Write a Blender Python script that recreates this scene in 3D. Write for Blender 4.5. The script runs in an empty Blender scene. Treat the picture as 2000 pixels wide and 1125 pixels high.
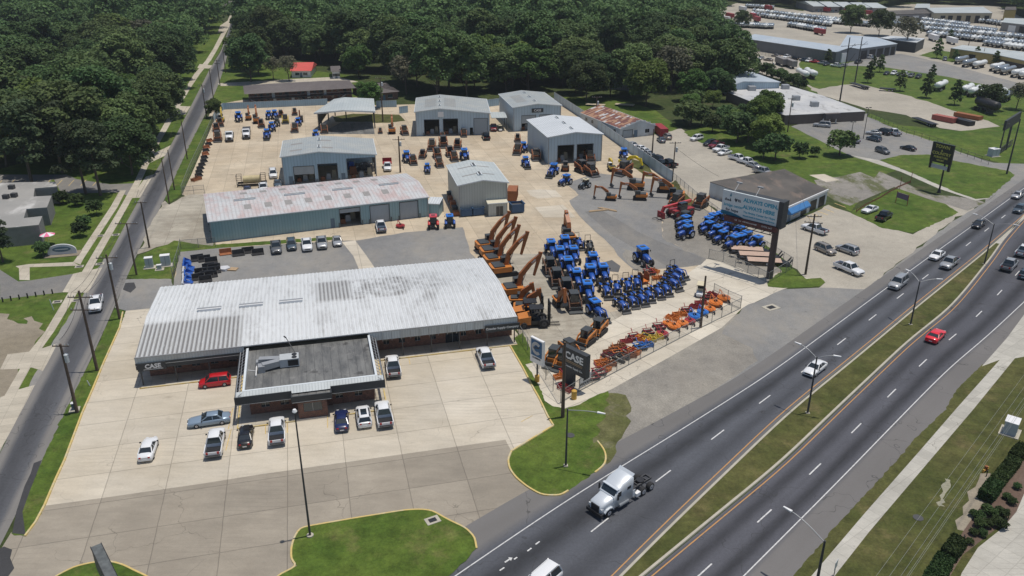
import bpy, math, random
import numpy as np
from mathutils import Vector, Matrix, geometry
R=math.radians; PI=math.pi
random.seed(7); RS=np.random.RandomState(7)
scene=bpy.context.scene
# ---------------- camera, sky, sun, exposure ----------------
HC=60.0; FPX=1600.0; PITCH=R(23.77)
cd=bpy.data.cameras.new('camera'); cam=bpy.data.objects.new('camera',cd); scene.collection.objects.link(cam)
cam.location=(0,0,HC); cam.rotation_euler=(R(90)-PITCH,0,0)
cd.sensor_width=36; cd.lens=FPX/2000*36; cd.clip_start=1; cd.clip_end=6000
scene.camera=cam
SUN_EL=R(79.5); SUN_AZ=math.atan2(1.0,.3)      # from +Y towards +X
w=bpy.data.worlds.new('World'); scene.world=w; w.use_nodes=True
nt=w.node_tree; bg=nt.nodes['Background']; sk=nt.nodes.new('ShaderNodeTexSky'); sk.sky_type='NISHITA'
sk.sun_disc=False; sk.sun_elevation=SUN_EL; sk.sun_rotation=SUN_AZ; sk.altitude=50
nt.links.new(sk.outputs[0],bg.inputs[0]); bg.inputs[1].default_value=0.10
sl=bpy.data.lights.new('sun','SUN'); sl.energy=3.9; sl.angle=R(.53); sl.color=(1,.94,.85)
so=bpy.data.objects.new('sun',sl); scene.collection.objects.link(so)
sd=Vector((math.sin(SUN_AZ)*math.cos(SUN_EL),math.cos(SUN_AZ)*math.cos(SUN_EL),math.sin(SUN_EL)))
so.rotation_euler=sd.to_track_quat('Z','Y').to_euler(); so.location=(0,0,200)
scene.view_settings.view_transform='Standard'; scene.view_settings.look='None'
scene.view_settings.exposure=-0.22; scene.view_settings.gamma=1
# ---------------- helpers ----------------
CP,SP=math.cos(PITCH),math.sin(PITCH)
def P(x,y,z=0.0):
    """photo pixel on the horizontal plane of height z -> world point"""
    dx=x-1000; dy=y-562.5; fy=FPX*CP-dy*SP; fz=-(FPX*SP+dy*CP); t=(z-HC)/fz
    return Vector((dx*t,fy*t,z))
def hgt(x,y,yt):
    b=P(x,y); dy=yt-562.5; return HC-(FPX*SP+dy*CP)*b.y/(FPX*CP-dy*SP)
def hd(a,b):
    p,q=P(*a),P(*b); return math.atan2(q.y-p.y,q.x-p.x)
TH=R(14.0); UA=Vector((math.cos(TH),math.sin(TH),0)); UB=Vector((-math.sin(TH),math.cos(TH),0))
col=scene.collection
class NT:
    def __init__(s,m): s.t=m.node_tree; s.l=s.t.links
    def n(s,k,**kw):
        x=s.t.nodes.new('ShaderNode'+k)
        for a,b in kw.items(): setattr(x,a,b)
        return x
    def put(s,i,v):
        if isinstance(v,bpy.types.NodeSocket): s.l.new(v,i)
        elif v is not None:
            if hasattr(i.default_value,'__len__') and not hasattr(v,'__len__'): v=(v,)*len(i.default_value)
            if hasattr(i.default_value,'__len__') and len(i.default_value)==4 and len(v)==3: v=tuple(v)+(1,)
            i.default_value=v
    def m(s,op,a,b=0.0,c=None,clamp=False):
        x=s.n('Math',operation=op,use_clamp=clamp); s.put(x.inputs[0],a); s.put(x.inputs[1],b)
        if c is not None: s.put(x.inputs[2],c)
        return x.outputs[0]
    def noise(s,sc,det=3,v=None,rough=.55):
        x=s.n('TexNoise'); x.inputs['Scale'].default_value=sc; x.inputs['Detail'].default_value=det; x.inputs['Roughness'].default_value=rough
        if v is not None: s.l.new(v,x.inputs['Vector'])
        return x.outputs[0]
    def mix(s,f,a,b,bt='MIX'):
        x=s.n('Mix',data_type='RGBA',blend_type=bt); s.put(x.inputs[0],f); s.put(x.inputs[6],a); s.put(x.inputs[7],b); return x.outputs[2]
    def step(s,v,a,b):
        x=s.n('MapRange'); s.put(x.inputs[0],v); x.inputs[1].default_value=a; x.inputs[2].default_value=b; return x.outputs[0]
    def pos(s,obj=False):
        if obj: return s.n('TexCoord').outputs['Object']
        return s.n('NewGeometry').outputs['Position']
    def map(s,v,rot=0,sc=(1,1,1),loc=(0,0,0)):
        x=s.n('Mapping'); s.l.new(v,x.inputs[0]); x.inputs['Rotation'].default_value=(0,0,rot); x.inputs['Scale'].default_value=sc; x.inputs['Location'].default_value=loc; return x.outputs[0]
    def xyz(s,v):
        x=s.n('SeparateXYZ'); s.l.new(v,x.inputs[0]); return x.outputs
def newmat(name,rough=.6,metal=0,spec=.5):
    m=bpy.data.materials.new(name); m.use_nodes=True; b=m.node_tree.nodes['Principled BSDF']
    b.inputs['Roughness'].default_value=rough; b.inputs['Metallic'].default_value=metal
    b.inputs['Specular IOR Level'].default_value=spec
    return m,b,NT(m)
def bumpit(n,b,h,strength=.3,dist=.05):
    x=n.n('Bump'); x.inputs['Strength'].default_value=strength; x.inputs['Distance'].default_value=dist; n.l.new(h,x.inputs['Height']); n.l.new(x.outputs[0],b.inputs['Normal'])
def plain(name,c,rough=.55,metal=0,var=.12,sc=1.5,spec=.5,obj=True):
    m,b,n=newmat(name,rough,metal,spec)
    if var:
        v=n.noise(sc,4,n.pos(obj)); f=n.m('MULTIPLY_ADD',v,2*var,1-var)
        n.put(b.inputs[0],n.mix(1,c,f,'MULTIPLY'))
    else: n.put(b.inputs[0],c)
    return m
class MB:
    def __init__(s): s.v=[];s.f=[];s.mi=[];s.sm=[]
    def add(s,vs,fs,mi=0,sm=False):
        o=len(s.v); s.v+=[tuple(v) for v in vs]; s.f+=[tuple(i+o for i in f) for f in fs]; s.mi+=[mi]*len(fs); s.sm+=[sm]*len(fs); return s
    def box(s,c,d,mi=0,rz=0,ry=0,top=1.0,topy=None):
        x,y,z=d[0]/2,d[1]/2,d[2]/2; ty=top if topy is None else topy
        vs=[(-x,-y,-z),(x,-y,-z),(x,y,-z),(-x,y,-z),(-x*top,-y*ty,z),(x*top,-y*ty,z),(x*top,y*ty,z),(-x*top,y*ty,z)]
        M=Matrix.Rotation(rz,3,'Z')@Matrix.Rotation(ry,3,'Y')
        vs=[M@Vector(v)+Vector(c) for v in vs]
        return s.add(vs,[(0,3,2,1),(4,5,6,7),(0,1,5,4),(1,2,6,5),(2,3,7,6),(3,0,4,7)],mi)
    def bx(s,a,b,mi=0): return s.box([(a[i]+b[i])/2 for i in range(3)],[b[i]-a[i] for i in range(3)],mi)
    def tube(s,p,q,r,r2=None,n=8,mi=0,cap=True,sm=True):
        p,q=Vector(p),Vector(q); r2=r if r2 is None else r2; d=(q-p).normalized(); u=d.orthogonal().normalized(); w=d.cross(u); vs=[]
        for i in range(n):
            a=2*PI*i/n; e=u*math.cos(a)+w*math.sin(a); vs+=[p+e*r]
        for i in range(n):
            a=2*PI*i/n; e=u*math.cos(a)+w*math.sin(a); vs+=[q+e*r2]
        s.add(vs,[(i,(i+1)%n,n+(i+1)%n,n+i) for i in range(n)],mi,sm)
        if cap: s.add(vs,[tuple(range(n))[::-1],tuple(range(n,2*n))],mi)
        return s
    def bar(s,p,q,w,h,mi=0,w2=None,h2=None):
        p,q=Vector(p),Vector(q); d=(q-p).normalized(); up=Vector((0,0,1)) if abs(d.z)<.95 else Vector((1,0,0)); u=d.cross(up).normalized(); v=u.cross(d); vs=[]
        w2=w if w2 is None else w2; h2=h if h2 is None else h2
        for c,ww,hh in((p,w,h),(q,w2,h2)):
            for a,b in((-1,-1),(1,-1),(1,1),(-1,1)): vs.append(c+u*a*ww/2+v*b*hh/2)
        return s.add(vs,[(0,3,2,1),(4,5,6,7),(0,1,5,4),(1,2,6,5),(2,3,7,6),(3,0,4,7)],mi)
    def prism(s,pts,z0,z1,mi=0,top=None):
        n=len(pts); vs=[(p[0],p[1],z0) for p in pts]+[(p[0],p[1],z1) for p in pts]
        s.add(vs,[(i,(i+1)%n,n+(i+1)%n,n+i) for i in range(n)],mi)
        t=geometry.tessellate_polygon([[Vector((p[0],p[1],0)) for p in pts]])
        s.add(vs[n:],t,mi if top is None else top); s.add(vs[:n],[x[::-1] for x in t],mi); return s
    def ext(s,pts,y0,y1,mi=0,sm=False):
        """xz outline extruded along y"""
        n=len(pts); vs=[(p[0],y0,p[1]) for p in pts]+[(p[0],y1,p[1]) for p in pts]
        s.add(vs,[(i,(i+1)%n,n+(i+1)%n,n+i) for i in range(n)],mi,sm)
        t=geometry.tessellate_polygon([[Vector((p[0],p[1],0)) for p in pts]])
        s.add(vs[n:],t,mi); s.add(vs[:n],[x[::-1] for x in t],mi); return s
    def loft(s,rings,mi=0,cap=True,sm=True):
        n=len(rings[0]); vs=[v for r in rings for v in r]; fs=[]
        for k in range(len(rings)-1):
            for i in range(n): fs.append((k*n+i,k*n+(i+1)%n,(k+1)*n+(i+1)%n,(k+1)*n+i))
        s.add(vs,fs,mi,sm)
        if cap: s.add(vs,[tuple(range(n))[::-1],tuple(range((len(rings)-1)*n,len(rings)*n))],mi)
        return s
    def wheel(s,c,r,w,mt=0,mr=1,n=16,rr=.55):
        x,y,z=c; sgn=1
        prof=[(r*.86,-w/2),(r*.97,-w/2*.8),(r,-w/2*.4),(r,w/2*.4),(r*.97,w/2*.8),(r*.86,w/2)]
        rings=[[(x+a*math.cos(2*PI*i/n),y+b,z+a*math.sin(2*PI*i/n)) for i in range(n)] for a,b in prof]
        s.loft(rings,mt,True)
        for sy in(-1,1):
            s.tube((x,y+sy*(w/2-.02),z),(x,y+sy*(w/2+.012),z),r*rr,r*rr*.9,n,mr)
            s.tube((x,y+sy*(w/2),z),(x,y+sy*(w/2+.03),z),r*rr*.3,r*rr*.25,6,mt)
        return s
    def mesh(s,name,mats):
        me=bpy.data.meshes.new(name); me.from_pydata(s.v,[],s.f)
        for m in mats: me.materials.append(m)
        me.polygons.foreach_set('material_index',s.mi); me.polygons.foreach_set('use_smooth',s.sm)
        me.update(); return me
    def build(s,name,mats,parent=None,loc=None,rz=0):
        if not isinstance(mats,(list,tuple)): mats=[mats]
        o=bpy.data.objects.new(name,s.mesh(name,mats)); col.objects.link(o)
        if loc is not None: o.location=loc
        o.rotation_euler[2]=rz
        if parent is not None: o.parent=parent
        return o
def tag(o,label=None,cat=None,group=None,kind=None):
    for k,v in(('label',label),('category',cat),('group',group),('kind',kind)):
        if v is not None: o[k]=v
    return o
def empty(name,loc=(0,0,0),rz=0,label=None,cat=None,group=None):
    o=bpy.data.objects.new(name,None); o.empty_display_size=.5; col.objects.link(o); o.location=loc; o.rotation_euler=(0,0,rz); return tag(o,label,cat,group)
KIDS={}
def kids(o):
    if o.name not in KIDS: KIDS[o.name]=list(o.children)
    return KIDS[o.name]
def copy_tree(o,parent=None,recolor=None):
    c=o.copy(); col.objects.link(c)
    if parent is not None: c.parent=parent
    if recolor and c.type=='MESH':
        for i,sl_ in enumerate(c.material_slots):
            m=sl_.material
            if m and m.name in recolor: sl_.link='OBJECT'; sl_.material=recolor[m.name]
    for ch in kids(o): copy_tree(ch,c,recolor)
    return c
USED={}
def put(key,maker,loc,rz,label,cat,group=None,scale=1.0,recolor=None):
    """first use places the maker's own thing, later ones copy it with all its parts"""
    if key not in USED:
        p=maker(); USED[key]=p; kids(p); 
        for k_ in kids(p): kids(k_)
        PROTO_FRESH.add(p.name)
    p=USED[key]
    if p.name in PROTO_FRESH and not recolor and scale==1.0:
        PROTO_FRESH.discard(p.name); o=p
    else: o=copy_tree(p,None,recolor)
    o.location=(loc[0],loc[1],loc[2] if len(loc)>2 else 0); o.rotation_euler=(0,0,rz); o.scale=(scale,)*3
    for k_ in ('label','category','group'):
        if k_ in o: del o[k_]
    return tag(o,label,cat,group)
PROTO_FRESH=set()
def purge():
    for nme in list(PROTO_FRESH):
        p=bpy.data.objects[nme]
        for c in kids(p):
            for d in kids(c): bpy.data.objects.remove(d)
            bpy.data.objects.remove(c)
        bpy.data.objects.remove(p)
ORD=['first','second','third','fourth','fifth','sixth','seventh','eighth','ninth','tenth','eleventh','twelfth','thirteenth','fourteenth','fifteenth','sixteenth','seventeenth','eighteenth','nineteenth','twentieth']+[t+'-'+o for t in('twenty','thirty','forty','fifty') for o in('first','second','third','fourth','fifth','sixth','seventh','eighth','ninth','last')]
def text_into(mb,body,size,org,ux,uy,off=.02,mi=0,align='CENTER',bold=0.0,xs=1.0):
    """flat raised lettering: curve text turned into mesh and laid on a board"""
    c=bpy.data.curves.new('t','FONT'); c.body=body; c.size=size; c.align_x=align; c.align_y='CENTER'; c.offset=bold; c.extrude=0.01; c.resolution_u=2
    o=bpy.data.objects.new('t',c); col.objects.link(o); dg=bpy.context.evaluated_depsgraph_get(); me=bpy.data.meshes.new_from_object(o.evaluated_get(dg))
    ux,uy=Vector(ux),Vector(uy); n=ux.cross(uy)
    vs=[Vector(org)+ux*v.co.x*xs+uy*v.co.y+n*(v.co.z+off) for v in me.vertices]
    mb.add(vs,[tuple(p.vertices) for p in me.polygons],mi)
    bpy.data.objects.remove(o); bpy.data.curves.remove(c); bpy.data.meshes.remove(me)
# ---------------- materials ----------------
def grass_mat(name,c1,c2,c3,sc=.25):
    m,b,n=newmat(name,.9,spec=.2); p=n.pos()
    a=n.noise(.09,6,p,.65); a=n.step(a,.36,.64); d=n.noise(.45,7,p,.75); d=n.step(d,.3,.7); e=n.noise(3.5,5,p,.8)
    c=n.mix(a,c1,c2); c=n.mix(n.m('MULTIPLY',n.step(n.noise(.16,6,n.map(p,loc=(50,9,0)),.7),.55,.72),.75),c,c3)
    c=n.mix(1,c,n.m('MULTIPLY_ADD',d,.85,.55),'MULTIPLY'); c=n.mix(1,c,n.m('MULTIPLY_ADD',e,1.4,.30),'MULTIPLY')
    n.put(b.inputs[0],c); bumpit(n,b,e,.6,.08); return m
M={}
M['grass']=grass_mat('grass',(.054,.098,.014),(.10,.14,.024),(.16,.15,.055))
M['verge']=grass_mat('verge_grass',(.058,.070,.018),(.098,.095,.032),(.15,.12,.055))
M['forest_floor']=grass_mat('forest_floor',(.035,.055,.015),(.055,.07,.022),(.09,.075,.045))
def asphalt(name,c,spec=.3,stain=.25,grain=.3,c2=None,rough=.85,dust=0,weeds=0):
    m,b,n=newmat(name,rough,spec=spec); p=n.pos()
    a=n.noise(.045,5,p,.6); g=n.noise(4,4,p,.8); f=n.noise(.5,5,p,.7)
    cc=n.mix(n.step(a,.35,.68),c,c2 or tuple(x*1.25 for x in c))
    cc=n.mix(1,cc,n.m('MULTIPLY_ADD',f,stain*2,1-stain),'MULTIPLY'); cc=n.mix(1,cc,n.m('MULTIPLY_ADD',g,grain*2,1-grain),'MULTIPLY')
    if dust:
        dn=n.noise(.10,8,n.map(p,rot=.7,sc=(1,.55,1),loc=(17,3,0)),.72); cc=n.mix(n.m('MULTIPLY',n.step(dn,.46,.68),dust),cc,(.33,.295,.24)); ds=n.step(n.noise(.45,6,n.map(p,loc=(4,33,0)),.75),.60,.72); cc=n.mix(n.m('MULTIPLY',ds,.45),cc,(.09,.085,.08))
    if weeds:
        wn_=n.noise(.14,8,n.map(p,rot=1.1,sc=(1,.45,1),loc=(7,3,0)),.75); cc=n.mix(n.m('MULTIPLY',n.step(wn_,.49,.58),weeds),cc,n.mix(n.noise(1.5,4,p),(.045,.075,.014),(.13,.12,.05)))
    n.put(b.inputs[0],cc); bumpit(n,b,g,.3,.02); return m
M['asphalt']=asphalt('asphalt',(.155,.153,.15),c2=(.195,.19,.178),dust=.4,grain=.4)
M['asphalt_light']=asphalt('asphalt_light',(.185,.185,.183),c2=(.25,.245,.232),grain=.4,dust=.5)
M['gravel']=asphalt('gravel',(.31,.285,.24),c2=(.42,.385,.32),grain=.45,dust=.25)
M['grey_gravel']=asphalt('grey_gravel',(.20,.188,.168),c2=(.31,.288,.245),grain=.55,stain=.4,dust=.3)
M['weedy']=asphalt('weedy_broken_asphalt',(.19,.18,.165),c2=(.28,.26,.225),grain=.5,stain=.4,dust=.3,weeds=.9)
M['mulch']=asphalt('bark_mulch',(.12,.08,.06),c2=(.19,.14,.11),grain=.5)
M['verge_dry']=grass_mat('dry_verge_grass',(.085,.095,.03),(.13,.125,.055),(.2,.18,.13))
M['logo_blue']=plain('sign_blue',(.02,.10,.22),.6,var=0)
M['patch']=asphalt('fresh_asphalt_patch',(.045,.045,.047))
M['stain']=asphalt('damp_stain',(.10,.10,.10))
M['bare_pale']=asphalt('pale_bare_soil',(.27,.26,.19),grain=.5)
M['bare_ground']=asphalt('bare_ground',(.27,.235,.18),c2=(.20,.17,.12),stain=.4)
def concrete(name,c,c2,joint=(6.9,5.9),rot=TH,org=(0,0),crack=.5,stain=.3,jd=.45,jw=.045,dirt=0.0):
    m,b,n=newmat(name,.85,spec=.3); p=n.pos(); q=n.map(p,rot=-rot,loc=(0,0,0))
    wob=n.m('MULTIPLY',n.m('SUBTRACT',n.noise(.6,2,p),.5),.12)
    x,y,_=n.xyz(q)
    def line(v,o,s,wd):
        f=n.m('FRACT',n.m('DIVIDE',n.m('ADD',n.m('SUBTRACT',v,o),wob),s)); f=n.m('MULTIPLY',n.m('MINIMUM',f,n.m('SUBTRACT',1,f)),s)
        return n.step(f,wd*1.6,wd*.6)
    lx=line(x,org[0],joint[0],jw); ly=line(y,org[1],joint[1],jw); l=n.m('MAXIMUM',lx,ly)
    # panel tint: each slab a little different
    fx=n.m('FLOOR',n.m('DIVIDE',n.m('SUBTRACT',x,org[0]),joint[0])); fy=n.m('FLOOR',n.m('DIVIDE',n.m('SUBTRACT',y,org[1]),joint[1]))
    cb=n.n('CombineXYZ'); n.l.new(fx,cb.inputs[0]); n.l.new(fy,cb.inputs[1]); wn=n.n('TexWhiteNoise',noise_dimensions='3D'); n.l.new(cb.outputs[0],wn.inputs[0])
    a=n.noise(.07,6,p,.62); s=n.noise(.35,6,n.map(p,rot=-rot,sc=(.5,1.6,1)),.7); g=n.noise(3.5,4,p,.75)
    cc=n.mix(n.step(a,.36,.66),c,c2); cc=n.mix(1,cc,n.m('MULTIPLY_ADD',wn.outputs[0],.16,.92),'MULTIPLY')
    cc=n.mix(1,cc,n.m('MULTIPLY_ADD',s,stain*2,1-stain),'MULTIPLY'); cc=n.mix(1,cc,n.m('MULTIPLY_ADD',g,.3,.85),'MULTIPLY')
    oil=n.step(n.noise(.22,3,n.map(p,loc=(13,77,0)),.5),.69,.76); cc=n.mix(n.m('MULTIPLY',oil,.35),cc,(.16,.13,.10))
    cr=n.n('TexVoronoi',feature='DISTANCE_TO_EDGE'); cr.inputs['Scale'].default_value=.12
    wv=n.n('VectorMath',operation='ADD'); nz=n.n('TexNoise'); nz.inputs['Scale'].default_value=.5; n.l.new(p,nz.inputs['Vector']); sc_=n.n('VectorMath',operation='SCALE'); n.l.new(nz.outputs['Color'],sc_.inputs[0]); sc_.inputs['Scale'].default_value=3; n.l.new(p,wv.inputs[0]); n.l.new(sc_.outputs[0],wv.inputs[1]); n.l.new(wv.outputs[0],cr.inputs['Vector'])
    ck=n.m('MULTIPLY',n.step(cr.outputs['Distance'],.0055,.002),n.step(n.noise(.05,2,n.map(p,loc=(7,3,0))),.5,.6))
    cc=n.mix(n.m('MULTIPLY',ck,crack),cc,(.08,.07,.055)); cc=n.mix(n.m('MULTIPLY',l,jd),cc,(.07,.06,.05))
    if dirt:
        dn=n.noise(.13,8,n.map(p,rot=.6,sc=(1,.6,1),loc=(44,13,0)),.72); cc=n.mix(n.m('MULTIPLY',n.step(dn,.47,.66),dirt),cc,(.24,.205,.16)); d2=n.step(n.noise(.6,6,n.map(p,loc=(4,93,0)),.8),.60,.70); cc=n.mix(n.m('MULTIPLY',d2,dirt*.7),cc,(.15,.13,.105))
    sw=n.n('TexWave',wave_type='RINGS'); sw.inputs['Scale'].default_value=.42; sw.inputs['Distortion'].default_value=5; sw.inputs['Detail'].default_value=4; sw.inputs['Detail Scale'].default_value=.25; n.l.new(n.map(p,loc=(38,-70,0)),sw.inputs[0])
    tm=n.m('MULTIPLY',n.step(sw.outputs['Fac'],.90,.99),n.m('MULTIPLY',n.step(n.noise(.06,3,n.map(p,loc=(5,60,0)),.6),.5,.62),.22)); cc=n.mix(tm,cc,(.16,.14,.12))
    dr=n.step(n.noise(1.1,3,n.map(p,loc=(8,21,0)),.5),.735,.78); cc=n.mix(n.m('MULTIPLY',dr,.4),cc,(.12,.10,.08))
    n.put(b.inputs[0],cc); bumpit(n,b,g,.2,.02); return m
def orgof(px,py):
    p=P(px,py); return (p.x*math.cos(TH)+p.y*math.sin(TH),-p.x*math.sin(TH)+p.y*math.cos(TH))
M['concrete']=concrete('concrete',(.475,.42,.33),(.54,.49,.405),org=orgof(356,807))
M['concrete_old']=concrete('concrete_old',(.265,.235,.19),(.345,.305,.245),org=orgof(356,807),stain=.32,jd=.5,dirt=.3)
M['yard']=concrete('yard_concrete',(.45,.37,.265),(.52,.445,.335),joint=(4.2,12.5),org=orgof(1160,450),stain=.35,jd=.35,dirt=.35)
M['yard_old']=concrete('yard_concrete_old',(.30,.275,.225),(.42,.385,.315),joint=(5.2,5.2),org=orgof(1160,650),stain=.55,crack=.9,jd=.4,dirt=.75)
M['yard_front']=concrete('yard_front',(.52,.47,.38),(.58,.535,.45),joint=(6,6),rot=TH+R(22),org=(2,1),jd=.5,crack=.8,dirt=.2)
M['walk']=concrete('sidewalk',(.42,.375,.30),(.48,.44,.36),joint=(1.8,1.8),rot=R(16),jd=.3,jw=.03)
M['walk_right']=concrete('sidewalk_right',(.40,.385,.34),(.45,.43,.38),joint=(1.8,1.8),rot=R(38),jd=.25,jw=.03)
M['kerb']=plain('kerb_concrete',(.42,.39,.32),.85,sc=.8,var=.25,obj=False)
def kerb_yellow():
    m,b,n=newmat('yellow_kerb_paint',.75); p=n.pos(); a=n.noise(.5,5,p,.7); c=n.mix(n.step(a,.48,.62),(.56,.42,.15),(.52,.45,.28)); g=n.noise(3,3,p); n.put(b.inputs[0],n.mix(1,c,n.m('MULTIPLY_ADD',g,.5,.75),'MULTIPLY')); return m
M['kerb_yellow']=kerb_yellow()
def paint(name,c,worn=.4):
    m,b,n=newmat(name,.7); a=n.noise(2.5,5,n.pos(),.75); n.put(b.inputs[0],n.mix(n.m('MULTIPLY',n.step(a,.5,.68),worn),c,(.15,.15,.15))); return m
M['line_white']=paint('white_road_paint',(.60,.60,.59),.6); M['line_orange']=paint('orange_road_paint',(.50,.25,.07),.6); M['line_faded']=paint('faded_yellow_paint',(.60,.44,.17),.8)
def road_mat(name,c,lanes,dark=.5,edge=(.50,.62),ec=(.21,.195,.175)):
    m,b,n=newmat(name,.8,spec=.35); uv=n.n('TexCoord').outputs['UV']; u,v,_=n.xyz(uv); p=n.pos()
    d=n.noise(.02,3,p); uu=n.m('ADD',u,n.m('MULTIPLY',n.m('SUBTRACT',d,.5),.05))
    w=None
    for c0,wd,s in lanes:
        t=n.m('ABSOLUTE',n.m('SUBTRACT',uu,c0)); t=n.n('MapRange'); 
        tt=n.m('ABSOLUTE',n.m('SUBTRACT',uu,c0)); n.l.new(tt,t.inputs[0]); t.inputs[1].default_value=wd; t.inputs[2].default_value=0; t.interpolation_type='SMOOTHSTEP'
        o=n.m('MULTIPLY',t.outputs[0],s); w=o if w is None else n.m('MAXIMUM',w,o)
    st=n.noise(1,5,n.map(uv,sc=(12,.35,1)),.6); w=n.m('MULTIPLY',w,n.m('MULTIPLY_ADD',st,.7,.6))
    g=n.noise(3.2,6,p,.85); cc=n.mix(w,c,tuple(x*(1-dark) for x in c)); cc=n.mix(1,cc,n.m('MULTIPLY_ADD',g,1.0,.5),'MULTIPLY')
    dr=n.step(n.noise(1,3,n.map(uv,sc=(30,.9,1),loc=(3,7,0)),.5),.66,.74); cc=n.mix(n.m('MULTIPLY',dr,.35),cc,(.03,.03,.032))
    pt=n.noise(1,4,n.map(uv,sc=(5,.12,1)),.6); cc=n.mix(1,cc,n.m('MULTIPLY_ADD',pt,.5,.75),'MULTIPLY')
    ed=n.step(n.m('ABSOLUTE',n.m('SUBTRACT',u,.47)),*edge); cc=n.mix(n.m('MULTIPLY',ed,.55),cc,ec)
    vr=n.n('TexVoronoi',feature='DISTANCE_TO_EDGE'); vr.inputs['Scale'].default_value=.07; ns=n.n('TexNoise'); ns.inputs['Scale'].default_value=.35; n.l.new(p,ns.inputs['Vector']); sv=n.n('VectorMath',operation='SCALE'); n.l.new(ns.outputs['Color'],sv.inputs[0]); sv.inputs['Scale'].default_value=6; av=n.n('VectorMath',operation='ADD'); n.l.new(p,av.inputs[0]); n.l.new(sv.outputs[0],av.inputs[1]); n.l.new(av.outputs[0],vr.inputs['Vector'])
    cc=n.mix(n.m('MULTIPLY',n.step(vr.outputs['Distance'],.0042,.0015),.55),cc,(.03,.03,.03))
    big=n.noise(.05,4,p); cc=n.mix(1,cc,n.m('MULTIPLY_ADD',big,.5,.75),'MULTIPLY')
    n.put(b.inputs[0],cc); return m
M['highway']=road_mat('highway_asphalt',(.082,.087,.101),[(.27,.24,1),(.76,.2,.55),(-.25,.12,.25)],.62)
M['highway_far']=road_mat('highway_asphalt_far_side',(.080,.082,.096),[(.25,.2,.85),(.76,.2,1),(1.3,.12,.1)],.62)
M['street']=road_mat('street_asphalt',(.095,.098,.108),[(.35,.35,.9),(.5,.3,.6)],.45,(.24,.38),(.27,.25,.22))
def ribs(n,p,axis,sp,w=.5):
    v=n.xyz(p)[axis]; f=n.m('FRACT',n.m('DIVIDE',v,sp)); return n.step(n.m('ABSOLUTE',n.m('SUBTRACT',f,.5)),.5-w*.5,.5-w*.5+.1)
def siding(name,c,sp=.35,c2=None,rough=.5,dirt=(.25,.2,.14),axis=0,dirtf=.35):
    m,b,n=newmat(name,rough,.0); p=n.pos(True); 
    if axis==2: sx=n.m('ADD',n.xyz(p)[0],n.xyz(p)[1])
    else: sx=n.xyz(p)[axis]
    f=n.m('FRACT',n.m('DIVIDE',sx,sp)); r=n.step(n.m('ABSOLUTE',n.m('SUBTRACT',f,.5)),.32,.42)
    a=n.noise(.3,5,n.map(p,sc=(1,1,.25)),.6); cc=n.mix(n.step(a,.4,.7),c,c2 or tuple(x*.86 for x in c))
    z=n.xyz(p)[2]; dz=n.m('MULTIPLY',n.step(z,1.4,0),n.step(n.noise(.8,4,p),.35,.7)); cc=n.mix(n.m('MULTIPLY',dz,dirtf),cc,dirt)
    cc=n.mix(n.m('MULTIPLY',r,.32),cc,tuple(x*.5 for x in c)); n.put(b.inputs[0],cc); bumpit(n,b,r,.5,.03); return m
M['wall_blue']=siding('pale_blue_siding',(.43,.54,.62),sp=.9); M['wall_blue2']=siding('blue_siding',(.31,.45,.56),sp=.75); M['wall_teal']=siding('teal_siding',(.23,.37,.41),c2=(.30,.43,.46),sp=.6)
M['wall_cream']=siding('pale_grey_siding',(.46,.49,.46),sp=.6); M['wall_grey']=siding('grey_siding',(.20,.21,.23),sp=.9)
M['trim_white']=plain('white_trim',(.62,.66,.68),.5); M['trim_dark']=plain('dark_trim',(.035,.04,.045),.6)
def roofmetal(name,c,c2,sp=.6,axis=0,sc=.12,lo=.4,hi=.65,seam=None,rough=.45,streak=(1,1,1),groove=.35,metal=.0):
    m,b,n=newmat(name,rough,metal); p=n.pos(True); v=n.xyz(p)[axis]; f=n.m('FRACT',n.m('DIVIDE',v,sp)); r=n.step(n.m('ABSOLUTE',n.m('SUBTRACT',f,.5)),.28,.40)
    a=n.noise(sc,7,n.map(p,sc=streak),.65); cc=n.mix(n.step(a,lo,hi),c,c2)
    g=n.noise(2.2,4,p,.7); cc=n.mix(1,cc,n.m('MULTIPLY_ADD',g,.3,.86),'MULTIPLY'); cc=n.mix(n.m('MULTIPLY',r,groove),cc,tuple(x*.45 for x in c2))
    if seam is not None:
        w_=n.xyz(p)[1-axis]; f2=n.m('FRACT',n.m('DIVIDE',w_,seam)); cc=n.mix(n.m('MULTIPLY',n.step(n.m('ABSOLUTE',n.m('SUBTRACT',f2,.5)),.475,.49),.3),cc,(.15,.15,.15))
    n.put(b.inputs[0],cc); bumpit(n,b,r,.4,.03); return m
M['roof_white']=roofmetal('white_metal_roof',(.62,.65,.67),(.55,.58,.60),seam=3.5,axis=0)
M['roof_grey']=roofmetal('grey_metal_roof',(.33,.36,.365),(.40,.41,.385),seam=2.4,groove=.2,sc=.3)
M['roof_silver']=roofmetal('silver_metal_roof',(.42,.46,.46),(.50,.53,.52),sp=.9,seam=3,groove=.15)
M['roof_pink']=roofmetal('weathered_pink_white_roof',(.53,.54,.54),(.50,.40,.38),sp=.8,sc=.35,lo=.42,hi=.62,streak=(1.4,.5,1),seam=3.1,groove=.25)
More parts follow.
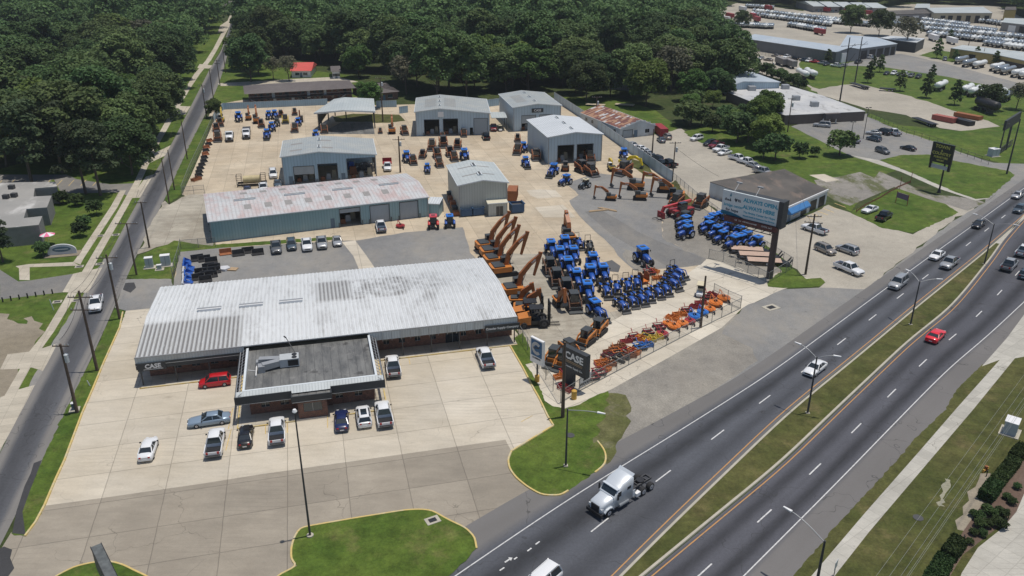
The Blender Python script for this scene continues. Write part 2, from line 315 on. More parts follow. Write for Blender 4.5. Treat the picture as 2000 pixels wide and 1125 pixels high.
def rustroof():
    m,b,n=newmat('rusty_metal_roof',.7); p=n.pos(True); x,y,z=n.xyz(p); a=n.noise(.35,6,n.map(p,sc=(.6,2,1)),.7)
    c=n.mix(n.step(a,.4,.65),(.13,.05,.04),(.24,.10,.07)); br=n.n('TexBrick'); br.inputs['Scale'].default_value=.28; n.l.new(n.map(p,loc=(1,2,0)),br.inputs[0]); br.inputs['Color1'].default_value=(0,0,0,1); br.inputs['Color2'].default_value=(1,1,1,1); br.inputs['Mortar Size'].default_value=0
    s=n.xyz(br.outputs[0])[0]; c=n.mix(n.m('MULTIPLY',n.step(s,.52,.54),.8),c,(.42,.24,.14)); c=n.mix(n.m('MULTIPLY',n.step(s,.86,.88),.9),c,(.52,.54,.55)); f=n.m('FRACT',n.m('DIVIDE',y,.7)); c=n.mix(n.m('MULTIPLY',n.step(n.m('ABSOLUTE',n.m('SUBTRACT',f,.5)),.40,.46),.4),c,(.05,.03,.03)); n.put(b.inputs[0],c); return m
M['roof_rust']=rustroof()
M['roof_blue']=roofmetal('pale_blue_roof',(.40,.46,.52),(.46,.51,.55),sp=.9,groove=.12)
def showroom_roof():
    m,b,n=newmat('coated_corrugated_roof',.5); p=n.pos(True); x,y,z=n.xyz(p)
    rb=n.m('FRACT',n.m('DIVIDE',x,.62)); r=n.step(n.m('ABSOLUTE',n.m('SUBTRACT',rb,.5)),.15,.34)
    big=n.noise(.10,6,n.map(p,sc=(1,.7,1)),.6); fine=n.noise(.9,6,n.map(p,sc=(2.2,.35,1)),.75)
    def rect(x0,x1,y0,y1,e=.35):
        a=n.m('MULTIPLY',n.step(x,x0-e,x0+e),n.step(x,x1+e,x1-e)); c=n.m('MULTIPLY',n.step(y,y0-e,y0+e),n.step(y,y1+e,y1-e)); return n.m('MULTIPLY',a,c)
    p1=rect(-.5,14.2,-.5,9.3,.5); p2=n.m('MULTIPLY',rect(25.5,41,10.6,19.5),n.step(n.noise(.33,6,n.map(p,sc=(1.3,.8,1)),.7),.42,.60))
    p3=rect(25.5,31,11,20,.5)
    p4=n.m('MULTIPLY',n.m('MULTIPLY',n.step(n.noise(.16,6,n.map(p,sc=(1.6,.5,1),loc=(31,5,0)),.7),.54,.70),.8),n.step(x,1,9)); p5=n.m('MULTIPLY',rect(41,47,12,19,2.5),n.step(n.noise(.5,6,p,.7),.45,.6))
    bare=n.m('MAXIMUM',n.m('MAXIMUM',p1,p5),n.m('MAXIMUM',p4,n.m('MAXIMUM',p2,n.m('MULTIPLY',p3,.9))))
    bare=n.m('MULTIPLY',bare,n.step(n.noise(2.2,4,n.map(p,sc=(3,.3,1)),.7),.22,.42))
    wht=n.mix(n.m('MULTIPLY',r,n.m('MULTIPLY_ADD',fine,1.1,-.12)),(.66,.68,.69),(.36,.37,.37))
    bre=n.mix(r,(.52,.53,.53),(.19,.185,.18))
    c=n.mix(bare,wht,bre); sp_=n.step(fine,.54,.70); c=n.mix(n.m('MULTIPLY',sp_,.5),c,(.33,.33,.31))
    c=n.mix(1,c,n.m('MULTIPLY_ADD',big,.3,.84),'MULTIPLY')
    sm=n.m('FRACT',n.m('DIVIDE',y,4.9)); c=n.mix(n.m('MULTIPLY',n.step(n.m('ABSOLUTE',n.m('SUBTRACT',sm,.5)),.49,.497),.25),c,(.2,.2,.2))
    n.put(b.inputs[0],c); bumpit(n,b,r,.6,.05); return m
M['roof_showroom']=showroom_roof()
def tar():
    m,b,n=newmat('stained_membrane_roof',.65); p=n.pos(); q=n.map(p,rot=-TH); x,y,_=n.xyz(q)
    a=n.noise(.25,7,n.map(q,sc=(2.2,.5,1)),.72); c=n.mix(n.step(a,.36,.66),(.075,.077,.078),(.20,.20,.19)); e=n.step(n.noise(.45,6,n.map(p,loc=(3,8,0)),.75),.58,.72); c=n.mix(n.m('MULTIPLY',e,.55),c,(.30,.29,.27))
    d=n.step(n.noise(.5,5,n.map(p,loc=(30,8,0)),.6),.60,.68); c=n.mix(n.m('MULTIPLY',d,.7),c,(.035,.033,.032))
    wob=n.m('MULTIPLY',n.noise(.7,2,p),.35); f=n.m('FRACT',n.m('DIVIDE',n.m('ADD',x,wob),1.15)); c=n.mix(n.m('MULTIPLY',n.step(n.m('ABSOLUTE',n.m('SUBTRACT',f,.5)),.455,.49),.6),c,(.03,.03,.03))
    n.put(b.inputs[0],c); return m
M['roof_tar']=tar()
def flatroof(name,c,c2,dk): 
    m,b,n=newmat(name,.7); p=n.pos(); a=n.noise(.1,6,p,.6); d=n.noise(.3,6,n.map(p,rot=.4,sc=(1,.35,1),loc=(9,4,0)),.7); cc=n.mix(n.step(a,.4,.62),c,c2); cc=n.mix(n.m('MULTIPLY',n.step(d,.54,.68),.75),cc,dk); n.put(b.inputs[0],cc); return m
M['roof_flat_pale']=flatroof('pale_flat_roof',(.42,.43,.44),(.52,.52,.51),(.16,.15,.14))
M['roof_gravel']=flatroof('brown_gravel_roof',(.065,.058,.05),(.115,.10,.085),(.21,.155,.12))
M['roof_church']=flatroof('worn_flat_roof',(.27,.265,.25),(.33,.32,.30),(.55,.54,.52))
M['shingle']=asphalt('brown_shingles',(.115,.10,.098),c2=(.15,.135,.13)); M['shingle_red']=asphalt('red_roofing',(.52,.085,.07),c2=(.60,.13,.11),stain=.15,grain=.1)
def brick():
    m,b,n=newmat('red_brick',.85); p=n.pos(True); x,y,z=n.xyz(p); cb=n.n('CombineXYZ'); n.l.new(n.m('ADD',x,y),cb.inputs[0]); n.l.new(z,cb.inputs[1]); t=n.n('TexBrick'); n.l.new(cb.outputs[0],t.inputs[0]); t.inputs['Scale'].default_value=2.2
    t.inputs['Color1'].default_value=(.21,.09,.06,1); t.inputs['Color2'].default_value=(.10,.05,.04,1); t.inputs['Mortar'].default_value=(.30,.25,.20,1); t.inputs['Mortar Size'].default_value=.012
    n.put(b.inputs[0],n.mix(1,t.outputs[0],n.m('MULTIPLY_ADD',n.noise(1.5,4,p),.8,.6),'MULTIPLY')); return m
M['brick']=brick()
M['block_white']=siding('peeling_white_block',(.58,.63,.66),sp=50,c2=(.46,.49,.50),dirtf=.8); M['block_grey']=plain('grey_block',(.24,.23,.225),.85,var=.2); M['tan_wall']=plain('tan_wall',(.42,.36,.25),.8)
M['yellow_wall']=plain('ochre_wall',(.38,.30,.12),.8)
M['glass']=plain('dark_glass',(.02,.028,.034),.05,0,var=0,spec=.8); M['glass_blue']=plain('tinted_glass',(.03,.045,.055),.08,0,var=0,spec=.8)
M['rolldoor']=siding('roller_door',(.33,.38,.42),sp=.3,axis=2); M['door_blue']=plain('blue_grey_door',(.10,.16,.22),.5)
M['interior']=plain('dim_interior_floor',(.12,.11,.10),.9); M['steel']=plain('galvanised_steel',(.36,.37,.38),.45,.3); M['steel_dark']=plain('dark_steel',(.06,.06,.062),.6); M['black']=plain('black_paint',(.018,.018,.02),.5)
M['rubber']=plain('tyre_rubber',(.022,.022,.023),.85); M['rim']=plain('silver_rim',(.50,.50,.51),.4,.2,var=0); M['rim_white']=plain('white_rim',(.62,.62,.60),.5,var=0)
M['wood_pole']=plain('weathered_pole_wood',(.105,.075,.055),.9,var=.3,sc=3); M['wood_deck']=plain('pink_timber_deck',(.50,.36,.28),.8,var=.15,sc=.8); M['wood']=plain('raw_timber',(.38,.27,.16),.85,var=.25)
M['insul']=plain('porcelain_grey',(.45,.47,.48),.4); M['transformer']=plain('transformer_grey',(.46,.50,.52),.45)
def car_paint(nm,c,rough=.28,metal=.0): 
    m=plain(nm,c,rough,metal,var=0); m.node_tree.nodes['Principled BSDF'].inputs['Coat Weight'].default_value=.5; return m
CAR={'white':car_paint('white_car_paint',(.74,.75,.76)),'silver':car_paint('silver_car_paint',(.40,.41,.42),.3,.35),'grey':car_paint('grey_car_paint',(.13,.135,.14),.3,.3),'black':car_paint('black_car_paint',(.012,.012,.014)),
 'navy':car_paint('navy_car_paint',(.012,.022,.085)),'red':car_paint('red_car_paint',(.46,.012,.018)),'bright red':car_paint('bright_red_car_paint',(.75,.02,.035)),'pale blue':car_paint('pale_blue_car_paint',(.25,.33,.42),.3,.25),'champagne':car_paint('champagne_car_paint',(.30,.27,.24),.3,.3),'dark blue':car_paint('dark_blue_grey_paint',(.06,.085,.11)),'maroon':car_paint('maroon_car_paint',(.16,.012,.02))}
M['lamp_glass']=plain('clear_lamp',(.6,.62,.63),.2,var=0); M['tail_red']=plain('red_lamp',(.40,.01,.01),.3,var=0)
M['blue']=car_paint('tractor_blue',(.012,.078,.36),.4); M['blue_roof']=car_paint('bright_blue_roof',(.018,.17,.62),.45); M['orange']=plain('machine_orange',(.52,.185,.035),.5,var=.18,sc=1.2); M['orange_brown']=plain('burnt_orange_boom',(.33,.105,.026),.5,var=.2,sc=.8)
M['rust_orange']=plain('rusty_orange',(.27,.095,.035),.7,var=.35,sc=2); M['orange_bright']=plain('cutter_orange',(.60,.17,.025),.5,var=.15); M['red_imp']=plain('implement_red',(.30,.025,.03),.5,var=.2); M['blue_imp']=plain('implement_blue',(.02,.14,.46),.5,var=.15); M['yellow']=plain('machine_yellow',(.58,.42,.05),.5,var=.2); M['yellow_clear']=plain('digger_yellow',(.72,.55,.02),.45,var=.1)
M['dkgrey']=plain('dark_grey_panel',(.05,.055,.058),.5); M['cream']=plain('cream_plastic',(.62,.55,.38),.5); M['tarp_white']=plain('grey_white_tarp',(.55,.56,.58),.6,var=.25); M['tank_white']=plain('white_tank_paint',(.74,.76,.75),.3,.0,var=.05); M['tank_silver']=plain('polished_tank_metal',(.40,.44,.47),.3,.55,var=.2,sc=.6); M['tank_yellow']=plain('stained_cream_tank',(.48,.40,.22),.6,var=.35,sc=1)
M['red_box']=plain('rusty_red_bin',(.34,.10,.08),.7,var=.2); M['navy_bin']=plain('navy_dumpster',(.035,.085,.17),.6,var=.2); M['umb']=plain('pink_canvas',(.75,.16,.30),.7,var=0); M['orange_net']=plain('orange_barrier_net',(.28,.12,.07),.8); M['bollard_yellow']=plain('bollard_yellow',(.55,.32,.06),.6); M['white']=plain('white_paint',(.74,.74,.74),.5,var=.06); M['wire']=plain('wire_black',(.03,.03,.03),.6,var=0); M['chainlink']=plain('chainlink_wire',(.25,.26,.26),.5,.4,var=0)
def leafmat(name,a,b_,tr=.25,warm=0.0):
    m,b,n=newmat(name,.75,spec=.25); g=n.n('NewGeometry'); oi=n.n('ObjectInfo')
    c=n.mix(n.m('MULTIPLY_ADD',n.noise(.085,2,n.pos()),.8,n.m('MULTIPLY_ADD',g.outputs['Random Per Island'],.6,-.2),clamp=True),a,b_); c=n.mix(1,c,n.m('MULTIPLY_ADD',oi.outputs['Random'],.75,.62),'MULTIPLY'); c=n.mix(1,c,n.m('MULTIPLY_ADD',n.noise(.28,3,n.pos(),.6),1.3,.38),'MULTIPLY')
    hs=n.n('HueSaturation'); n.l.new(n.m('MULTIPLY_ADD',n.m('FRACT',n.m('MULTIPLY',oi.outputs['Random'],7.31)),.05,.475),hs.inputs['Hue']); n.l.new(c,hs.inputs['Color']); n.put(b.inputs[0],hs.outputs[0])
    t=n.n('BsdfTranslucent'); n.l.new(hs.outputs[0],t.inputs[0]); ms=n.n('MixShader'); ms.inputs[0].default_value=tr; out=[x for x in n.t.nodes if x.type=='OUTPUT_MATERIAL'][0]
    n.l.new(b.outputs[0],ms.inputs[1]); n.l.new(t.outputs[0],ms.inputs[2]); n.l.new(ms.outputs[0],out.inputs[0]); return m
M['leaf']=leafmat('broadleaf_foliage',(.042,.082,.028),(.115,.170,.055)); M['leaf_pine']=leafmat('pine_foliage',(.040,.066,.030),(.082,.112,.05)); M['leaf_light']=leafmat('light_foliage',(.065,.118,.024),(.125,.19,.045)); M['leaf_dry']=leafmat('thin_dry_foliage',(.085,.090,.055),(.14,.14,.09)); M['bark']=plain('bark',(.11,.085,.065),.95,var=.3,sc=3)
M['hedge']=leafmat('hedge_foliage',(.03,.055,.016),(.06,.10,.03))
# ---------------- ground, roads, lots ----------------
SHK=[0]
ROUGH={'grass':(.6,.13),'verge_grass':(.55,.09),'gravel':(1.6,.5),'grey_gravel':(1.2,.5),'bare_ground':(1.4,.55),'asphalt_light':(2.0,.22),'forest_floor':(2,.5),'pale_bare_soil':(.5,.35),'dry_verge_grass':(1.0,.55),'sealed':(1,.3),'yard_concrete_old':(1.5,.3)}
def sheet(name,pts,k,m,px=True,parent=None):
    q=[P(*p) if px else Vector((p[0],p[1],0)) for p in pts]
    if m.name in ROUGH:      # grown-over or broken edges are never ruler straight
        st,am=ROUGH[m.name]; far=max(1,min(v.y for v in q)/110); st*=far; r=[]; rs_=np.random.RandomState(len(pts)*13+int(q[0].x)%97)
        for a,b in zip(q,q[1:]+q[:1]):
            L=(b-a).length; n_=max(1,min(60,int(L/st))); nn_=Vector((-(b-a).y,(b-a).x,0)).normalized() if L>0 else Vector((0,0,0))
            for i in range(n_): r.append(a.lerp(b,i/n_)+nn_*(rs_.normal()*am*min(1.6,far)*.6 if i else 0))
        q=r
    SHK[0]=(SHK[0]+1)%10
    c=sum(q,Vector())/len(q); t=geometry.tessellate_polygon([[Vector((v.x,v.y,0)) for v in q]])
    mb=MB(); vs=[(v.x-c.x,v.y-c.y,0) for v in q]; fs=[]
    for f in t:
        a,b,d=[Vector(vs[i]) for i in f]
        fs.append(f if (b-a).cross(d-a).z>0 else f[::-1])
    mb.add(vs,fs); o=mb.build(name,m); o.location=(c.x,c.y,.004*k+.00035*SHK[0]); o['kind']='structure'; return o
mb=MB(); mb.add([(-2500,-800,0),(2500,-800,0),(2500,3500,0),(-2500,3500,0)],[(0,1,2,3)]); g=mb.build('ground',M['forest_floor']); g['kind']='structure'
def ext(pl,a=120,b=150):
    """world polyline, prolonged straight at both ends"""
    q=[P(*p) for p in pl]; d=(q[0]-q[1]).normalized(); e=(q[-1]-q[-2]).normalized(); return [q[0]+d*a]+q+[q[-1]+e*b]
def resample(q,n=90):
    L=[0]
    for i in range(1,len(q)): L.append(L[-1]+(q[i]-q[i-1]).length)
    out=[]
    for k in range(n):
        s_=L[-1]*k/(n-1); i=max(j for j in range(len(L)-1) if L[j]<=s_+1e-6); f=(s_-L[i])/(L[i+1]-L[i]); out.append(q[i].lerp(q[i+1],f))
    return out
def smooth(q,it=6):
    for _ in range(it): q=[q[0]]+[(q[i-1]+q[i]*2+q[i+1])/4 for i in range(1,len(q)-1)]+[q[-1]]
    return q
def project_on(q,p):
    best=None
    for i in range(len(q)-1):
        a,b=q[i],q[i+1]; t=max(0,min(1,(p-a).dot(b-a)/(b-a).length_squared)); c=a.lerp(b,t); d=(p-c).length
        if best is None or d<best[0]: best=(d,i,t,c)
    return best
L1=smooth(resample(ext([(890,1125),(1100,981),(1298,860),(1500,733),(1731,563),(1833,488.7),(1917.6,428),(2000,367.8)]),140),8)
L2=smooth(resample(ext([(1195,1125),(1289.7,1030),(1400,926),(1529,803),(1645,711),(1787,593.7),(1905,500),(1999,420)]),140),8)
L3=smooth(resample(ext([(1274,1125),(1400,1020),(1532,911),(1646,800),(1782,670),(1860,607.5),(1895,567.5),(1947.5,500),(1963,475),(2000,432)]),140),3)
L4=smooth(resample(ext([(1454,1124),(1625,953),(1773.5,800),(1855,717.5),(1925,660),(2000,590)]),140),8)
def strip(name,A,B,u0,u1,k,m):
    """road strip whose UV runs 0..1 from line A to line B and metres along it"""
    mb=MB(); vs=[];uv=[]; s_=0
    for i,a in enumerate(A):
        c=project_on(B,a)[3]; 
        if i: s_+=(a-A[i-1]).length
        for u in (u0,u1):
            p=a.lerp(c,u); vs.append((p.x,p.y,0)); uv.append((u,s_))
    fs=[(2*i,2*i+1,2*i+3,2*i+2) for i in range(len(A)-1)]
    a,b,c=Vector(vs[0]),Vector(vs[1]),Vector(vs[3])
    if (b-a).cross(c-a).z<0: fs=[f[::-1] for f in fs]
    mb.add(vs,fs); o=mb.build(name,m); o.location.z=.004*k; o['kind']='structure'
    ul=o.data.uv_layers.new(name='UVMap')
    for lp in o.data.loops: ul.data[lp.index].uv=uv[lp.vertex_index]
    return o
strip('highway_near_carriageway',L1,L2,-.42,1.07,9,M['highway']); strip('highway_far_carriageway',L3,L4,-.07,1.75,9,M['highway_far'])
def line(name,q,w,k,m,i0=0,i1=None,off=0):
    q=q[i0:i1]; mb=MB(); vs=[]
    for i,p in enumerate(q):
        d=(q[min(i+1,len(q)-1)]-q[max(i-1,0)]).normalized(); n=Vector((-d.y,d.x,0))
        vs+=[(p+n*(off-w/2))[:2]+(0,),(p+n*(off+w/2))[:2]+(0,)]
    mb.add(vs,[(2*i,2*i+1,2*i+3,2*i+2)[::-1] for i in range(len(q)-1)]); o=mb.build(name,m); o.location.z=.004*k; o['kind']='structure'; return o
line('white_edge_line',L1,.13,11,M['line_white']); line('orange_edge_line',L2,.13,11,M['line_orange'])
line('orange_edge_line',L3,.13,11,M['line_orange']); line('white_edge_line',L4,.13,11,M['line_white'])
def dashes(A,B,ref,n0,n1):
    C=[a.lerp(project_on(B,a)[3],.5) for a in A]; L=[0]
    for i in range(1,len(C)): L.append(L[-1]+(C[i]-C[i-1]).length)
    r=project_on(C,P(*ref)); s0=L[r[1]]+r[2]*(C[r[1]+1]-C[r[1]]).length
    def pt(s_):
        i=max(j for j in range(len(L)-1) if L[j]<=s_); return C[i].lerp(C[i+1],(s_-L[i])/(L[i+1]-L[i]))
    mb=MB()
    for k in range(n0,n1):
        a=s0+k*12.15
        if a-3.1<0 or a>L[-1]: continue
        p,q=pt(a-3.1),pt(a); d=(q-p).normalized(); n=Vector((-d.y,d.x,0))*.08
        mb.add([p-n,q-n,q+n,p+n],[(0,1,2,3)])
    o=mb.build('lane_dash_line',M['line_white']); o.location.z=.044; o['kind']='structure'
dashes(L1,L2,(1313,920.5),-12,30); dashes(L3,L4,(1505.6,995),-12,30)
# median: raised grass between kerbs
def kerb(q,w=.32,h=.15,m=None,name='kerb',off=0,joints=None):
    mb=MB(); vs=[]
    for i,p in enumerate(q):
        a=q[max(i-1,0)]; b=q[min(i+1,len(q)-1)]; d=(b-a).normalized(); n=Vector((-d.y,d.x,0))
        for o_,z in((off-w/2,0),(off-w/2*.8,h),(off+w/2*.8,h),(off+w/2,0)): e=p+n*o_; vs.append((e.x,e.y,z))
    fs=[]
    for i in range(len(q)-1):
        for j in range(3): fs.append((4*i+j,4*i+j+1,4*i+5+j,4*i+4+j)[::-1])
    n=len(vs)-4; fs+=[(0,1,2,3),(n,n+1,n+2,n+3)]
    mb.add(vs,fs); o=mb.build(name,m or M['kerb']); o['kind']='structure'; return o
i0=project_on(L2,P(1927,480))[1]
def off(q,o_):
    r=[]
    for i,p in enumerate(q):
        d=(q[min(i+1,len(q)-1)]-q[max(i-1,0)]).normalized(); r.append(p+Vector((-d.y,d.x,0))*o_)
    return r
K2=off(L2,-.75); K3=off(L3,.75)
kerb(K2,.35,.15,name='median_kerb'); kerb(K3,.35,.15,name='median_kerb')
def median(name,A,B,s0,s1,z,m):
    a=A[s0:s1]; b=[project_on(B,p)[3] for p in a]; mb=MB(); vs=[]
    for p,q in zip(a,b): vs+=[(p.x,p.y,0),(q.x,q.y,0)]
    mb.add(vs,[(2*i,2*i+1,2*i+3,2*i+2)[::-1] for i in range(len(a)-1)]); o=mb.build(name,m); o.location.z=z; o['kind']='structure'
ca=off(K2,-.15); cb=off(K3,.15)
median('median_grass',ca,cb,0,i0+2,.13,M['verge']); median('median_concrete_nose',ca,cb,i0+1,len(L2),.134,M['walk_right'])
# street on the left
SR=[(-60,1180),(0,1076),(22,1040),(58,954),(82,900),(127,805),(151,755),(180,700),(203,648),(224,601),(245,546),(268,495),(294,440),(322,390),(345,338),(372,280),(397,232),(425,170),(437,135),(447,95),(456,50),(463,10)]
SL=[(-130,1150),(-50,1000),(0,884),(39,809),(60,770),(85,725),(112,673),(131,648),(159,596),(178,565),(195,533),(215,500),(246,436),(268,400),(288,360),(304,338),(335,283),(362,230),(390,175),(410,135),(432,100),(446,60),(456,20)]
QR=smooth(resample([P(*p) for p in SR],100),5); QL=smooth(resample([P(*p) for p in SL],100),5)
strip('street',QL,QR,-.02,1.0,8,M['street'])
# left side: verges, pavements, aprons
sheet('street_verge_grass',[(-260,1125),(-130,1150),(-50,1000),(0,884),(39,809),(85,725),(131,648),(178,565),(215,500),(268,400),(304,338),(362,230),(410,135),(440,80),(430,20),(300,20),(330,150),(250,260),(0,330),(-300,400)],1,M['grass'])
sheet('roadside_grass',[(22,1042),(58,954),(82,900),(127,805),(151,755),(180,700),(203,648),(222,606),(246,607),(234,640),(203,708),(181,761),(160,809),(126,900),(110,934),(87,988),(70,1020),(49,1048)],9,M['grass'])
sheet('gravel_shoulder',[(131,649),(178,566),(215,502),(203,505),(120,640),(60,745),(35,800),(-20,900),(0,884)],3,M['asphalt_light'])
sheet('bare_yard',[(-80,640),(0,612),(60,640),(88,648),(57,687),(35,728),(9,773),(-60,880),(-200,900)],3,M['bare_ground'])
sheet('sidewalk',[(134,571),(151,572),(106,647),(83,679),(60,717),(36,761),(0,842),(-40,930),(-75,930),(-30,850),(9,773),(35,728),(57,687),(88,648)],5,M['walk'])
sheet('driveway_apron',[(15,692),(57,687),(78,682),(112,671),(85,725),(62,718),(33,721),(0,722)],6,M['walk'])
sheet('driveway_apron',[(-60,800),(9,773),(36,761),(68,752),(40,808),(0,880),(-60,1000)],6,M['walk'])
sheet('side_street',[(-200,560),(0,556),(0,585),(-200,620),(-200,640),(0,585),(122,571),(143,535),(58,548),(36,550),(0,527),(-200,520)],4,M['asphalt'])
sheet('side_street_apron',[(143,535),(202,522),(174,572),(122,571)],7,M['walk'])
sheet('sidewalk',[(159,533),(178,529),(248,406),(275,356),(300,300),(327,252),(347,215),(372,172),(390,145),(412,118),(425,96),(436,75),(450,48),(457,30),(449,30),(440,50),(427,75),(416,96),(402,118),(379,145),(362,172),(336,215),(315,252),(288,300),(262,356),(234,406)],5,M['walk'])
sheet('sidewalk',[(143,512),(157,517),(164,504),(230,404),(246,372),(234,372),(216,404),(149,504)],6,M['walk'])
sheet('footpath',[(143,512),(155,519),(58,522),(58,547),(38,547),(37,524),(30,520),(57,516)],6,M['walk'])
for q in ([(255,387),(300,385),(310,338),(285,345)],[(283,323),(325,303),(335,283),(300,300)],[(320,224),(362,224),(372,208),(345,207)],[(385,133),(408,134),(418,128),(390,125)],[(425,64),(440,60),(448,48),(445,40),(430,50)]): sheet('driveway',q,7,M['walk'])
sheet('church_parking',[(-100,350),(0,341),(130,341),(150,350),(215,360),(262,358),(255,385),(234,376),(120,378),(105,350),(0,400),(-100,410)],3,M['asphalt'])
mbk=MB()
for i in range(9):
    a=P(4+i*23.5,352.5-i*.2); b=P(-7+i*23.5,363); d=(b-a).normalized(); n=Vector((-d.y,d.x,0))*.08; mbk.add([a-n,b-n,b+n,a+n],[(0,1,2,3)])
o=mbk.build('parking_bay_lines',M['line_faded']); o.location.z=.02; o['kind']='structure'
# back side road & lawn strip along fence of the yard
sheet('fence_grass',[(345,338),(372,280),(397,232),(420,225),(412,238),(396,285),(370,345),(356,378),(330,398),(322,390)],9,M['grass'])
sheet('grass_strip',[(270,500),(340,470),(420,478),(660,462),(662,468),(435,484),(352,492),(335,545),(260,545),(248,540)],9,M['grass'])
sheet('service_drive',[(245,546),(335,541),(340,600),(300,602),(246,607),(224,601)],6,M['asphalt_light'])
# front lot
sheet('front_lot',[(246,607),(293,596),(330,560),(940,560),(1013,655),(996,675.5),(1022,720),(1040,755.5),(1054,780),(1070,814),(1081,832),(999,882),(987,859),(675,903),(500,928),(400,944),(206,972),(87,988),(110,934),(126,900),(160,809),(203,708),(234,640)],4,M['concrete'])
sheet('front_lot_old_concrete',[(49,1048),(70,1020),(87,988),(206,972),(400,944),(500,928),(675,903),(987,859),(999,882),(992,898),(995,916),(1008,934),(1030,952),(1058,968),(1094,969),(1044,1005),(931,1086),(880,1124),(780,1230),(-60,1230),(0,1076),(22,1040)],5,M['concrete_old'])
isl=[(586,1032.5),(610,1027.5),(700,1012),(775,1000),(795,997),(825,996),(845,999),(875,1016),(910,1032.5),(927,1050),(931,1072),(910,1097),(875,1127),(820,1180),(520,1180),(540,1127),(581,1106),(569,1095),(569,1070),(575,1050)]
def island(name,pts,h,m,kp,km,w=.24):
    o=sheet(name,pts,0,m); o.location.z=h; q=[P(*p) for p in kp]; kerb(smooth(resample(q,max(12,len(q)*4)),1),w,.15,km,name='kerb')
island('lawn_island',isl,.11,M['grass'],isl[14:]+isl[:11],M['kerb_yellow'])
isl2=[(90,1140),(114,1124),(146,1108),(180,1100),(214,1097),(240,1104),(264,1116),(290,1128),(330,1170),(60,1170)]
island('lawn_island',isl2,.11,M['grass'],isl2[:9],M['kerb_yellow'])
kerb([P(*p) for p in [(240,610),(234,640),(203,708),(181,761),(160,809),(126,900),(110,934),(87,988),(70,1020),(49,1048)]],.27,.17,M['kerb_yellow'],name='kerb')
kr=[(996,675.5),(1022,720),(1040,755.5),(1054,780),(1070,814),(1081,832),(999,882),(992,898),(995,916),(1008,934),(1030,952),(1058,968),(1094,969),(1110,959)]
kerb(resample([P(*p) for p in kr[:6]],20),.27,.17,M['kerb_yellow'],name='kerb'); kerb([P(*p) for p in kr[5:7]],.27,.17,M['kerb_yellow'],name='kerb'); kerb(smooth(resample([P(*p) for p in kr[6:]],30),2),.27,.17,M['kerb_yellow'],name='kerb')
kerb(smooth(resample([P(*p) for p in [(1167,862),(1180,878),(1184,892),(1182,906),(1172,916),(1162,923)]],14),2),.25,.12,M['kerb_yellow'],name='kerb')
sheet('corner_grass',[(1013,655),(1000,662),(996,675.5),(1022,720),(1040,755.5),(1054,780),(1070,814),(1081,832),(999,882),(992,898),(995,916),(1008,934),(1030,952),(1058,968),(1094,969),(1110,959),(1162,923),(1172,916),(1182,906),(1190,870),(1203,835),(1200,800),(1188,764),(1151,779),(1133,790),(1103,799),(1080,794),(1064,783),(1052,752),(1035,724),(1026,712),(1047,706),(1022,650)],10,M['grass'])
# highway apron and gravel shoulders
sheet('gravel_shoulder',[(1081,832),(1110,805),(1188,764),(1250,722),(1320,668),(1400,640),(1450,606),(1560,620),(1500,700),(1350,795),(1190,908),(1182,906),(1184,892),(1170,860)],5,M['grey_gravel'])
sheet('highway_apron',[(1410,652),(1450,602),(1530,565),(1600,562),(1690,565),(1760,545),(1690,610),(1560,690),(1430,775),(1300,850),(1190,915),(1170,925),(1180,910),(1300,830),(1350,792),(1480,705),(1470,680)],7,M['asphalt_light'])
sheet('highway_shoulder',[(1690,565),(1775,499),(1821,463),(1859,433),(1889,415),(1924,396),(1957,368),(1982,348),(2060,290),(2160,290),(2000,400),(1830,520),(1720,595),(1650,640)],6,M['asphalt_light'])
# yard
sheet('yard',[(355,380),(372,345),(396,290),(417,236),(437,212),(800,204),(975,200),(1088,192),(1180,245),(1320,350),(1420,430),(1545,520),(1510,560),(1450,590),(1440,604),(1300,700),(1155,782),(1105,792),(1060,735),(1013,650),(940,520),(640,560),(340,545),(352,492),(435,484),(420,478),(405,400)],4,M['yard'])
sheet('yard_front_concrete',[(1013,650),(1100,640),(1190,612),(1260,585),(1330,545),(1380,506),(1410,510),(1545,540),(1600,545),(1530,565),(1450,602),(1410,640),(1300,702),(1188,764),(1151,779),(1133,790),(1103,799),(1080,794),(1064,783),(1052,752),(1035,724),(1026,712),(1047,706)],6,M['yard_front'])
sheet('yard_worn_concrete',[(925,495),(1060,495),(1115,560),(1190,610),(1260,590),(1200,625),(1130,660),(1090,690),(1068,735),(1013,650),(940,505)],7,M['yard_old'])
sheet('parking_asphalt',[(340,545),(352,492),(435,484),(680,470),(696,470),(790,454),(904,444),(912,470),(918,494),(942,520),(900,560),(340,580)],8,M['asphalt_light'])
sheet('concrete_strip',[(668,473),(694,470),(716,500),(740,535),(705,535),(690,500)],9,M['concrete'])
sheet('aisle_asphalt',[(1165,338),(1130,350),(1106,358),(1130,381),(1112,392),(1115,400),(1130,420),(1160,450),(1199,486),(1220,512),(1241,529),(1309,524),(1369,517),(1380,506),(1330,484),(1295,466),(1290,425),(1345,385),(1290,352)],8,M['asphalt_light'])
sheet('asphalt_patch',[(1142,414),(1170,408),(1200,425),(1250,455),(1295,475),(1380,506),(1369,517),(1309,524),(1275,505),(1199,462)],9,M['asphalt'])
sheet('gravel_display',[(1295,466),(1290,425),(1345,385),(1420,440),(1500,495),(1542,520),(1495,545),(1410,510),(1380,506),(1330,484)],9,M['grey_gravel'])
sheet('damp_patch',[(1178,513),(1195,508),(1212,520),(1208,532),(1190,530)],10,M['stain'])
sheet('gravel_patch',[(1210,484),(1232,490),(1262,512),(1268,532),(1245,530),(1222,508)],10,M['grey_gravel'])
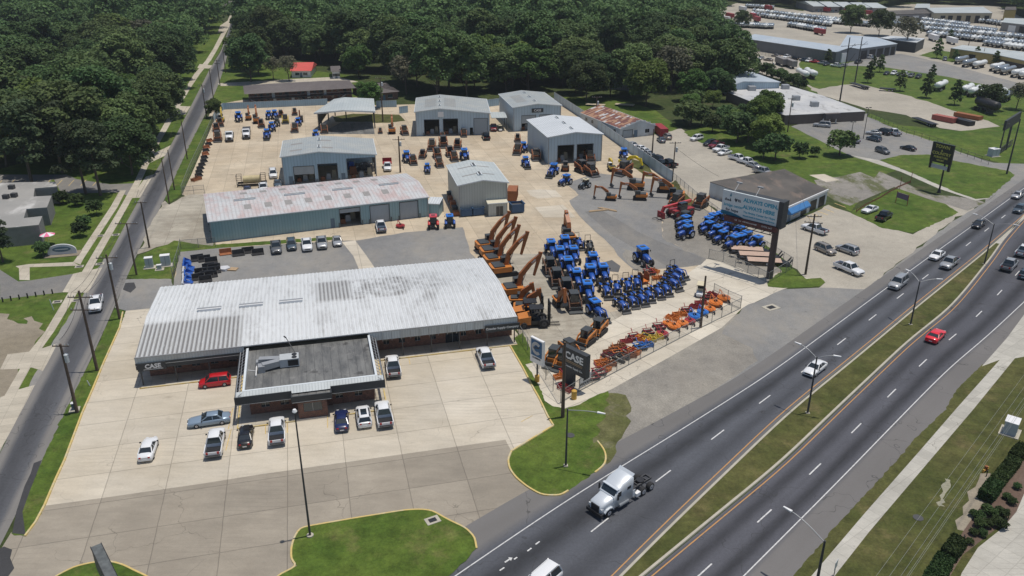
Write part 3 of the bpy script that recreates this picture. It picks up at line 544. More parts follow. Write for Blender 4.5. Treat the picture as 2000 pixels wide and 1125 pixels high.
sheet('pale_concrete_patch',[(1028,372),(1058,370),(1085,372),(1098,385),(1050,388),(1036,382)],9,M['concrete']); sheet('pale_concrete_patch',[(1045,405),(1100,400),(1125,425),(1062,425)],9,M['concrete'])
sheet('fence_weeds',[(1320,352),(1335,375),(1362,400),(1340,408),(1325,385),(1300,365)],10,M['verge'])
sheet('yard_weeds',[(650,228),(690,222),(780,224),(792,236),(760,240),(690,240),(655,238)],9,M['verge'])
sheet('fence_weeds',[(1225,308),(1262,318),(1280,345),(1262,345),(1235,325)],10,M['verge'])
sheet('corner_lawn',[(1498,551),(1540,520),(1575,545),(1603,543),(1612,552),(1600,560),(1530,563),(1500,560)],10,M['grass'])
sheet('fence_weeds',[(1420,436),(1436,436),(1500,482),(1548,520),(1530,532),(1480,490)],11,M['grass'])
# right lots
sheet('gravel_lot',[(1330,362),(1205,276),(1225,268),(1290,262),(1330,250),(1350,268),(1500,335),(1400,356),(1390,382),(1536,440),(1618,400),(1660,415),(1700,434),(1724,446),(1783,458),(1806,446),(1845,398),(1920,396),(1924,396),(1859,433),(1775,499),(1690,568),(1600,562),(1612,552),(1603,543),(1575,545),(1540,518),(1436,434)],5,M['gravel'])
sheet('side_lawn',[(1090,190),(1160,245),(1215,275),(1225,268),(1290,262),(1335,258),(1280,215),(1200,190)],4,M['grass'])
sheet('lawn',[(1335,258),(1360,275),(1500,335),(1540,335),(1582,356),(1617,372),(1660,415),(1715,345),(1760,330),(1660,303),(1600,274),(1545,247),(1440,225)],6,M['grass'])
sheet('old_asphalt_pad',[(1590,352),(1640,345),(1680,336),(1717,352),(1750,364),(1700,385),(1660,402),(1630,392),(1605,375)],8,M['weedy'])
sheet('concrete_pad',[(1580,342),(1610,340),(1640,352),(1614,356)],9,M['concrete'])
sheet('lawn',[(1660,415),(1700,434),(1724,446),(1783,455),(1806,446),(1872,415),(1845,398),(1825,393),(1756,369),(1725,376),(1690,400)],7,M['grass'])
sheet('gravel_drive',[(1705,350),(1756,369),(1825,393),(1845,398),(1890,412),(1925,396),(1905,389),(1860,383),(1815,380),(1756,352),(1718,335)],9,M['weedy'])
sheet('furniture_store_parking',[(1545,247),(1600,232),(1694,222),(1694,228),(1770,260),(1830,278),(1876,298),(1940,318),(2000,320),(2060,330),(2000,345),(1957,368),(1924,396),(1925,390),(1860,373),(1832,366),(1760,335),(1660,304),(1600,274)],8,M['asphalt_light'])
sheet('concrete_drive',[(1660,303),(1716,313),(1790,342),(1860,372),(1930,388),(1905,392),(1832,368),(1760,336)],10,M['walk_right'])
sheet('lawn',[(1718,313),(1760,303),(1815,302),(1830,308),(1868,315),(1970,334),(1982,342),(1968,356),(1930,387),(1905,389),(1860,373),(1790,342)],11,M['grass'])
sheet('lawn',[(1600,180),(1644,166),(1680,164),(1760,184),(1860,216),(1953,247),(1876,256),(1760,245),(1700,222),(1694,228),(1770,260),(1876,298),(1960,320),(2100,320),(2100,180),(1950,160),(1800,135),(1700,125),(1580,100),(1560,125),(1575,172),(1600,200)],6,M['grass'])
sheet('gravel_lot',[(1560,160),(1600,174),(1644,166),(1680,164),(1712,172),(1760,184),(1812,198),(1860,216),(1930,236),(1953,247),(1900,254),(1876,256),(1835,250),(1770,225),(1728,218),(1690,212),(1606,187)],9,M['gravel'])
sheet('truck_yard',[(1405,90),(1370,30),(1440,6),(1500,12),(1570,22),(1600,8),(1700,16),(1780,8),(1950,12),(2010,40),(2150,60),(2250,200),(2000,182),(1900,165),(1830,160),(1760,150),(1700,142),(1640,130),(1575,120),(1560,165),(1470,140),(1430,110)],5,M['gravel'])
sheet('truck_yard_drive',[(1640,128),(1700,110),(1760,105),(1850,125),(2000,165),(2150,200),(2150,230),(2000,182),(1850,150),(1720,130)],8,M['asphalt_light'])
sheet('parking_strip_lawn',[(1580,128),(1640,135),(1690,148),(1760,158),(1850,170),(1990,195),(2100,240),(2100,182),(1935,172),(1850,160),(1760,150),(1660,134),(1580,122)],9,M['grass'])
sheet('lawn',[(1795,108),(1830,98),(1860,102),(1880,116),(1860,122)],9,M['grass'])
# back properties left of centre
sheet('lane',[(425,163),(560,155),(660,150),(700,160),(640,165),(430,168)],8,M['walk'])
sheet('apartment_lot',[(405,232),(418,205),(475,195),(700,190),(700,208),(437,214),(420,225)],7,M['yard'])
sheet('back_lawn',[(425,162),(440,125),(540,128),(700,150),(700,190),(475,198),(418,204),(408,212)],6,M['grass'])
# far right side of the highway
RV=[(1550,1124),(1649,1010),(1736,917),(1790,854),(1844,803),(1867.5,762.5),(1917.5,712.5),(1967,660),(2000,620)]
sheet('verge_grass',RV[:7]+[(1960,700),(2060,640),(2250,700),(2300,1125),(2150,1400),(1350,1400)],10,M['verge'])
sheet('sidewalk',[(1540,1175),(1586,1124),(1688,1004),(1799,878),(1866.5,800),(1953.7,702),(1984,698),(1901,800),(1781,941),(1697,1040),(1631,1124),(1590,1175)],13,M['walk_right'])
sheet('driveway',[(1917.5,716),(1967,660),(2000,615),(2100,560),(2200,640),(2040,690),(1984,700),(1953,703)],12,M['walk_right'])
sheet('planting_bed',[(1990,905),(2080,860),(2080,1000),(1950,1030),(1880,1085),(1850,1135),(1830,1140),(1880,1040),(1950,940)],12,M['mulch'])
sheet('worn_path',[(1915,925),(1935,925),(1925,975),(1895,1040),(1870,1035),(1880,990)],12,M['bare_ground'])
sheet('car_park',[(2000,965),(2080,900),(2300,1000),(2200,1300),(1860,1180),(1878,1120),(1910,1070),(1960,1030),(1985,1000)],13,M['walk_right'])
sheet('old_concrete_apron',[(330,400),(345,392),(372,380),(404,380),(408,432),(416,480),(340,470),(268,497),(294,440),(322,392)],9,M['yard_old'])
sheet('dark_patch',[(66,905),(82,899),(70,930),(60,955),(44,1000),(50,1045),(24,1042),(32,1000),(48,950),(60,925)],10,M['patch'])
sheet('dark_patch',[(-10,1076),(8,1068),(24,1074),(20,1090),(28,1110),(10,1135),(-20,1130)],10,M['patch'])
sheet('dark_patch',[(245,553),(262,552),(266,562),(255,572),(240,566)],10,M['patch'])
sheet('dry_grass',[(1140,882),(1168,850),(1180,805),(1190,768),(1222,772),(1232,805),(1222,840),(1202,872),(1192,903),(1184,908),(1184,890),(1170,860)],11,M['verge_dry'])
for i,(a,b) in enumerate([((455,797),(446,838)),((518,826),(519,848)),((561,819),(561,846)),((452,838),(441,880)),((640,806),(640,836)),((777,694),(782,716)),((797,692),(801,712)),((1018,824),(1040,812))]):
    line('parking_bay_line',[P(*a),P(*b)],.11,9,M['line_faded'])
sheet('turn_arrow',[(985,1098),(994,1092),(993,1089),(1001,1090),(998,1096),(996,1094),(987,1100)],12,M['line_white'])
for a,b in (((976,1115),(985,1109)),((1004,1093),(1010,1089)),((1030,1077),(1038,1071)),((1046,1064),(1054,1058))): line('dotted_lane_line',[P(*a),P(*b)],.16,12,M['line_white'])
sheet('bare_patch',[(1845,935),(1856,938),(1850,960),(1838,985),(1846,990),(1832,988),(1840,955)],12,M['bare_pale'])
sheet('bare_patch',[(46,622),(62,618),(84,632),(78,660),(58,648)],5,M['bare_ground'])
sheet('tyre_stain',[(790,1005),(860,985),(1000,930),(990,945),(880,998),(830,1004)],7,M['stain']) if 0 else None
# ---------------- buildings ----------------
class Fr:
    """local frame of a building: x along its front, y away from the viewer's side, z up"""
    def __init__(s,FL,FR,BL,base=None,h=None):
        s.h=hgt(base[0],base[1],FL[1]) if h is None else h
        a,b,c=P(*FL,s.h),P(*FR,s.h),P(*BL,s.h); u=(b-a); s.W=u.length; s.u=u.normalized(); s.v=Vector((-s.u.y,s.u.x,0)); s.D=(c-a).dot(s.v); s.o=Vector((a.x,a.y,0)); s.rz=math.atan2(s.u.y,s.u.x)
    def loc(s,px,py,z=0):
        p=P(px,py,z)-s.o; return Vector((p.dot(s.u),p.dot(s.v),z))
    def hz(s,px,y,yt,ly=0.0):
        """height of a point on the plane y=ly seen at pixel row yt above the ground point under it"""
        return hgt(px,y,yt)
def wall(mb,O,U,N,L,top,ops=(),t=.2,mi=0,z0=0.0,breaks=()):
    O,U,N=Vector(O),Vector(U),Vector(N)
    xs=sorted(set([0,L]+[x for o in ops for x in o[:2]]+list(breaks))); xs=[x for x in xs if 0<=x<=L]
    for a,b in zip(xs,xs[1:]):
        if b-a<1e-4: continue
        m=(a+b)/2; segs=[]; z=z0
        for o in sorted([o for o in ops if o[0]<m<o[1]],key=lambda o:o[2]):
            if o[2]>z+1e-4: segs.append((z,z,o[2],o[2]))
            z=o[3]
        segs.append((z,z,top(b),top(a)))
        for s0,s1,s2,s3 in segs:
            q=[O+U*a+Vector((0,0,s0)),O+U*b+Vector((0,0,s1)),O+U*b+Vector((0,0,s2)),O+U*a+Vector((0,0,s3))]
            vs=q+[p+N*t for p in q]
            mb.add(vs,[(0,1,2,3),(7,6,5,4),(0,4,5,1),(1,5,6,2),(2,6,7,3),(3,7,4,0)],mi)
def fittings(root,O,U,N,ops,mats=None):
    """doors, windows and shutters in the openings of a wall"""
    O,U,N=Vector(O),Vector(U),Vector(N)
    for x0,x1,z0,z1,k in ops:
        if k=='open': continue
        mb=MB(); a=O+U*(x0+.02)+N*.07; b=O+U*(x1-.02)+N*.07
        zb=z0
        if k[:4]=='half': zb=z0+(z1-z0)*float(k[4:] or .5)
        vs=[a+Vector((0,0,zb)),b+Vector((0,0,zb)),b+Vector((0,0,z1)),a+Vector((0,0,z1))]; vs+= [p+N*.05 for p in vs]
        mb.add(vs,[(0,1,2,3),(7,6,5,4),(0,4,5,1),(1,5,6,2),(2,6,7,3),(3,7,4,0)])
        nm,mt={'roll':('roller_door','rolldoor'),'half':('roller_door','rolldoor'),'man.':('door','door_blue'),'win':('window','glass'),'winb':('window','glass_blue'),'white':('door','white')}[k[:4] if k[:3]!='win' else k]
        o=mb.build(nm,M[mt],root)
        if nm=='window' and (x1-x0)>.8:
            f=MB(); w_=.07
            for p,q in ((a,b),):
                f.bar(p+Vector((0,0,z0)),q+Vector((0,0,z0)),.05,w_); f.bar(p+Vector((0,0,z1)),q+Vector((0,0,z1)),.05,w_); f.bar((p+q)/2+Vector((0,0,z0)),(p+q)/2+Vector((0,0,z1)),w_,.05)
            f.build('frame',M['steel'],o)
def shed(name,label,F,axis='v',rf=.5,rise=1.0,hr=None,wm='wall_blue',rm='roof_grey',ops=(),oh=.25,left=(),vents=0,ventlen=2.2,sky=(),cat='warehouse',skip_right=None,door_edge=True,trim='trim_white',vw=.7,hollow=False):
    root=empty(name,F.o,F.rz,label,cat); W,D,h=F.W,F.D,F.h; hr=h if hr is None else hr
    X,Y=(1,0,0),(0,1,0)
    if axis=='v':
        rx=W*rf; rz=max(h,hr)+rise
        top=lambda x: h+(rz-h)*x/rx if x<=rx else rz+(hr-rz)*(x-rx)/(W-rx)
        fl,fr=(lambda y:h),(lambda y:hr); br=(rx,)
        prof=[(-oh,top(0)-(rz-h)/rx*oh),(rx,rz),(W+oh,top(W)+(hr-rz)/(W-rx)*oh)]
    else:
        ry=D*rf; rz=h+rise
        top=lambda x:h; br=()
        side=lambda y: h+(rz-h)*y/ry if y<=ry else rz+(hr-rz)*(y-ry)/(D-ry)
        fl=fr=side
    w_=MB(); wall(w_,(0,0,0),X,Y,W,top,ops,breaks=br); ops2=[(a,b,c,d,e) for a,b,c,d,e in left]
    sb=() if axis=='v' else (D*rf,)
    wall(w_,(0,.2,0),Y,X,D-.4,(lambda y:fl(y+.2)),ops2,breaks=[b-.2 for b in sb])
    if skip_right is None: wall(w_,(W,.2,0),Y,(-1,0,0),D-.4,(lambda y:fr(y+.2)),breaks=[b-.2 for b in sb])
    tb=top if axis=='v' else (lambda x:hr); wall(w_,(0,D,0),X,(0,-1,0),W,tb,breaks=br)
    w_.build('wall',M[wm],root)
    fittings(root,(0,0,0),X,Y,ops)
    fittings(root,(0,.2,0),Y,X,left)
    r=MB(); t=.1
    if axis=='v':
        (a0,a1),(b0,b1),(c0,c1)=prof
        for (p0,p1),(q0,q1) in (((a0,a1),(b0,b1)),((b0,b1),(c0,c1))): r.ext([(p0,p1+.01),(q0,q1+.01),(q0,q1+t),(p0,p1+t)],-oh,D+oh)
        rr=r.build('roof',M[rm],root)
        tm=MB()
        for yy in (-oh-.05,):
            tm.bar((a0-.05,yy,a1-.02),(b0,yy,b1-.02),.08,.26); tm.bar((b0,yy,b1-.02),(c0+.05,yy,c1-.02),.08,.26)
        tm.bar((a0-.06,-oh,a1),(a0-.06,D+oh,a1),.12,.18); tm.bar((c0+.06,-oh,c1),(c0+.06,D+oh,c1),.12,.18)
        tm.build('gutter',M[trim],root)
        for i in range(vents):
            y=D*(i+.6)/(vents+.2); v=MB(); v.bx((rx-vw/2,y-ventlen/2,rz-.05),(rx+vw/2,y+ventlen/2,rz+.32)); v.bx((rx-vw/4,y-ventlen/2-.02,rz+.3),(rx+vw/4,y+ventlen/2+.02,rz+.36),1); v.build('ridge_vent',[M['trim_white'],M['steel_dark']],root)
    else:
        ry=D*rf; s1=(rz-h)/ry; s2=(rz-hr)/(D-ry); vs=[]
        for y,z in ((-oh,h-s1*oh+.01),(ry,rz+.01),(D+oh,hr-s2*oh+.01)): vs+=[(-oh,y,z),(W+oh,y,z),(-oh,y,z+t),(W+oh,y,z+t)]
        r.add(vs,[(2,3,7,6),(6,7,11,10),(0,4,5,1),(4,8,9,5),(0,1,3,2),(8,10,11,9),(0,2,6,4),(4,6,10,8),(1,5,7,3),(5,9,11,7)]); rr=r.build('roof',M[rm],root)
        tm=MB(); tm.bar((-oh,-oh-.05,h-.02),(W+oh,-oh-.05,h-.02),.1,.2); tm.build('gutter',M[trim],root)
        for i in range(vents):
            x=W*(i+.75)/(vents+.4); v=MB(); v.bx((x-ventlen/2,ry-.35,rz-.05),(x+ventlen/2,ry+.35,rz+.35)); v.bx((x-ventlen/2-.02,ry-.12,rz+.33),(x+ventlen/2+.02,ry+.12,rz+.4),1); v.build('ridge_vent',[M['trim_white'],M['steel_dark']],root)
    if name in('workshop','equipment_shed','tall_store','long_shed','warehouse') and W>8:
        for xx,hh_ in ((.12,fl(0)),(W-.12,fr(0))): MB().bx((xx-.07,-.14,.1),(xx+.07,-.02,hh_-.1)).build('downpipe',M['steel'],root)
    for x0_,x1_,z0_,z1_,k_ in ops:
        if x1_-x0_>2.5:
            q_=MB(); q_.bx((x0_-.12,-.05,z0_),(x0_,-.003,z1_)); q_.bx((x1_,-.05,z0_),(x1_+.12,-.003,z1_)); q_.bx((x0_-.12,-.05,z1_),(x1_+.12,-.003,z1_+.14)); q_.build('door_frame',M['steel_dark'],root)
            for xb in (x0_-.35,x1_+.35): MB().tube((xb,-.35,0),(xb,-.35,1.1),.10,n=8).build('guard_post',M['steel_dark'],root)
            if k_[:4] in('open','half'):
                for t_ in range(3): MB().box((x0_+(x1_-x0_)*(.2+.3*t_),2.5+1.3*t_,.5+.2*t_),(1.3,1.6,1.0+.5*t_),top=.7).build('stock_inside',M[('rust_orange','steel','tan_wall')[t_]],root)
    for (x,y,sx,sy) in sky:      # translucent roof panels, local centre and size
        s_=MB()
        if axis=='v':
            f=lambda xx: (h+(rz-h)*xx/rx if xx<=rx else rz+(hr-rz)*(xx-rx)/(W-rx))+t+.03
            s_.add([(x-sx/2,y-sy/2,f(x-sx/2)),(x+sx/2,y-sy/2,f(x+sx/2)),(x+sx/2,y+sy/2,f(x+sx/2)),(x-sx/2,y+sy/2,f(x-sx/2))],[(0,1,2,3)])
        else:
            f=lambda yy: side(yy)+t+.03
            s_.add([(x-sx/2,y-sy/2,f(y-sy/2)),(x+sx/2,y-sy/2,f(y-sy/2)),(x+sx/2,y+sy/2,f(y+sy/2)),(x-sx/2,y+sy/2,f(y+sy/2))],[(0,1,2,3)])
        s_.build('roof_panel',M['sky_panel'],root)
    return root
M['sky_panel']=plain('aged_translucent_panel',(.27,.26,.25),.7,var=.2)
def fo(F,x0,x1,W0,W1,z0,z1,k):   # opening from pixel columns measured along the front between W0 and W1
    g=lambda x:(x-W0)/(W1-W0)*F.W
    return (g(x0),g(x1),z0,z1,k)
# --- tall pale blue workshop nearest the right fence
F7=Fr((1071,268),(1177,262),(1031,234),base=(1071,321)); h7=F7.h
b7=shed('workshop','tall pale blue metal workshop with bright white roof and two dark open bays',F7,rf=.5,rise=1.0,rm='roof_white',vents=3,ops=[fo(F7,1090,1121,1071,1177,0,h7*.66,'open'),fo(F7,1128,1159,1071,1177,0,h7*.66,'open')])
# --- workshop behind it
F6=Fr((1003,210),(1096,206),(974,184),base=(1004,257))
b6=shed('workshop','pale blue metal workshop with grey roof and a small dark sign over two bays',F6,rf=.5,rise=.9,rm='roof_grey',vents=3,ops=[fo(F6,1019,1046,1003,1096,0,F6.h*.64,'half.5'),fo(F6,1054,1080,1003,1096,0,F6.h*.64,'half.6')],sky=[(F6.W*.25,F6.D*(.25+.055*i),F6.W*.22,.35) for i in range(9)])
mb=MB(); x,z=F6.W*.5,F6.h*.84; mb.bx((x-1.9,-.12,z-.65),(x+1.9,-.03,z+.65)); text_into(mb,'CASE',1.0,(x,-.12,z),(1,0,0),(0,0,1),mi=1,bold=.02); mb.build('sign_board',[M['trim_dark'],M['white']],b6)
F5=Fr((811,218.4),(956,216),(794,191.6),base=(814,266)); h5=F5.h
b5=shed('workshop','wide pale blue metal workshop with grey roof two open bays and one closed roller door',F5,rf=.33,rise=.9,hr=h5*.9,rm='roof_grey',vents=3,ventlen=1.8,ops=[fo(F5,828.6,857,812,956,0,h5*.66,'open'),fo(F5,865.6,893.4,812,956,0,h5*.68,'open'),fo(F5,900,905,812,956,0,2.4,'man.'),fo(F5,917,923,812,956,0,2.4,'open'),fo(F5,925.5,952,812,956,0,h5*.68,'roll')],sky=[(F5.W*.2,F5.D*(.2+.055*i),F5.W*.16,.3) for i in range(11)]+[(F5.W*.47,F5.D*(.2+.055*i),F5.W*.16,.3) for i in range(11)])
mb=MB(); x=F5.W*.34; z=h5*.88; mb.bx((x-.9,-.1,z-.8),(x+.9,-.02,z+.8)); mb.build('sign_board',[M['white']],b5)
# open lean-to with red truck stands right of it: small canopy
cv=empty('canopy',P(958,250),F5.rz,'small dark open lean-to canopy against the right side of the wide workshop','canopy')
mb=MB(); mb.box((2.6,0,4.2),(5,9,.15)); mb.build('roof',M['roof_silver'],cv)
for x,y in((4.9,-4.2),(4.9,4.2)): MB().tube((x,y,0),(x,y,4.1),.1).build('post',M['steel_dark'],cv)
# --- part open shed
F3=Fr((549,306.4),(733,297),(541,276),base=(556,361.5)); h3=F3.h
def g3(x): return (x-551)/(733-551)*F3.W
b3=shed('equipment_shed','long pale blue metal shed with patched grey roof and open bay at its right end',F3,rf=.40,rise=.9,hr=h3*.92,wm='wall_blue2',rm='roof_grey',ops=[(g3(561),g3(569),0,2.2,'man.'),(g3(572),g3(611),0,h3*.62,'half.55'),(g3(619),g3(656),0,h3*.66,'open'),(g3(663),g3(671),0,2.3,'man.'),(g3(676),g3(731),0,h3*.80,'open')],skip_right=1,sky=[(F3.W*.15,F3.D*.25,F3.W*.13,1.2),(F3.W*.15,F3.D*.65,F3.W*.13,1.2),(F3.W*.49,F3.D*.25,F3.W*.12,1.2),(F3.W*.47,F3.D*.7,F3.W*.12,1.2)],vents=2,ventlen=2.5)
for y in (.33,.66): MB().bx((F3.W-.35,F3.D*y-.15,0),(F3.W-.05,F3.D*y+.15,h3*.92)).build('post',M['steel_dark'],b3)
MB().bx((F3.W-.3,F3.D-.4,0),(F3.W-.02,F3.D-.1,h3*.92)).build('post',M['steel_dark'],b3)
# --- open canopy shed
F4=Fr((613,221),(732.6,218),(640,191),base=(619,254)); h4=F4.h
b4=empty('open_shed',F4.o,F4.rz,'open sided storage shed with silver gable roof on steel posts and dark floor','shed')
def l4(x,y,z): return F4.loc(x,y,z)
hh=h4; q=[l4(613,221,hh),l4(671,215.6,hh+1.6),l4(732.6,218,hh),l4(729.6,193,hh),l4(673,190.5,hh+1.6),l4(652,194,hh+.2)]
mb=MB(); vs=q+[v+Vector((0,0,.12)) for v in q]; mb.add(vs,[(6,7,10,11),(7,8,9,10),(5,4,1,0),(4,3,2,1),(0,1,7,6),(1,2,8,7),(2,3,9,8),(3,4,10,9),(4,5,11,10),(5,0,6,11)]); mb.build('roof',M['roof_silver'],b4)
mb=MB(); mb.bar(q[0]-Vector((0,.1,.1)),q[1]-Vector((0,.1,.1)),.15,.5); mb.bar(q[1]-Vector((0,.1,.1)),q[2]-Vector((0,.1,.1)),.15,.5); mb.bar(q[2]-Vector((0,0,.1)),q[3]-Vector((0,0,.1)),.15,.4); mb.build('fascia',M['trim_white'],b4)
for a in [q[0]+Vector((1.2,.3,0)),q[0].lerp(q[5],.3),q[0].lerp(q[5],.65),q[5],q[2]-Vector((.4,-.3,0)),q[3]-Vector((.4,0,0)),q[4],q[2].lerp(q[3],.5)-Vector((.4,0,0))]:
    MB().bx((a.x-.18,a.y-.18,0),(a.x+.18,a.y+.18,a.z-.12)).build('post',M['steel_dark'],b4)
for a,b_ in ((q[5],q[3]),): 
    mb=MB(); mb.bar((a.x,a.y,a.z-.5),(b_.x,b_.y,b_.z-.5),.2,.7); mb.build('back_beam',M['steel_dark'],b4)
a,b_=q[0]+Vector((1.2,.3,0)),q[0].lerp(q[5],.65)
mb=MB(); mb.add([(a.x,a.y,hh-.2),(b_.x,b_.y,hh-.1),(b_.x,b_.y,hh-2.8),(a.x,a.y,hh-4.2)],[(0,1,2,3)]); mb.build('side_sheet',M['steel_dark'],b4)
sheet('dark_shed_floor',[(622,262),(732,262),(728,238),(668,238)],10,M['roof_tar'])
# --- long low shed with pinkish roof
F2=Fr((408,433),(836,384.5),(399,380),base=(415,474)); h2=F2.h
def g2(x): return (x-414)/(838-414)*F2.W
b2=shed('long_shed','long low teal metal shed with weathered pinkish white roof and square roof panels',F2,axis='u',rf=.42,rise=1.2,wm='wall_teal',rm='roof_pink',ops=[(g2(638),g2(646),0,2.2,'man.'),(g2(657),g2(697),0,h2*.86,'half.78'),(g2(717.6),g2(756),0,h2*.86,'roll'),(g2(778),g2(815.5),0,h2*.86,'roll')],vents=4,ventlen=4.5,sky=[(F2.W*(.175+.0915*i),F2.D*.24,1.5,2.3) for i in range(8)]+[(F2.W*(.175+.0915*i),F2.D*.80,1.5,2.3) for i in range(8)])
F2a=Fr((836,397),(857,398),(835,388),h=3.0)
ln=shed('lean_to','small white roofed metal lean-to at the right end of the long teal shed',F2a,axis='u',rf=.99,rise=.4,wm='wall_teal',rm='roof_white',cat='shed')
# --- high store in the middle of the yard
F8=Fr((896,362),(991,356),(872,323),base=(901,422)); h8=F8.h
b8=shed('tall_store','tall windowless pale grey metal store with two roof vents in the middle of the yard',F8,rf=.5,rise=.9,wm='wall_cream',rm='roof_silver',vents=2,ventlen=2.4,vw=1.0,sky=[(F8.W*.3,F8.D*.32,F8.W*.3,.5),(F8.W*.7,F8.D*.32,F8.W*.26,.5),(F8.W*.3,F8.D*.7,F8.W*.3,.5),(F8.W*.7,F8.D*.7,F8.W*.26,.5)])
F8a=Fr((954,397.5),(990,395),(950,387),h=3.1)
M['roof_cream']=plain('cream_sheet_roof',(.62,.58,.45),.5)
shed('office_cabin','small cream roofed cabin against the front of the tall grey store with glass door',F8a,axis='u',rf=.98,rise=.5,wm='wall_cream',rm='roof_cream',cat='cabin',ops=[(F8a.W*.42,F8a.W*.8,0,2.3,'win')])
# --- the showroom
F1=Fr((263,701),(1010,620),(312,562),h=4.5); W,D,h=F1.W,F1.D,F1.h
b1=empty('showroom',F1.o,F1.rz,'long brick showroom with huge ribbed white metal roof and flat roofed front annex','showroom')
rise=1.0; ry=D*.46; t=.12
def rp(x,y): return h+rise*(y/ry if y<=ry else (D-y)/(D-ry))
nx=1; vs=[]
for y in (0,ry,D): vs+=[(0,y,rp(0,y)),(W,y,rp(0,y)),(0,y,rp(0,y)+t),(W,y,rp(0,y)+t)]
mb=MB(); mb.add(vs,[(2,3,7,6),(6,7,11,10),(0,4,5,1),(4,8,9,5),(0,1,3,2),(8,10,11,9),(0,2,6,4),(4,6,10,8),(1,5,7,3),(5,9,11,7)])
# raised ribs of the sheeting
k=0; x=.31
while x<W-.1:
    for y0,y1 in ((.0,ry),(ry,D)):
        z0,z1=rp(0,y0)+t,rp(0,y1)+t; mb.add([(x-.09,y0,z0),(x+.09,y0,z0),(x+.05,y0,z0+.09),(x-.05,y0,z0+.09),(x-.09,y1,z1),(x+.09,y1,z1),(x+.05,y1,z1+.09),(x-.05,y1,z1+.09)],[(0,1,2,3),(0,3,7,4),(3,2,6,7),(1,5,6,2),(7,6,5,4)])
    x+=.62
mb.build('roof',M['roof_showroom'],b1)
ax0,ax1=F1.loc(476,681,4.4).x,F1.loc(720,653,4.4).x       # annex span
for xx in (411,492,569): 
    c=F1.loc(xx+0,590+ (609-590)*(0),5.5).x
    c=F1.loc(xx,{411:600,492:592,569:584}[xx],5.5).x; v=MB(); v.bx((c-1.75,ry-.35,rp(0,ry)+.05),(c+1.75,ry+.35,rp(0,ry)+.5)); v.bx((c-1.8,ry-.1,rp(0,ry)+.5),(c+1.8,ry+.3,rp(0,ry)+.56),1); v.build('ridge_vent',[M['white'],M['steel']],b1)
ws=2.6                                                     # depth of the covered walk
mb=MB()
def wins(x0,x1,n,wd=1.1,z0=1.0,z1=2.5): return [(x0+(x1-x0)*(i+.5)/n-wd/2,x0+(x1-x0)*(i+.5)/n+wd/2,z0,z1,'win') for i in range(n)]
opL=wins(1.0,ax0-.8,5); opR=wins(ax1+1.5,W-2,8,.9); opR[4]=(opR[4][0],opR[4][0]+2.2,0,2.4,'win')
wall(mb,(1,ws,0),(1,0,0),(0,1,0),W-1.2,lambda x:3.6,[(a-1,b-1,c,d,e) for a,b,c,d,e in opL+opR],t=.3)
wall(mb,(1,ws+.3,0),(0,1,0),(1,0,0),D-ws-.7,lambda y:3.6); wall(mb,(W-.2,ws+.3,0),(0,1,0),(-1,0,0),D-ws-.7,lambda y:3.6); wall(mb,(1,D-.1,0),(1,0,0),(0,-1,0),W-1.2,lambda x:3.6,t=.3)
mb.build('wall',M['brick'],b1)
fittings(b1,(1,ws,0),(1,0,0),(0,1,0),[(a-1,b-1,c,d,e) for a,b,c,d,e in opL+opR])
mb=MB(); mb.bx((0,0,2.9),(.12,D,h+.0)); mb.bx((W-.12,0,3.3),(W,D,h+.0)); mb.bx((0.12,D-.12,3.0),(W-.12,D,h-.02)); mb.build('side_fascia',M['trim_white'],b1)
F_=MB(); F_.bx((-.02,-.1,h-.75),(ax0,.0,h+.1)); F_.bx((ax1,-.1,h-1.25),(W+.02,.0,h+.1)); F_.bx((-.05,-.14,h+.06),(W+.05,-.02,h+.2),1); F_.build('fascia',[siding('corrugated_fascia',(.50,.54,.55),sp=.4,c2=(.42,.43,.41)),M['steel']],b1)
F_=MB(); F_.bx((-.05,-.18,h-1.75),(ax0,-.04,h-.74)); F_.bx((-.05,-.22,h-1.12),(ax0,-.185,h-1.06),1); F_.build('dark_fascia_band',[M['trim_dark'],M['steel']],b1)
mb=MB(); mb.bx((0.1,0,h-1.3),(W-.1,ws+.1,h-1.2)); mb.build('soffit',M['tan_wall'],b1)
for i in range(13):
    x=ax1+2+i*(W-ax1-6)/12; mb=MB(); mb.bar((x,-.16,h-1.5),(x,-.16,h+.05),.05,.05); mb.build('sign_bracket',M['steel'],b1)
for x in list(np.linspace(.4,ax0-.5,4))+list(np.linspace(ax1+.6,W-.4,6)): MB().bx((x-.08,.1,0),(x+.08,.26,h-1.25)).build('post',M['steel_dark'],b1)
s1=F1.loc(283,720,3.4).x
mb=MB(); mb.bx((s1-1.2,-.3,h-1.95),(s1+2.6,-.16,h-.75)); text_into(mb,'CASE',.92,(s1+.9,-.3,h-1.3),(1,0,0),(0,0,1),mi=1,bold=.035); mb.bx((s1-.4,-.32,h-1.78),(s1+2.2,-.3,h-1.72),1); mb.build('sign_board',[M['trim_dark'],M['white']],b1)
mb=MB(); mb.bx((W-5.2,-.34,h-1.9),(W+.35,-.2,h-.75)); text_into(mb,'Crawler Supply Company',.50,(W-2.45,-.34,h-1.32),(1,0,0),(0,0,1),mi=1,bold=.012); mb.build('sign_board',[M['trim_dark'],M['white']],b1)
MB().bx((.2,-.6,0.0),(ax0,ws-.02,.14)).build('walkway',M['walk'],b1); MB().bx((ax1,-.6,0.0),(W-.1,ws-.02,.14)).build('walkway',M['walk'],b1)
MB().bx((0,-.75,0),(ax0-.2,-.62,.16)).build('step_edge',M['kerb_yellow'],b1); MB().bx((ax1,-.75,0),(W-.1,-.62,.16)).build('step_edge',M['kerb_yellow'],b1)
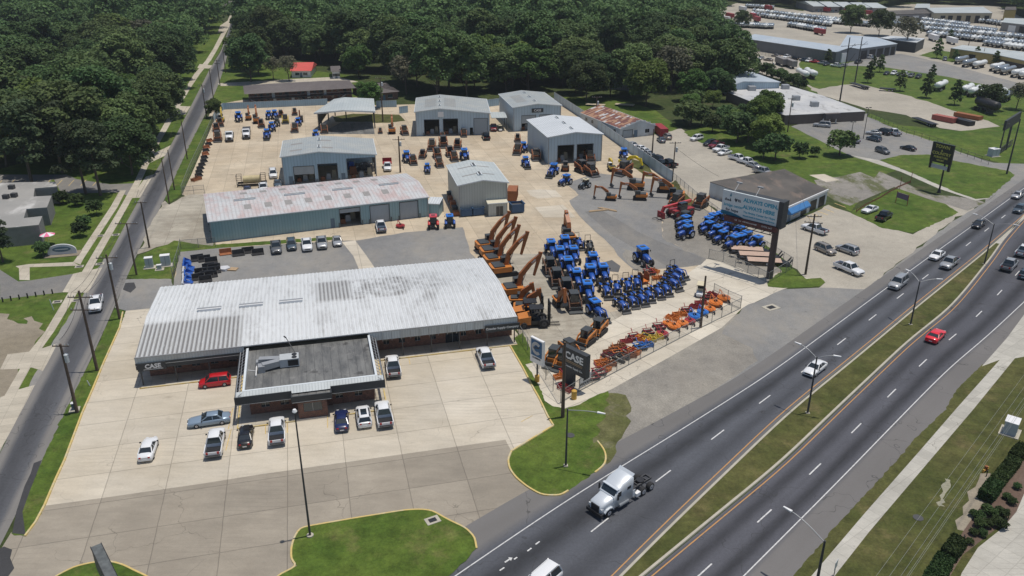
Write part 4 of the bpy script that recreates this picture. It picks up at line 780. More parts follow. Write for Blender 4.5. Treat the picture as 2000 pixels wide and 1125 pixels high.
# annex in front
ay=F1.loc(751,740,4.2).y; ha=4.2; xl=F1.loc(456,779,ha).x; xr=F1.loc(752,741,ha).x
mb=MB(); mb.bx((xl+1.3,ay+1.3,ha-.5),(xr-1.2,-.12,ha-.35)); mb.build('flat_roof',M['roof_tar'],b1)
mb=MB()
mb.bx((xl+1.0,ay+1.0,ha-.9),(xr-.9,ay+1.3,ha+.12)); mb.bx((xl+1.0,ay+1.3,ha-.9),(xl+1.3,-.12,ha+.12)); mb.bx((xr-1.2,ay+1.3,ha-.9),(xr-.9,-.12,ha+.12)); mb.build('parapet',M['trim_white'],b1)
mb=MB()   # sloping white sheet behind the front fascia
mb.add([(xl+.2,ay+.1,ha-.55),(xr-.2,ay+.1,ha-.55),(xr-.2,ay+1.0,ha+.1),(xl+.2,ay+1.0,ha+.1)],[(0,1,2,3)]); mb.build('sloping_fascia',siding('white_corrugated_slope',(.52,.56,.57),sp=.4),b1)
px0,px1=F1.loc(570,772,3.4).x,F1.loc(646,764,3.4).x
mb=MB(); mb.bx((xl,ay-.05,ha-1.35),(px0,ay+.1,ha-.15)); mb.bx((px1,ay-.05,ha-1.35),(xr,ay+.1,ha-.15)); mb.bx((xl,ay+.1,ha-1.35),(xl+.15,-.12,ha-.4)); mb.bx((xr-.15,ay+.1,ha-1.35),(xr,-.12,ha-.4))
mb.bx((px0-.1,ay-1.0,ha-1.5),(px1+.1,ay-.85,ha-.5)); mb.bx((px0-.1,ay-.85,ha-1.5),(px0+.05,ay+.1,ha-.5)); mb.bx((px1-.05,ay-.85,ha-1.5),(px1+.1,ay+.1,ha-.5)); mb.build('dark_fascia_band',M['trim_dark'],b1)
mb=MB(); mb.bx((xl+.1,ay-.09,ha-1.3),(px0,ay-.055,ha-1.25)); mb.bx((px1,ay-.09,ha-1.3),(xr,ay-.055,ha-1.25)); mb.bx((px0,ay-1.04,ha-1.42),(px1,ay-1.005,ha-1.37)); mb.build('trim_strip',M['steel'],b1)
MB().bx((px0+.05,ay-.8,ha-.9),(px1-.05,ay+1.0,ha-.75)).build('porch_roof',M['roof_tar'],b1)
MB().bx((xl+.2,ay+.1,ha-1.3),(xr-.2,ay+1.6,ha-1.2)).build('soffit',M['tan_wall'],b1)
# ladder-like truss frames on both sides of the annex roof
for x0,x1,sx in ((xl+.15,xl+1.0,1),(xr-.15,xr-.9,-1)):
    mb=MB(); n_=int((-ay)/.9)
    for i in range(n_): y=ay+.5+i*.9; mb.bar((x0,y,ha-.45),(x1,y,ha+.1),.06,.06)
    mb.bar((x0,ay+.2,ha-.42),(x0,-.2,ha-.42),.08,.08); mb.bar(((x0+x1)/2,ay+.2,ha-.15),((x0+x1)/2,-.2,ha-.15),.06,.06); mb.build('side_truss',M['steel'],b1)
mb=MB(); wy=ay+1.9; oa=[(2.0+i*2.5-.55,2.0+i*2.5+.55,1.0,2.2,'win') for i in range(3)]; wl=xr-xl-3.0
oc=[(wl-2.2-i*2.6-.5,wl-2.2-i*2.6+.5,1.0,2.2,'win') for i in range(3)]
wall(mb,(xl+1.6,wy,0),(1,0,0),(0,1,0),wl,lambda x:ha-1.2,oa+oc,t=.3); wall(mb,(xl+1.6,wy+.3,0),(0,1,0),(1,0,0),-wy+ws-.4,lambda x:ha-1.2); wall(mb,(xl+1.6+wl,wy+.3,0),(0,1,0),(-1,0,0),-wy+ws-.4,lambda x:ha-1.2); mb.build('wall',M['brick'],b1)
fittings(b1,(xl+1.6,wy,0),(1,0,0),(0,1,0),oa+oc)
mb=MB(); pc=(px0+px1)/2; wall(mb,(pc-1.9,ay-.6,0),(1,0,0),(0,1,0),3.8,lambda x:ha-1.5,[(.7,3.1,1.0,2.3,'win')],t=.3); mb.bx((pc-1.9,ay-.3,0),(pc-1.6,wy,ha-1.5)); mb.bx((pc+1.6,ay-.3,0),(pc+1.9,wy,ha-1.5)); mb.build('porch_wall',M['brick'],b1); fittings(b1,(pc-1.9,ay-.6,0),(1,0,0),(0,1,0),[(.7,3.1,1.0,2.3,'winb')])
for a_,b_ in (((xl+.1,ay-1.0,0),(pc-2.4,ay+1.88,.13)),((pc+2.6,ay-1.0,0),(xr-.2,ay+1.88,.13)),((xl+.1,ay+1.9,0),(xl+1.58,-.7,.13)),((xr-1.3,ay+1.9,0),(xr-.1,-.7,.13))): MB().bx(a_,b_).build('walkway',M['walk'],b1)
mb=MB(); mb.bx((xl,ay-1.18,0),(pc-2.4,ay-1.02,.15)); mb.bx((pc+2.6,ay-1.18,0),(xr,ay-1.02,.15)); mb.bx((xl-.08,ay-1.0,0),(xl+.08,-.7,.15)); mb.bx((xr-.08,ay-1.0,0),(xr+.08,-.7,.15)); mb.build('step_edge',M['kerb_yellow'],b1)
# rooftop air conditioner with ducts
ac=empty('air_conditioner',F1.o,F1.rz,'large rooftop air conditioner with silver Y shaped duct on the dark flat roof','air conditioner')
a0=F1.loc(566,708,ha); zf=ha-.35
mb=MB(); mb.bx((a0.x-1.3,a0.y-.9,zf+.15),(a0.x+1.3,a0.y+.9,zf+1.35)); mb.build('cabinet',M['insul'],ac)
for d in (-.55,.55):
    q_=MB(); q_.tube((a0.x+.7,a0.y+d*.75,zf+1.35),(a0.x+.7,a0.y+d*.75,zf+1.41),.36,n=14); q_.build('fan',M['black'],ac)
mb=MB(); mb.bx((a0.x-.2,a0.y-.93,zf+.3),(a0.x+1.2,a0.y-.9,zf+1.2)); mb.build('grille',M['black'],ac)
mb=MB(); e=(a0.x-4.1,a0.y+.9,zf+.7); mb.bar((a0.x-1.3,a0.y+.3,zf+.8),e,.9,.8); mb.bar(e,(e[0],e[1]-.01,zf),.9,.9); mb.bar((a0.x-1.3,a0.y-.4,zf+.8),(a0.x-3.6,a0.y-1.0,zf+.7),.9,.8,h2=.9); mb.bx((a0.x-4.2,a0.y-1.6,zf),(a0.x-3.3,a0.y-.5,zf+1.0)); mb.build('duct',M['steel'],ac)
mb=MB(); mb.bar((a0.x-4.5,a0.y-2.4,zf+.12),(a0.x-4.5,a0.y+.4,zf+.12),.12,.2); mb.bar((a0.x-4.5,a0.y-.9,zf+.06),(xl+1.4,a0.y-.3,zf+.06),.07,.07); mb.build('pipe',M['white'],ac)
mb=MB(); mb.tube((a0.x+1.0,a0.y+.9,zf+.9),(a0.x-.3,a0.y+3.4,zf+2.6),.06); mb.tube((a0.x-.3,a0.y+3.4,zf+2.6),(a0.x-.55,a0.y+3.3,zf+2.9),.1); mb.build('flue_pipe',M['steel_dark'],ac)
# --- garage by the billboard (skewed four-sided flat roof)
def block(name,label,cat,roofpx,h,wm,rm,par=.0,ph=.12,parts=None,wmat2=None):
    q=[P(x,y,h) for x,y in roofpx]; c=sum(q,Vector())/len(q); root=empty(name,(c.x,c.y,0),0,label,cat)
    pts=[(v.x-c.x,v.y-c.y) for v in q]
    ar=sum(pts[i][0]*pts[(i+1)%len(pts)][1]-pts[(i+1)%len(pts)][0]*pts[i][1] for i in range(len(pts)))
    if ar<0: pts=pts[::-1]
    mb=MB(); mb.prism(pts,0,h-.02,0); mb.build('wall',M[wm],root); 
    mb=MB(); mb.prism([(p[0]*1.004,p[1]*1.004) for p in pts],h,h+ph); mb.build('roof',M[rm],root); return root,c,q
def face(root,c,p,q,z0,z1,off,name,mt,th=.06):
    """panel on a wall between two ground points"""
    p,q=Vector(p),Vector(q); d=(q-p).normalized(); n=Vector((d.y,-d.x,0)); cc0=Vector((c.x,c.y,0)); a=p-cc0+n*off; b=q-cc0+n*off; mb=MB()
    vs=[(a.x,a.y,z0),(b.x,b.y,z0),(b.x,b.y,z1),(a.x,a.y,z1)]; vs+=[(v[0]+n.x*th,v[1]+n.y*th,v[2]) for v in vs]
    mb.add(vs,[(0,1,2,3),(7,6,5,4),(0,4,5,1),(1,5,6,2),(2,6,7,3),(3,7,4,0)]); return mb.build(name,M[mt],root)
hg=hgt(1538,437,407)
gr,gc,gq=block('garage','low white block garage with brown gravel roof, blue awning and three open bays','garage',[(1387,356),(1537,406),(1617,371),(1582,356),(1532,331)],hg,'block_white','roof_gravel')
A_,B_=Vector((gq[1].x,gq[1].y,0)),Vector((gq[2].x,gq[2].y,0))
for f0,f1 in ((.36,.50),(.58,.74),(.80,.95)): face(gr,gc,A_.lerp(B_,f0),A_.lerp(B_,f1),.05,hg*.72,-.02,'bay_opening','black')  # black panels on the solid wall, painted for the shade inside the bays
face(gr,gc,A_.lerp(B_,.05),A_.lerp(B_,.12),.05,2.3,-.02,'door','door_blue'); face(gr,gc,A_.lerp(B_,.17),A_.lerp(B_,.30),.9,2.4,-.02,'window','glass_blue')
MBp=MB(); dd_=(B_-A_).normalized(); MBp.bar(A_-Vector((gc.x,gc.y,0))+Vector((dd_.y,-dd_.x,0))*.1+Vector((0,0,hg+.02)),B_-Vector((gc.x,gc.y,0))+Vector((dd_.y,-dd_.x,0))*.1+Vector((0,0,hg+.02)),.25,.45); MBp.build('white_parapet',M['white'],gr)
d=(B_-A_).normalized(); n_=Vector((d.y,-d.x,0)); a=A_-Vector((gc.x,gc.y,0)); b=A_.lerp(B_,.46)-Vector((gc.x,gc.y,0))
mb=MB(); vs=[a+n_*.05+Vector((0,0,hg*.98)),b+n_*.05+Vector((0,0,hg*.98)),b+n_*1.3+Vector((0,0,hg*.70)),a+n_*1.3+Vector((0,0,hg*.70)),b+n_*1.3+Vector((0,0,hg*.60)),a+n_*1.3+Vector((0,0,hg*.60)),a+n_*.05+Vector((0,0,hg*.6)),b+n_*.05+Vector((0,0,hg*.6))]
mb.add(vs,[(0,3,2,1),(3,5,4,2),(0,6,5,3),(1,2,4,7)]); M['awning']=plain('blue_awning_canvas',(.04,.17,.40),.7); mb.build('awning',M['awning'],gr)
mbk=MB()
for i in range(6):
    a=P(1575+i*11,423-i*5.2); b=P(1594+i*11.5,430-i*5); dd=(b-a).normalized(); n=Vector((-dd.y,dd.x,0))*.12; mbk.add([a-n,b-n,b+n,a+n],[(0,1,2,3)])
o=mbk.build('parking_bay_lines',M['line_faded']); o.location.z=.03; o['kind']='structure'
# --- furniture store
ht=hgt(1533,244,225.6)
M['brown_wall']=plain('brown_brick_wall',(.14,.115,.10),.9,var=.2)
ts,tc,tq=block('furniture_store','large low brown brick store with pale flat roof and small porch above the car park','store',[(1533,225.6),(1690,218),(1606,187),(1544,169),(1466,168),(1420,180)],ht,'brown_wall','roof_flat_pale')
for (x,y,s_) in ((1468,177,2.6),(1533,174,2.6),(1554,196,2.4),(1590,208,2.4)):
    p=P(x,y,ht); mb=MB(); mb.bx((p.x-tc.x-s_/2,p.y-tc.y-s_/2,ht+.1),(p.x-tc.x+s_/2,p.y-tc.y+s_/2,ht+1.7)); q_=mb.build('rooftop_unit',M['steel'],ts); MB().bx((p.x-tc.x+s_/2,p.y-tc.y-s_*.4,ht+.5),(p.x-tc.x+s_/2+.03,p.y-tc.y+s_*.4,ht+1.4)).build('grille',M['black'],ts)
A_,B_=P(1602,240),P(1630,238.5); face(ts,tc,A_,B_,ht*.55,ht*1.12,1.2,'porch_roof','shingle',th=1.6)
for f in (.05,.5,.95): p=A_.lerp(B_,f)-tc; MB().bx((p.x-.15,p.y-1.7,0),(p.x+.15,p.y-1.4,ht*.55)).build('porch_post',M['white'],ts)
face(ts,tc,A_.lerp(B_,.35),A_.lerp(B_,.65),0,2.4,.02,'door','glass')
# --- pale blue roofed building behind it
F15=Fr((1438,163.5),(1523,160.5),(1436,141),h=5.5); shed('workshop','pale roofed metal building half hidden behind trees left of the furniture store',F15,axis='v',rf=.15,rise=.8,wm='wall_blue',rm='roof_blue')
# --- big grey workshop
F17=Fr((1451,74.5),(1634,101.6),(1486,69),h=hgt(1633,124,101.6)); 
b17=shed('truck_workshop','very large grey metal truck workshop with pale roof and open service bays',F17,axis='u',rf=.5,rise=1.5,wm='wall_grey',rm='roof_blue',cat='workshop')
q=[P(x,y,F17.h) for x,y in ((1634,101.6),(1752,86),(1712,74),(1655,69.5))]
c=sum(q,Vector())/4; wg=empty('workshop_wing',(c.x,c.y,0),0,'wing of the large grey truck workshop with a row of dark open bays','workshop')
pts=[(v.x-c.x,v.y-c.y) for v in q]; mb=MB(); mb.prism(pts,0,F17.h-.02); mb.build('wall',M['wall_grey'],wg); mb=MB(); mb.prism([(a*1.02,b*1.02) for a,b in pts],F17.h,F17.h+.25); mb.build('roof',M['roof_blue'],wg)
A_,B_=P(1634,126),P(1748,108)
for i,(f0,f1) in enumerate(((.26,.34),(.40,.50),(.54,.64),(.67,.77),(.80,.88),(.91,.98))): face(wg,c,q[0].lerp(q[1],f0)*Vector((1,1,0)) if 0 else Vector((q[0].lerp(q[1],f0).x,q[0].lerp(q[1],f0).y,0)),Vector((q[0].lerp(q[1],f1).x,q[0].lerp(q[1],f1).y,0)),.1,F17.h*.8,.02,'bay_opening','black')  # bays are closed wall; the dark inside is painted as black panels
mb=MB(); a,b=q[0].lerp(q[1],.07),q[0].lerp(q[1],.16); face(wg,c,Vector((a.x,a.y,0)),Vector((b.x,b.y,0)),0,F17.h*.85,.3,'entrance_porch','white',th=.6)
# --- warehouse in the trees, block house with rusty roof, apartments, houses
F16=Fr((1117,136),(1247,150),(1131,124),h=6); shed('warehouse','silver roofed grey metal warehouse mostly hidden in the trees',F16,axis='u',rf=.5,rise=1.5,wm='wall_grey',rm='roof_silver')
F9=Fr((1212,251),(1279,244),(1158,218),base=(1210,271)); h9=F9.h
b9=shed('block_workshop','old peeling white block workshop with rusty red metal gable roof',F9,rf=.55,rise=2.0,wm='block_white',rm='roof_rust',ops=[(F9.W*.08,F9.W*.35,0,h9*.75,'roll'),(F9.W*.40,F9.W*.5,0,2.2,'man.'),(F9.W*.72,F9.W*.85,1,2.2,'win')],left=[(F9.D*f,F9.D*f+1.4,1.2,2.3,'win') for f in (.1,.28,.46,.66,.82)],trim='trim_white')
s9=MB(); n5=7
for i in range(n5):   # stepped gable parapet
    x0,x1=F9.W*i/n5,F9.W*(i+1)/n5; m_=(x0+x1)/2; zt=h9+2.0*(m_/(F9.W*.55) if m_<F9.W*.55 else (F9.W-m_)/(F9.W*.45))+.25; s9.bx((x0,-.12,h9-.2),(x1,.12-.34,zt))
s9.build('gable_parapet',M['block_white'],b9)
F10=Fr((482,183),(690,171.5),(502,167),base=(484,207)); hA=F10.h
b10=empty('apartment_block',F10.o,F10.rz,'two storey dark brick apartment block with brown hip roof behind the back fence','apartment block')
W_,D_=F10.W,F10.D; mb=MB(); op=[]
mb.bx((.6,1.8,0),(W_-.6,D_-.6,hA-.1)); mb.build('wall',M['brick'],b10)
o_=.9; mb=MB(); hr_=hA+1.8; vs=[(-o_,-o_,hA),(W_+o_,-o_,hA),(W_+o_,D_+o_,hA),(-o_,D_+o_,hA),(D_*.5,D_*.5,hr_),(W_-D_*.5,D_*.5,hr_)]; mb.add(vs,[(0,1,5,4),(1,2,5),(2,3,4,5),(3,0,4),(3,2,1,0)]); mb.build('roof',M['shingle'],b10)
mb=MB(); mb.bx((.3,.0,hA*.47),(W_-.3,1.78,hA*.47+.2)); mb.build('balcony',M['steel_dark'],b10); mb=MB(); mb.bar((.3,.03,hA*.47+1.1),(W_-.3,.03,hA*.47+1.1),.08,.08); mb.build('railing',M['steel'],b10)
for i,f in enumerate((.24,.57,.73)): MB().bx((W_*f-.5,1.70,hA*.5),(W_*f+.6,1.78,hA-.2)).build('stair_panel',M['trim_white'],b10)
for i,f in enumerate((.25,.42,.57)): MB().bx((W_*f-.5,1.70,.1),(W_*f+.6,1.78,hA*.46)).build('stair_panel',M['trim_white'],b10)
for fl_ in (0,1):
    for f in (.08,.13,.19,.31,.36,.48,.52,.63,.68,.8,.86,.92): MB().bx((W_*f-.5,1.72,hA*.5*fl_+.9),(W_*f+.5,1.79,hA*.5*fl_+2.1)).build('window',M['glass_blue'],b10)
    for f in (.1,.34,.66,.89): MB().bx((W_*f+.9,1.72,hA*.5*fl_+.1),(W_*f+1.8,1.79,hA*.5*fl_+2.1)).build('door',M['black'],b10)
mb=MB(); mb.bar((W_*.03,-.3,hA*.5),(W_*.13,-.3,.1),.9,.15); mb.build('staircase',M['steel'],b10); mb=MB(); mb.bar((W_*.92,-.3,hA*.5),(W_*.82,-.3,.1),.9,.15); mb.build('staircase',M['steel'],b10)
for f in np.linspace(.02,.98,9): MB().bx((W_*f-.07,.05,0),(W_*f+.07,.2,hA-.02)).build('post',M['steel_dark'],b10)
def house(F,label,rm,wm,rise=1.8,gable=False,cat='house',nm='house'):
    r=empty(nm,F.o,F.rz,label,cat); W_,D_,H_=F.W,F.D,F.h; MB().bx((0,0,0),(W_,D_,H_-.02)).build('wall',M[wm],r); o_=.6; mb=MB()
    k=0 if gable else D_*.5; vs=[(-o_,-o_,H_-.1),(W_+o_,-o_,H_-.1),(W_+o_,D_+o_,H_-.1),(-o_,D_+o_,H_-.1),(k-(o_ if gable else 0),D_*.5,H_+rise),(W_-k+(o_ if gable else 0),D_*.5,H_+rise)]; mb.add(vs,[(0,1,5,4),(1,2,5),(2,3,4,5),(3,0,4),(3,2,1,0)]); mb.build('roof',M[rm],r)
    for f in (.3,.72): w_=MB().bx((W_*f-.9,-.05,1.0),(W_*f+.9,.0,2.1)).build('window',M['glass_blue'],r); MB().bx((W_*f-1.0,-.09,.9),(W_*f+1.0,-.055,1.0)).build('sill',M['trim_white'],w_)
    MB().bx((W_*.5-.5,-.05,0),(W_*.5+.5,-.0,2.1)).build('door',M['door_blue'],r)
    return r
house(Fr((569,138),(606,137.5),(566,126),h=3.0),'small white house with bright red gable roof behind the apartments','shingle_red','white',2.2,True)
house(Fr((649,139),(663,138.5),(649,130),h=3.2),'narrow white cottage with a dark roof half hidden by trees','shingle','white',1.2,True)
house(Fr((722,183),(777,178),(712,164),h=3.0),'brown hip roofed brick house behind the yard fence beside a utility pole','shingle','brick',1.6)
house(Fr((405,12),(440,11),(408,3),h=3.2),'low grey roofed house at the far end of the street','shingle','tan_wall',1.5)
house(Fr((122,165),(152,168),(126,158),h=3.2),'house with a glinting pale roof deep among the left trees','roof_white','tan_wall',1.2)
house(Fr((250,118),(275,116),(252,106),h=3.2),'grey roofed house deep in the woods left of the street','shingle','tan_wall',1.2)
house(Fr((352,6),(372,5),(355,0),h=3.2),'grey house at the very top edge left of the street','shingle','tan_wall',1.2)
# --- church office on the left (zigzag flat roof)
hc=3.9; cr,cc_,cq=block('office_building','flat roofed grey building with stepped corners and a pink umbrella in front','office',[(108,357),(112,366),(68,370),(66,386),(101,384),(92,407),(52,410),(47,428),(83,424),(76,441),(26,446),(-60,452),(-60,362),(40,358)],hc,'block_grey','roof_church',ph=.25)
for x,y in ((24,371),(13,390),(29,387)): p=P(x,y,hc)-cc_; MB().bx((p.x-.6,p.y-.5,hc+.2),(p.x+.6,p.y+.5,hc+1.2)).build('rooftop_unit',M['steel_dark'],cr)
# --- ochre buildings and far yard buildings
def blk2(label,pts,h,wm,rm,cat='warehouse',doors=(),name='warehouse'):
    r,c,q=block(name,label,cat,pts,h,wm,rm,ph=.3)
    for i,f0,f1,zz,mt in doors:
        a,b=q[i],q[(i+1)%len(q)]; a,b=Vector((a.x,a.y,0)),Vector((b.x,b.y,0)); face(r,c,a.lerp(b,f0),a.lerp(b,f1),.05,zz,.03,'bay_opening' if mt=='black' else 'door',mt)  # black panel paints the shade of an open bay
    return r
blk2('ochre walled low building with flat grey roof beside the tanker row',[(1857,95),(1942,107),(1975,100),(1880,89)],4.5,'yellow_wall','roof_silver',doors=((0,.15,.25,2.5,'black'),(0,.45,.6,3.2,'black')))
blk2('long ochre building with grey roof at the right edge behind tankers',[(1942,107),(2060,132),(2120,118),(1978,100)],4.5,'yellow_wall','roof_silver',doors=((0,.1,.9,3.0,'black'),))
blk2('wide tan service building with row of tall dark bays behind the tankers',[(1825,26),(1938,26),(1920,14),(1810,16)],6.5,'tan_wall','roof_silver',doors=[(0,f,f+.08,5,'black') for f in (.12,.25,.4,.56,.72,.88)])
blk2('long low tan roofed warehouse left of the tall bays',[(1742,29),(1818,27),(1806,19),(1728,22)],5,'block_grey','roof_tan' if 'roof_tan' in M else 'roof_gravel',doors=((0,.1,.25,4,'white'),(0,.3,.45,4,'black'),(0,.55,.7,4,'white')))
blk2('pale walled shed at the left end of the tan roofed warehouse',[(1706,33),(1742,30),(1728,22),(1712,23)],5,'wall_cream','roof_silver')
blk2('brown truck shed at the right edge among the tankers',[(1957,44),(2030,52),(2040,38),(1962,36)],5,'block_grey','roof_silver',doors=((0,.2,.4,4,'white'),(0,.5,.7,4,'black')))
blk2('small ochre tower building at the top right',[(1962,20),(1985,20),(1984,14),(1964,14)],8,'yellow_wall','roof_gravel')
blk2('long dark shed with pale flat roof behind the big grey workshop',[(1718,75),(1790,84),(1806,76),(1740,71)],5,'trim_dark','roof_white')
blk2('small grey two storey office at the top edge of the truck yard',[(1786,16),(1816,16),(1816,8),(1790,8)],5,'block_grey','roof_silver')
for i,(x,w_) in enumerate(((1590,20),(1618,22),(1648,24),(1680,22),(1706,26))):
    house(Fr((x,12+i*.8),(x+w_,12+i*.8),(x+2,3+i*.8),h=4.5),'pale gabled house in the far row, %s from its left end'%ORD[i],'roof_silver','block_grey',2.0,True)
# ---------------- vehicles and machines ----------------
Wm,Bk,Gl=CAR['white'],M['black'],M['glass']
def ring(x,z0,z1,w,ch=.12,cr=.04):
    return [(x,-w*.93,z0),(x,-w,z0+.14),(x,-w,z1-ch),(x,-w*.90,z1-.02),(x,-w*.45,z1+cr),(x,w*.45,z1+cr),(x,w*.90,z1-.02),(x,w,z1-ch),(x,w,z0+.14),(x,w*.93,z0)][::-1]
def quad(root,name,m,pts,th=.02):
    a,b,c,d=[Vector(p) for p in pts]; n=(b-a).cross(d-a).normalized()*th; vs=[a,b,c,d,a+n,b+n,c+n,d+n]
    return MB().add(vs,[(3,2,1,0),(4,5,6,7),(0,1,5,4),(1,2,6,5),(2,3,7,6),(3,0,4,7)]).build(name,m,root)
def make_car(nm,L,W,H,belt,cab,prof,z0=.24,wr=.34,bed=None,rails=False,roofpanel=None):
    """cab=(x_base_front,x_roof_front,x_roof_rear,x_base_rear) measured from the middle, prof=[(x,z_top,half width)]"""
    r=empty(nm); w=W/2; mb=MB(); mb.loft([ring(x,z0+(.10 if i in(0,len(prof)-1) else 0),z,ww) for i,(x,z,ww) in enumerate(prof)])
    xf,x1,x2,xr=cab; wb,wt=w*.90,w*.70; zr=H
    # roof slab and pillars
    mb.loft([[(x1+.05,-wt*.93,zr-.07),(x1+.05,-wt*.8,zr),(x1+.05,wt*.8,zr),(x1+.05,wt*.93,zr-.07)][::-1],[(x1-.15,-wt,zr-.05),(x1-.15,-wt*.85,zr+.03),(x1-.15,wt*.85,zr+.03),(x1-.15,wt,zr-.05)][::-1],[(x2+.15,-wt,zr-.05),(x2+.15,-wt*.85,zr+.03),(x2+.15,wt*.85,zr+.03),(x2+.15,wt,zr-.05)][::-1],[(x2-.05,-wt*.93,zr-.08),(x2-.05,-wt*.8,zr-.02),(x2-.05,wt*.8,zr-.02),(x2-.05,wt*.93,zr-.08)][::-1]])
    for s in(-1,1):
        mb.bar((xf,s*wb,belt),(x1,s*wt,zr-.04),.08,.1); mb.bar((xr,s*wb,belt),(x2,s*wt,zr-.04),.10,.16); xm=(x1+x2)/2; mb.bar((xm,s*(wb+.0),belt),(xm,s*wt,zr-.04),.07,.10)
        if rails: mb.bar((x1-.2,s*wt*.9,zr+.07),(x2+.2,s*wt*.9,zr+.07),.05,.05)
    if bed:
        bx0,bx1,bz=bed   # open load bed: floor, sides, tailgate
        for s in(-1,1): mb.bx((bx1,s*w*.97-.05,z0+.1),(bx0,s*w*.97+.05,bz))
        mb.bx((bx1-.02,-w*.97,z0+.15),(bx1+.07,w*.97,bz-.01)); mb.bx((bx0-.02,-w*.95,z0+.2),(bx0+.06,w*.95,bz-.02))
    mb.build('body',[Wm],r)
    if bed: MB().bx((bed[1]+.07,-w*.97+.06,z0+.3),(bed[0]-.02,w*.97-.06,bed[2]-.5)).build('bed_liner',Bk,r)
    e=.015
    quad(r,'windscreen',Gl,[(xf,-wb+.06,belt),(xf,wb-.06,belt),(x1+.02,wt-.06,zr-.06),(x1+.02,-wt+.06,zr-.06)])
    quad(r,'rear_window',Gl,[(xr,wb-.08,belt),(xr,-wb+.08,belt),(x2-.02,-wt+.08,zr-.07),(x2-.02,wt-.08,zr-.07)])
    for s in(-1,1):
        q=[(xf-.05,s*wb,belt),(xr+.05,s*wb,belt),(x2+.03,s*wt,zr-.07),(x1-.03,s*wt,zr-.07)]
        quad(r,'side_window',Gl,q if s<0 and False else (q if s>0 else q[::-1]),.01)
        y=s*(w-.11)
        for x in((L/2-.22*L+.08),(-L/2+.20*L)):
            mb=MB(); mb.wheel((x,y,wr),wr,.24); mb.build('wheel',[M['rubber'],M['rim']],r)
        f=prof[-1][2]; MB().box((L/2-.02,s*f*.72,belt*.68),(.10,.34,.16)).build('headlight',M['lamp_glass'],r); MB().box((-L/2+.02,s*f*.80,belt*.86),(.08,.26,.17 if not bed else .3)).build('taillight',M['tail_red'],r)
        MB().box((xf-.12,s*(w+.10),belt+.08),(.12,.2,.14)).build('mirror',Bk,r)
    MB().box((L/2+.005,0,belt*.62),(.06,w*.95,.22)).build('grille',Bk,r); MB().box((-L/2-.0,0,belt*.55),(.05,.5,.13)).build('number_plate',M['white'],r)
    if bed: MB().box((-L/2-.03,0,z0+.32),(.14,W*.85,.16)).build('rear_bumper',M['steel_dark'],r)
    if roofpanel: MB().bx((x2+.5,-wt*.6,zr+.02),(x1-.35,wt*.6,zr+.045)).build('sunroof',Gl,r)
    return r
VEH={
'sedan':lambda: make_car('car',4.8,1.84,1.43,.92,(1.0,.25,-.95,-1.75),[(-2.4,.80,.72),(-2.25,.95,.84),(-1.7,1.0,.92),(-.2,.96,.92),(1.1,.93,.92),(1.9,.82,.88),(2.3,.70,.78),(2.4,.58,.66)]),
'saloon':lambda: make_car('car',5.35,1.95,1.46,.96,(.95,.15,-1.15,-1.75),[(-2.67,.82,.78),(-2.5,.95,.9),(-1.7,.99,.97),(0,.97,.97),(1.1,.95,.97),(2.2,.84,.93),(2.55,.74,.85),(2.67,.6,.74)]),
'coupe':lambda: make_car('car',4.9,1.95,1.38,.95,(.7,-.1,-1.05,-1.85),[(-2.45,.86,.82),(-2.3,1.0,.9),(-1.7,1.0,.97),(-.3,.94,.96),(.8,.92,.95),(2.0,.84,.92),(2.35,.74,.85),(2.45,.62,.75)]),
'suv':lambda: make_car('car',4.75,1.9,1.70,1.05,(1.05,.45,-1.85,-2.2),[(-2.37,.95,.78),(-2.25,1.05,.9),(-1.2,1.08,.95),(.2,1.06,.95),(1.1,1.04,.95),(1.9,.97,.9),(2.25,.85,.82),(2.37,.7,.7)],wr=.37,rails=True),
'suvroof':lambda: make_car('car',4.75,1.9,1.66,1.05,(1.05,.45,-1.85,-2.2),[(-2.37,.95,.78),(-2.25,1.05,.9),(-1.2,1.08,.95),(.2,1.06,.95),(1.1,1.04,.95),(1.9,.97,.9),(2.25,.85,.82),(2.37,.7,.7)],wr=.37,roofpanel=True),
'bigsuv':lambda: make_car('car',5.5,2.0,1.90,1.12,(1.15,.55,-2.35,-2.6),[(-2.75,1.0,.9),(-2.65,1.12,.97),(-1.2,1.14,1.0),(.2,1.12,1.0),(1.25,1.12,1.0),(2.35,1.05,.96),(2.65,.92,.9),(2.75,.75,.8)],wr=.39,rails=True),
'van':lambda: make_car('car',4.4,1.8,1.62,.98,(1.25,.55,-1.75,-2.05),[(-2.2,.9,.76),(-2.1,.98,.87),(-1.2,1.0,.9),(.3,.98,.9),(1.3,.95,.9),(1.9,.82,.84),(2.12,.7,.76),(2.2,.58,.65)]),
'pickup':lambda: make_car('pickup_truck',5.9,2.03,1.93,1.16,(1.25,.70,-.75,-1.0),[(-.95,1.16,1.0),(-.2,1.16,1.01),(1.3,1.16,1.01),(2.5,1.10,.98),(2.82,.98,.92),(2.95,.78,.82)],z0=.38,wr=.40,bed=(-.95,-2.93,1.15))}
VN={'sedan':'car','saloon':'car','coupe':'car','suv':'car','suvroof':'car','bigsuv':'car','van':'car','pickup':'pickup truck'}
def car(kind,colr,c,nose,label,group=None,z=0.0):
    p=P(*c,z); q=P(*nose,z); rec=None if colr=='white' else {'white_car_paint':CAR[colr]}
    return put(kind,VEH[kind],(p.x,p.y,.045),math.atan2(q.y-p.y,q.x-p.x),label,VN[kind],group,recolor=rec)
C_=car
C_('sedan','white',(291,884),(302,850),'white saloon car parked alone on the left of the front lot')
C_('saloon','pale blue',(410,827),(362,834),'long pale blue saloon parked sideways beside the dark roofed annex')
C_('pickup','white',(422,873),(429,835),'large white crew cab pickup with light bar parked in front of the pale blue saloon')
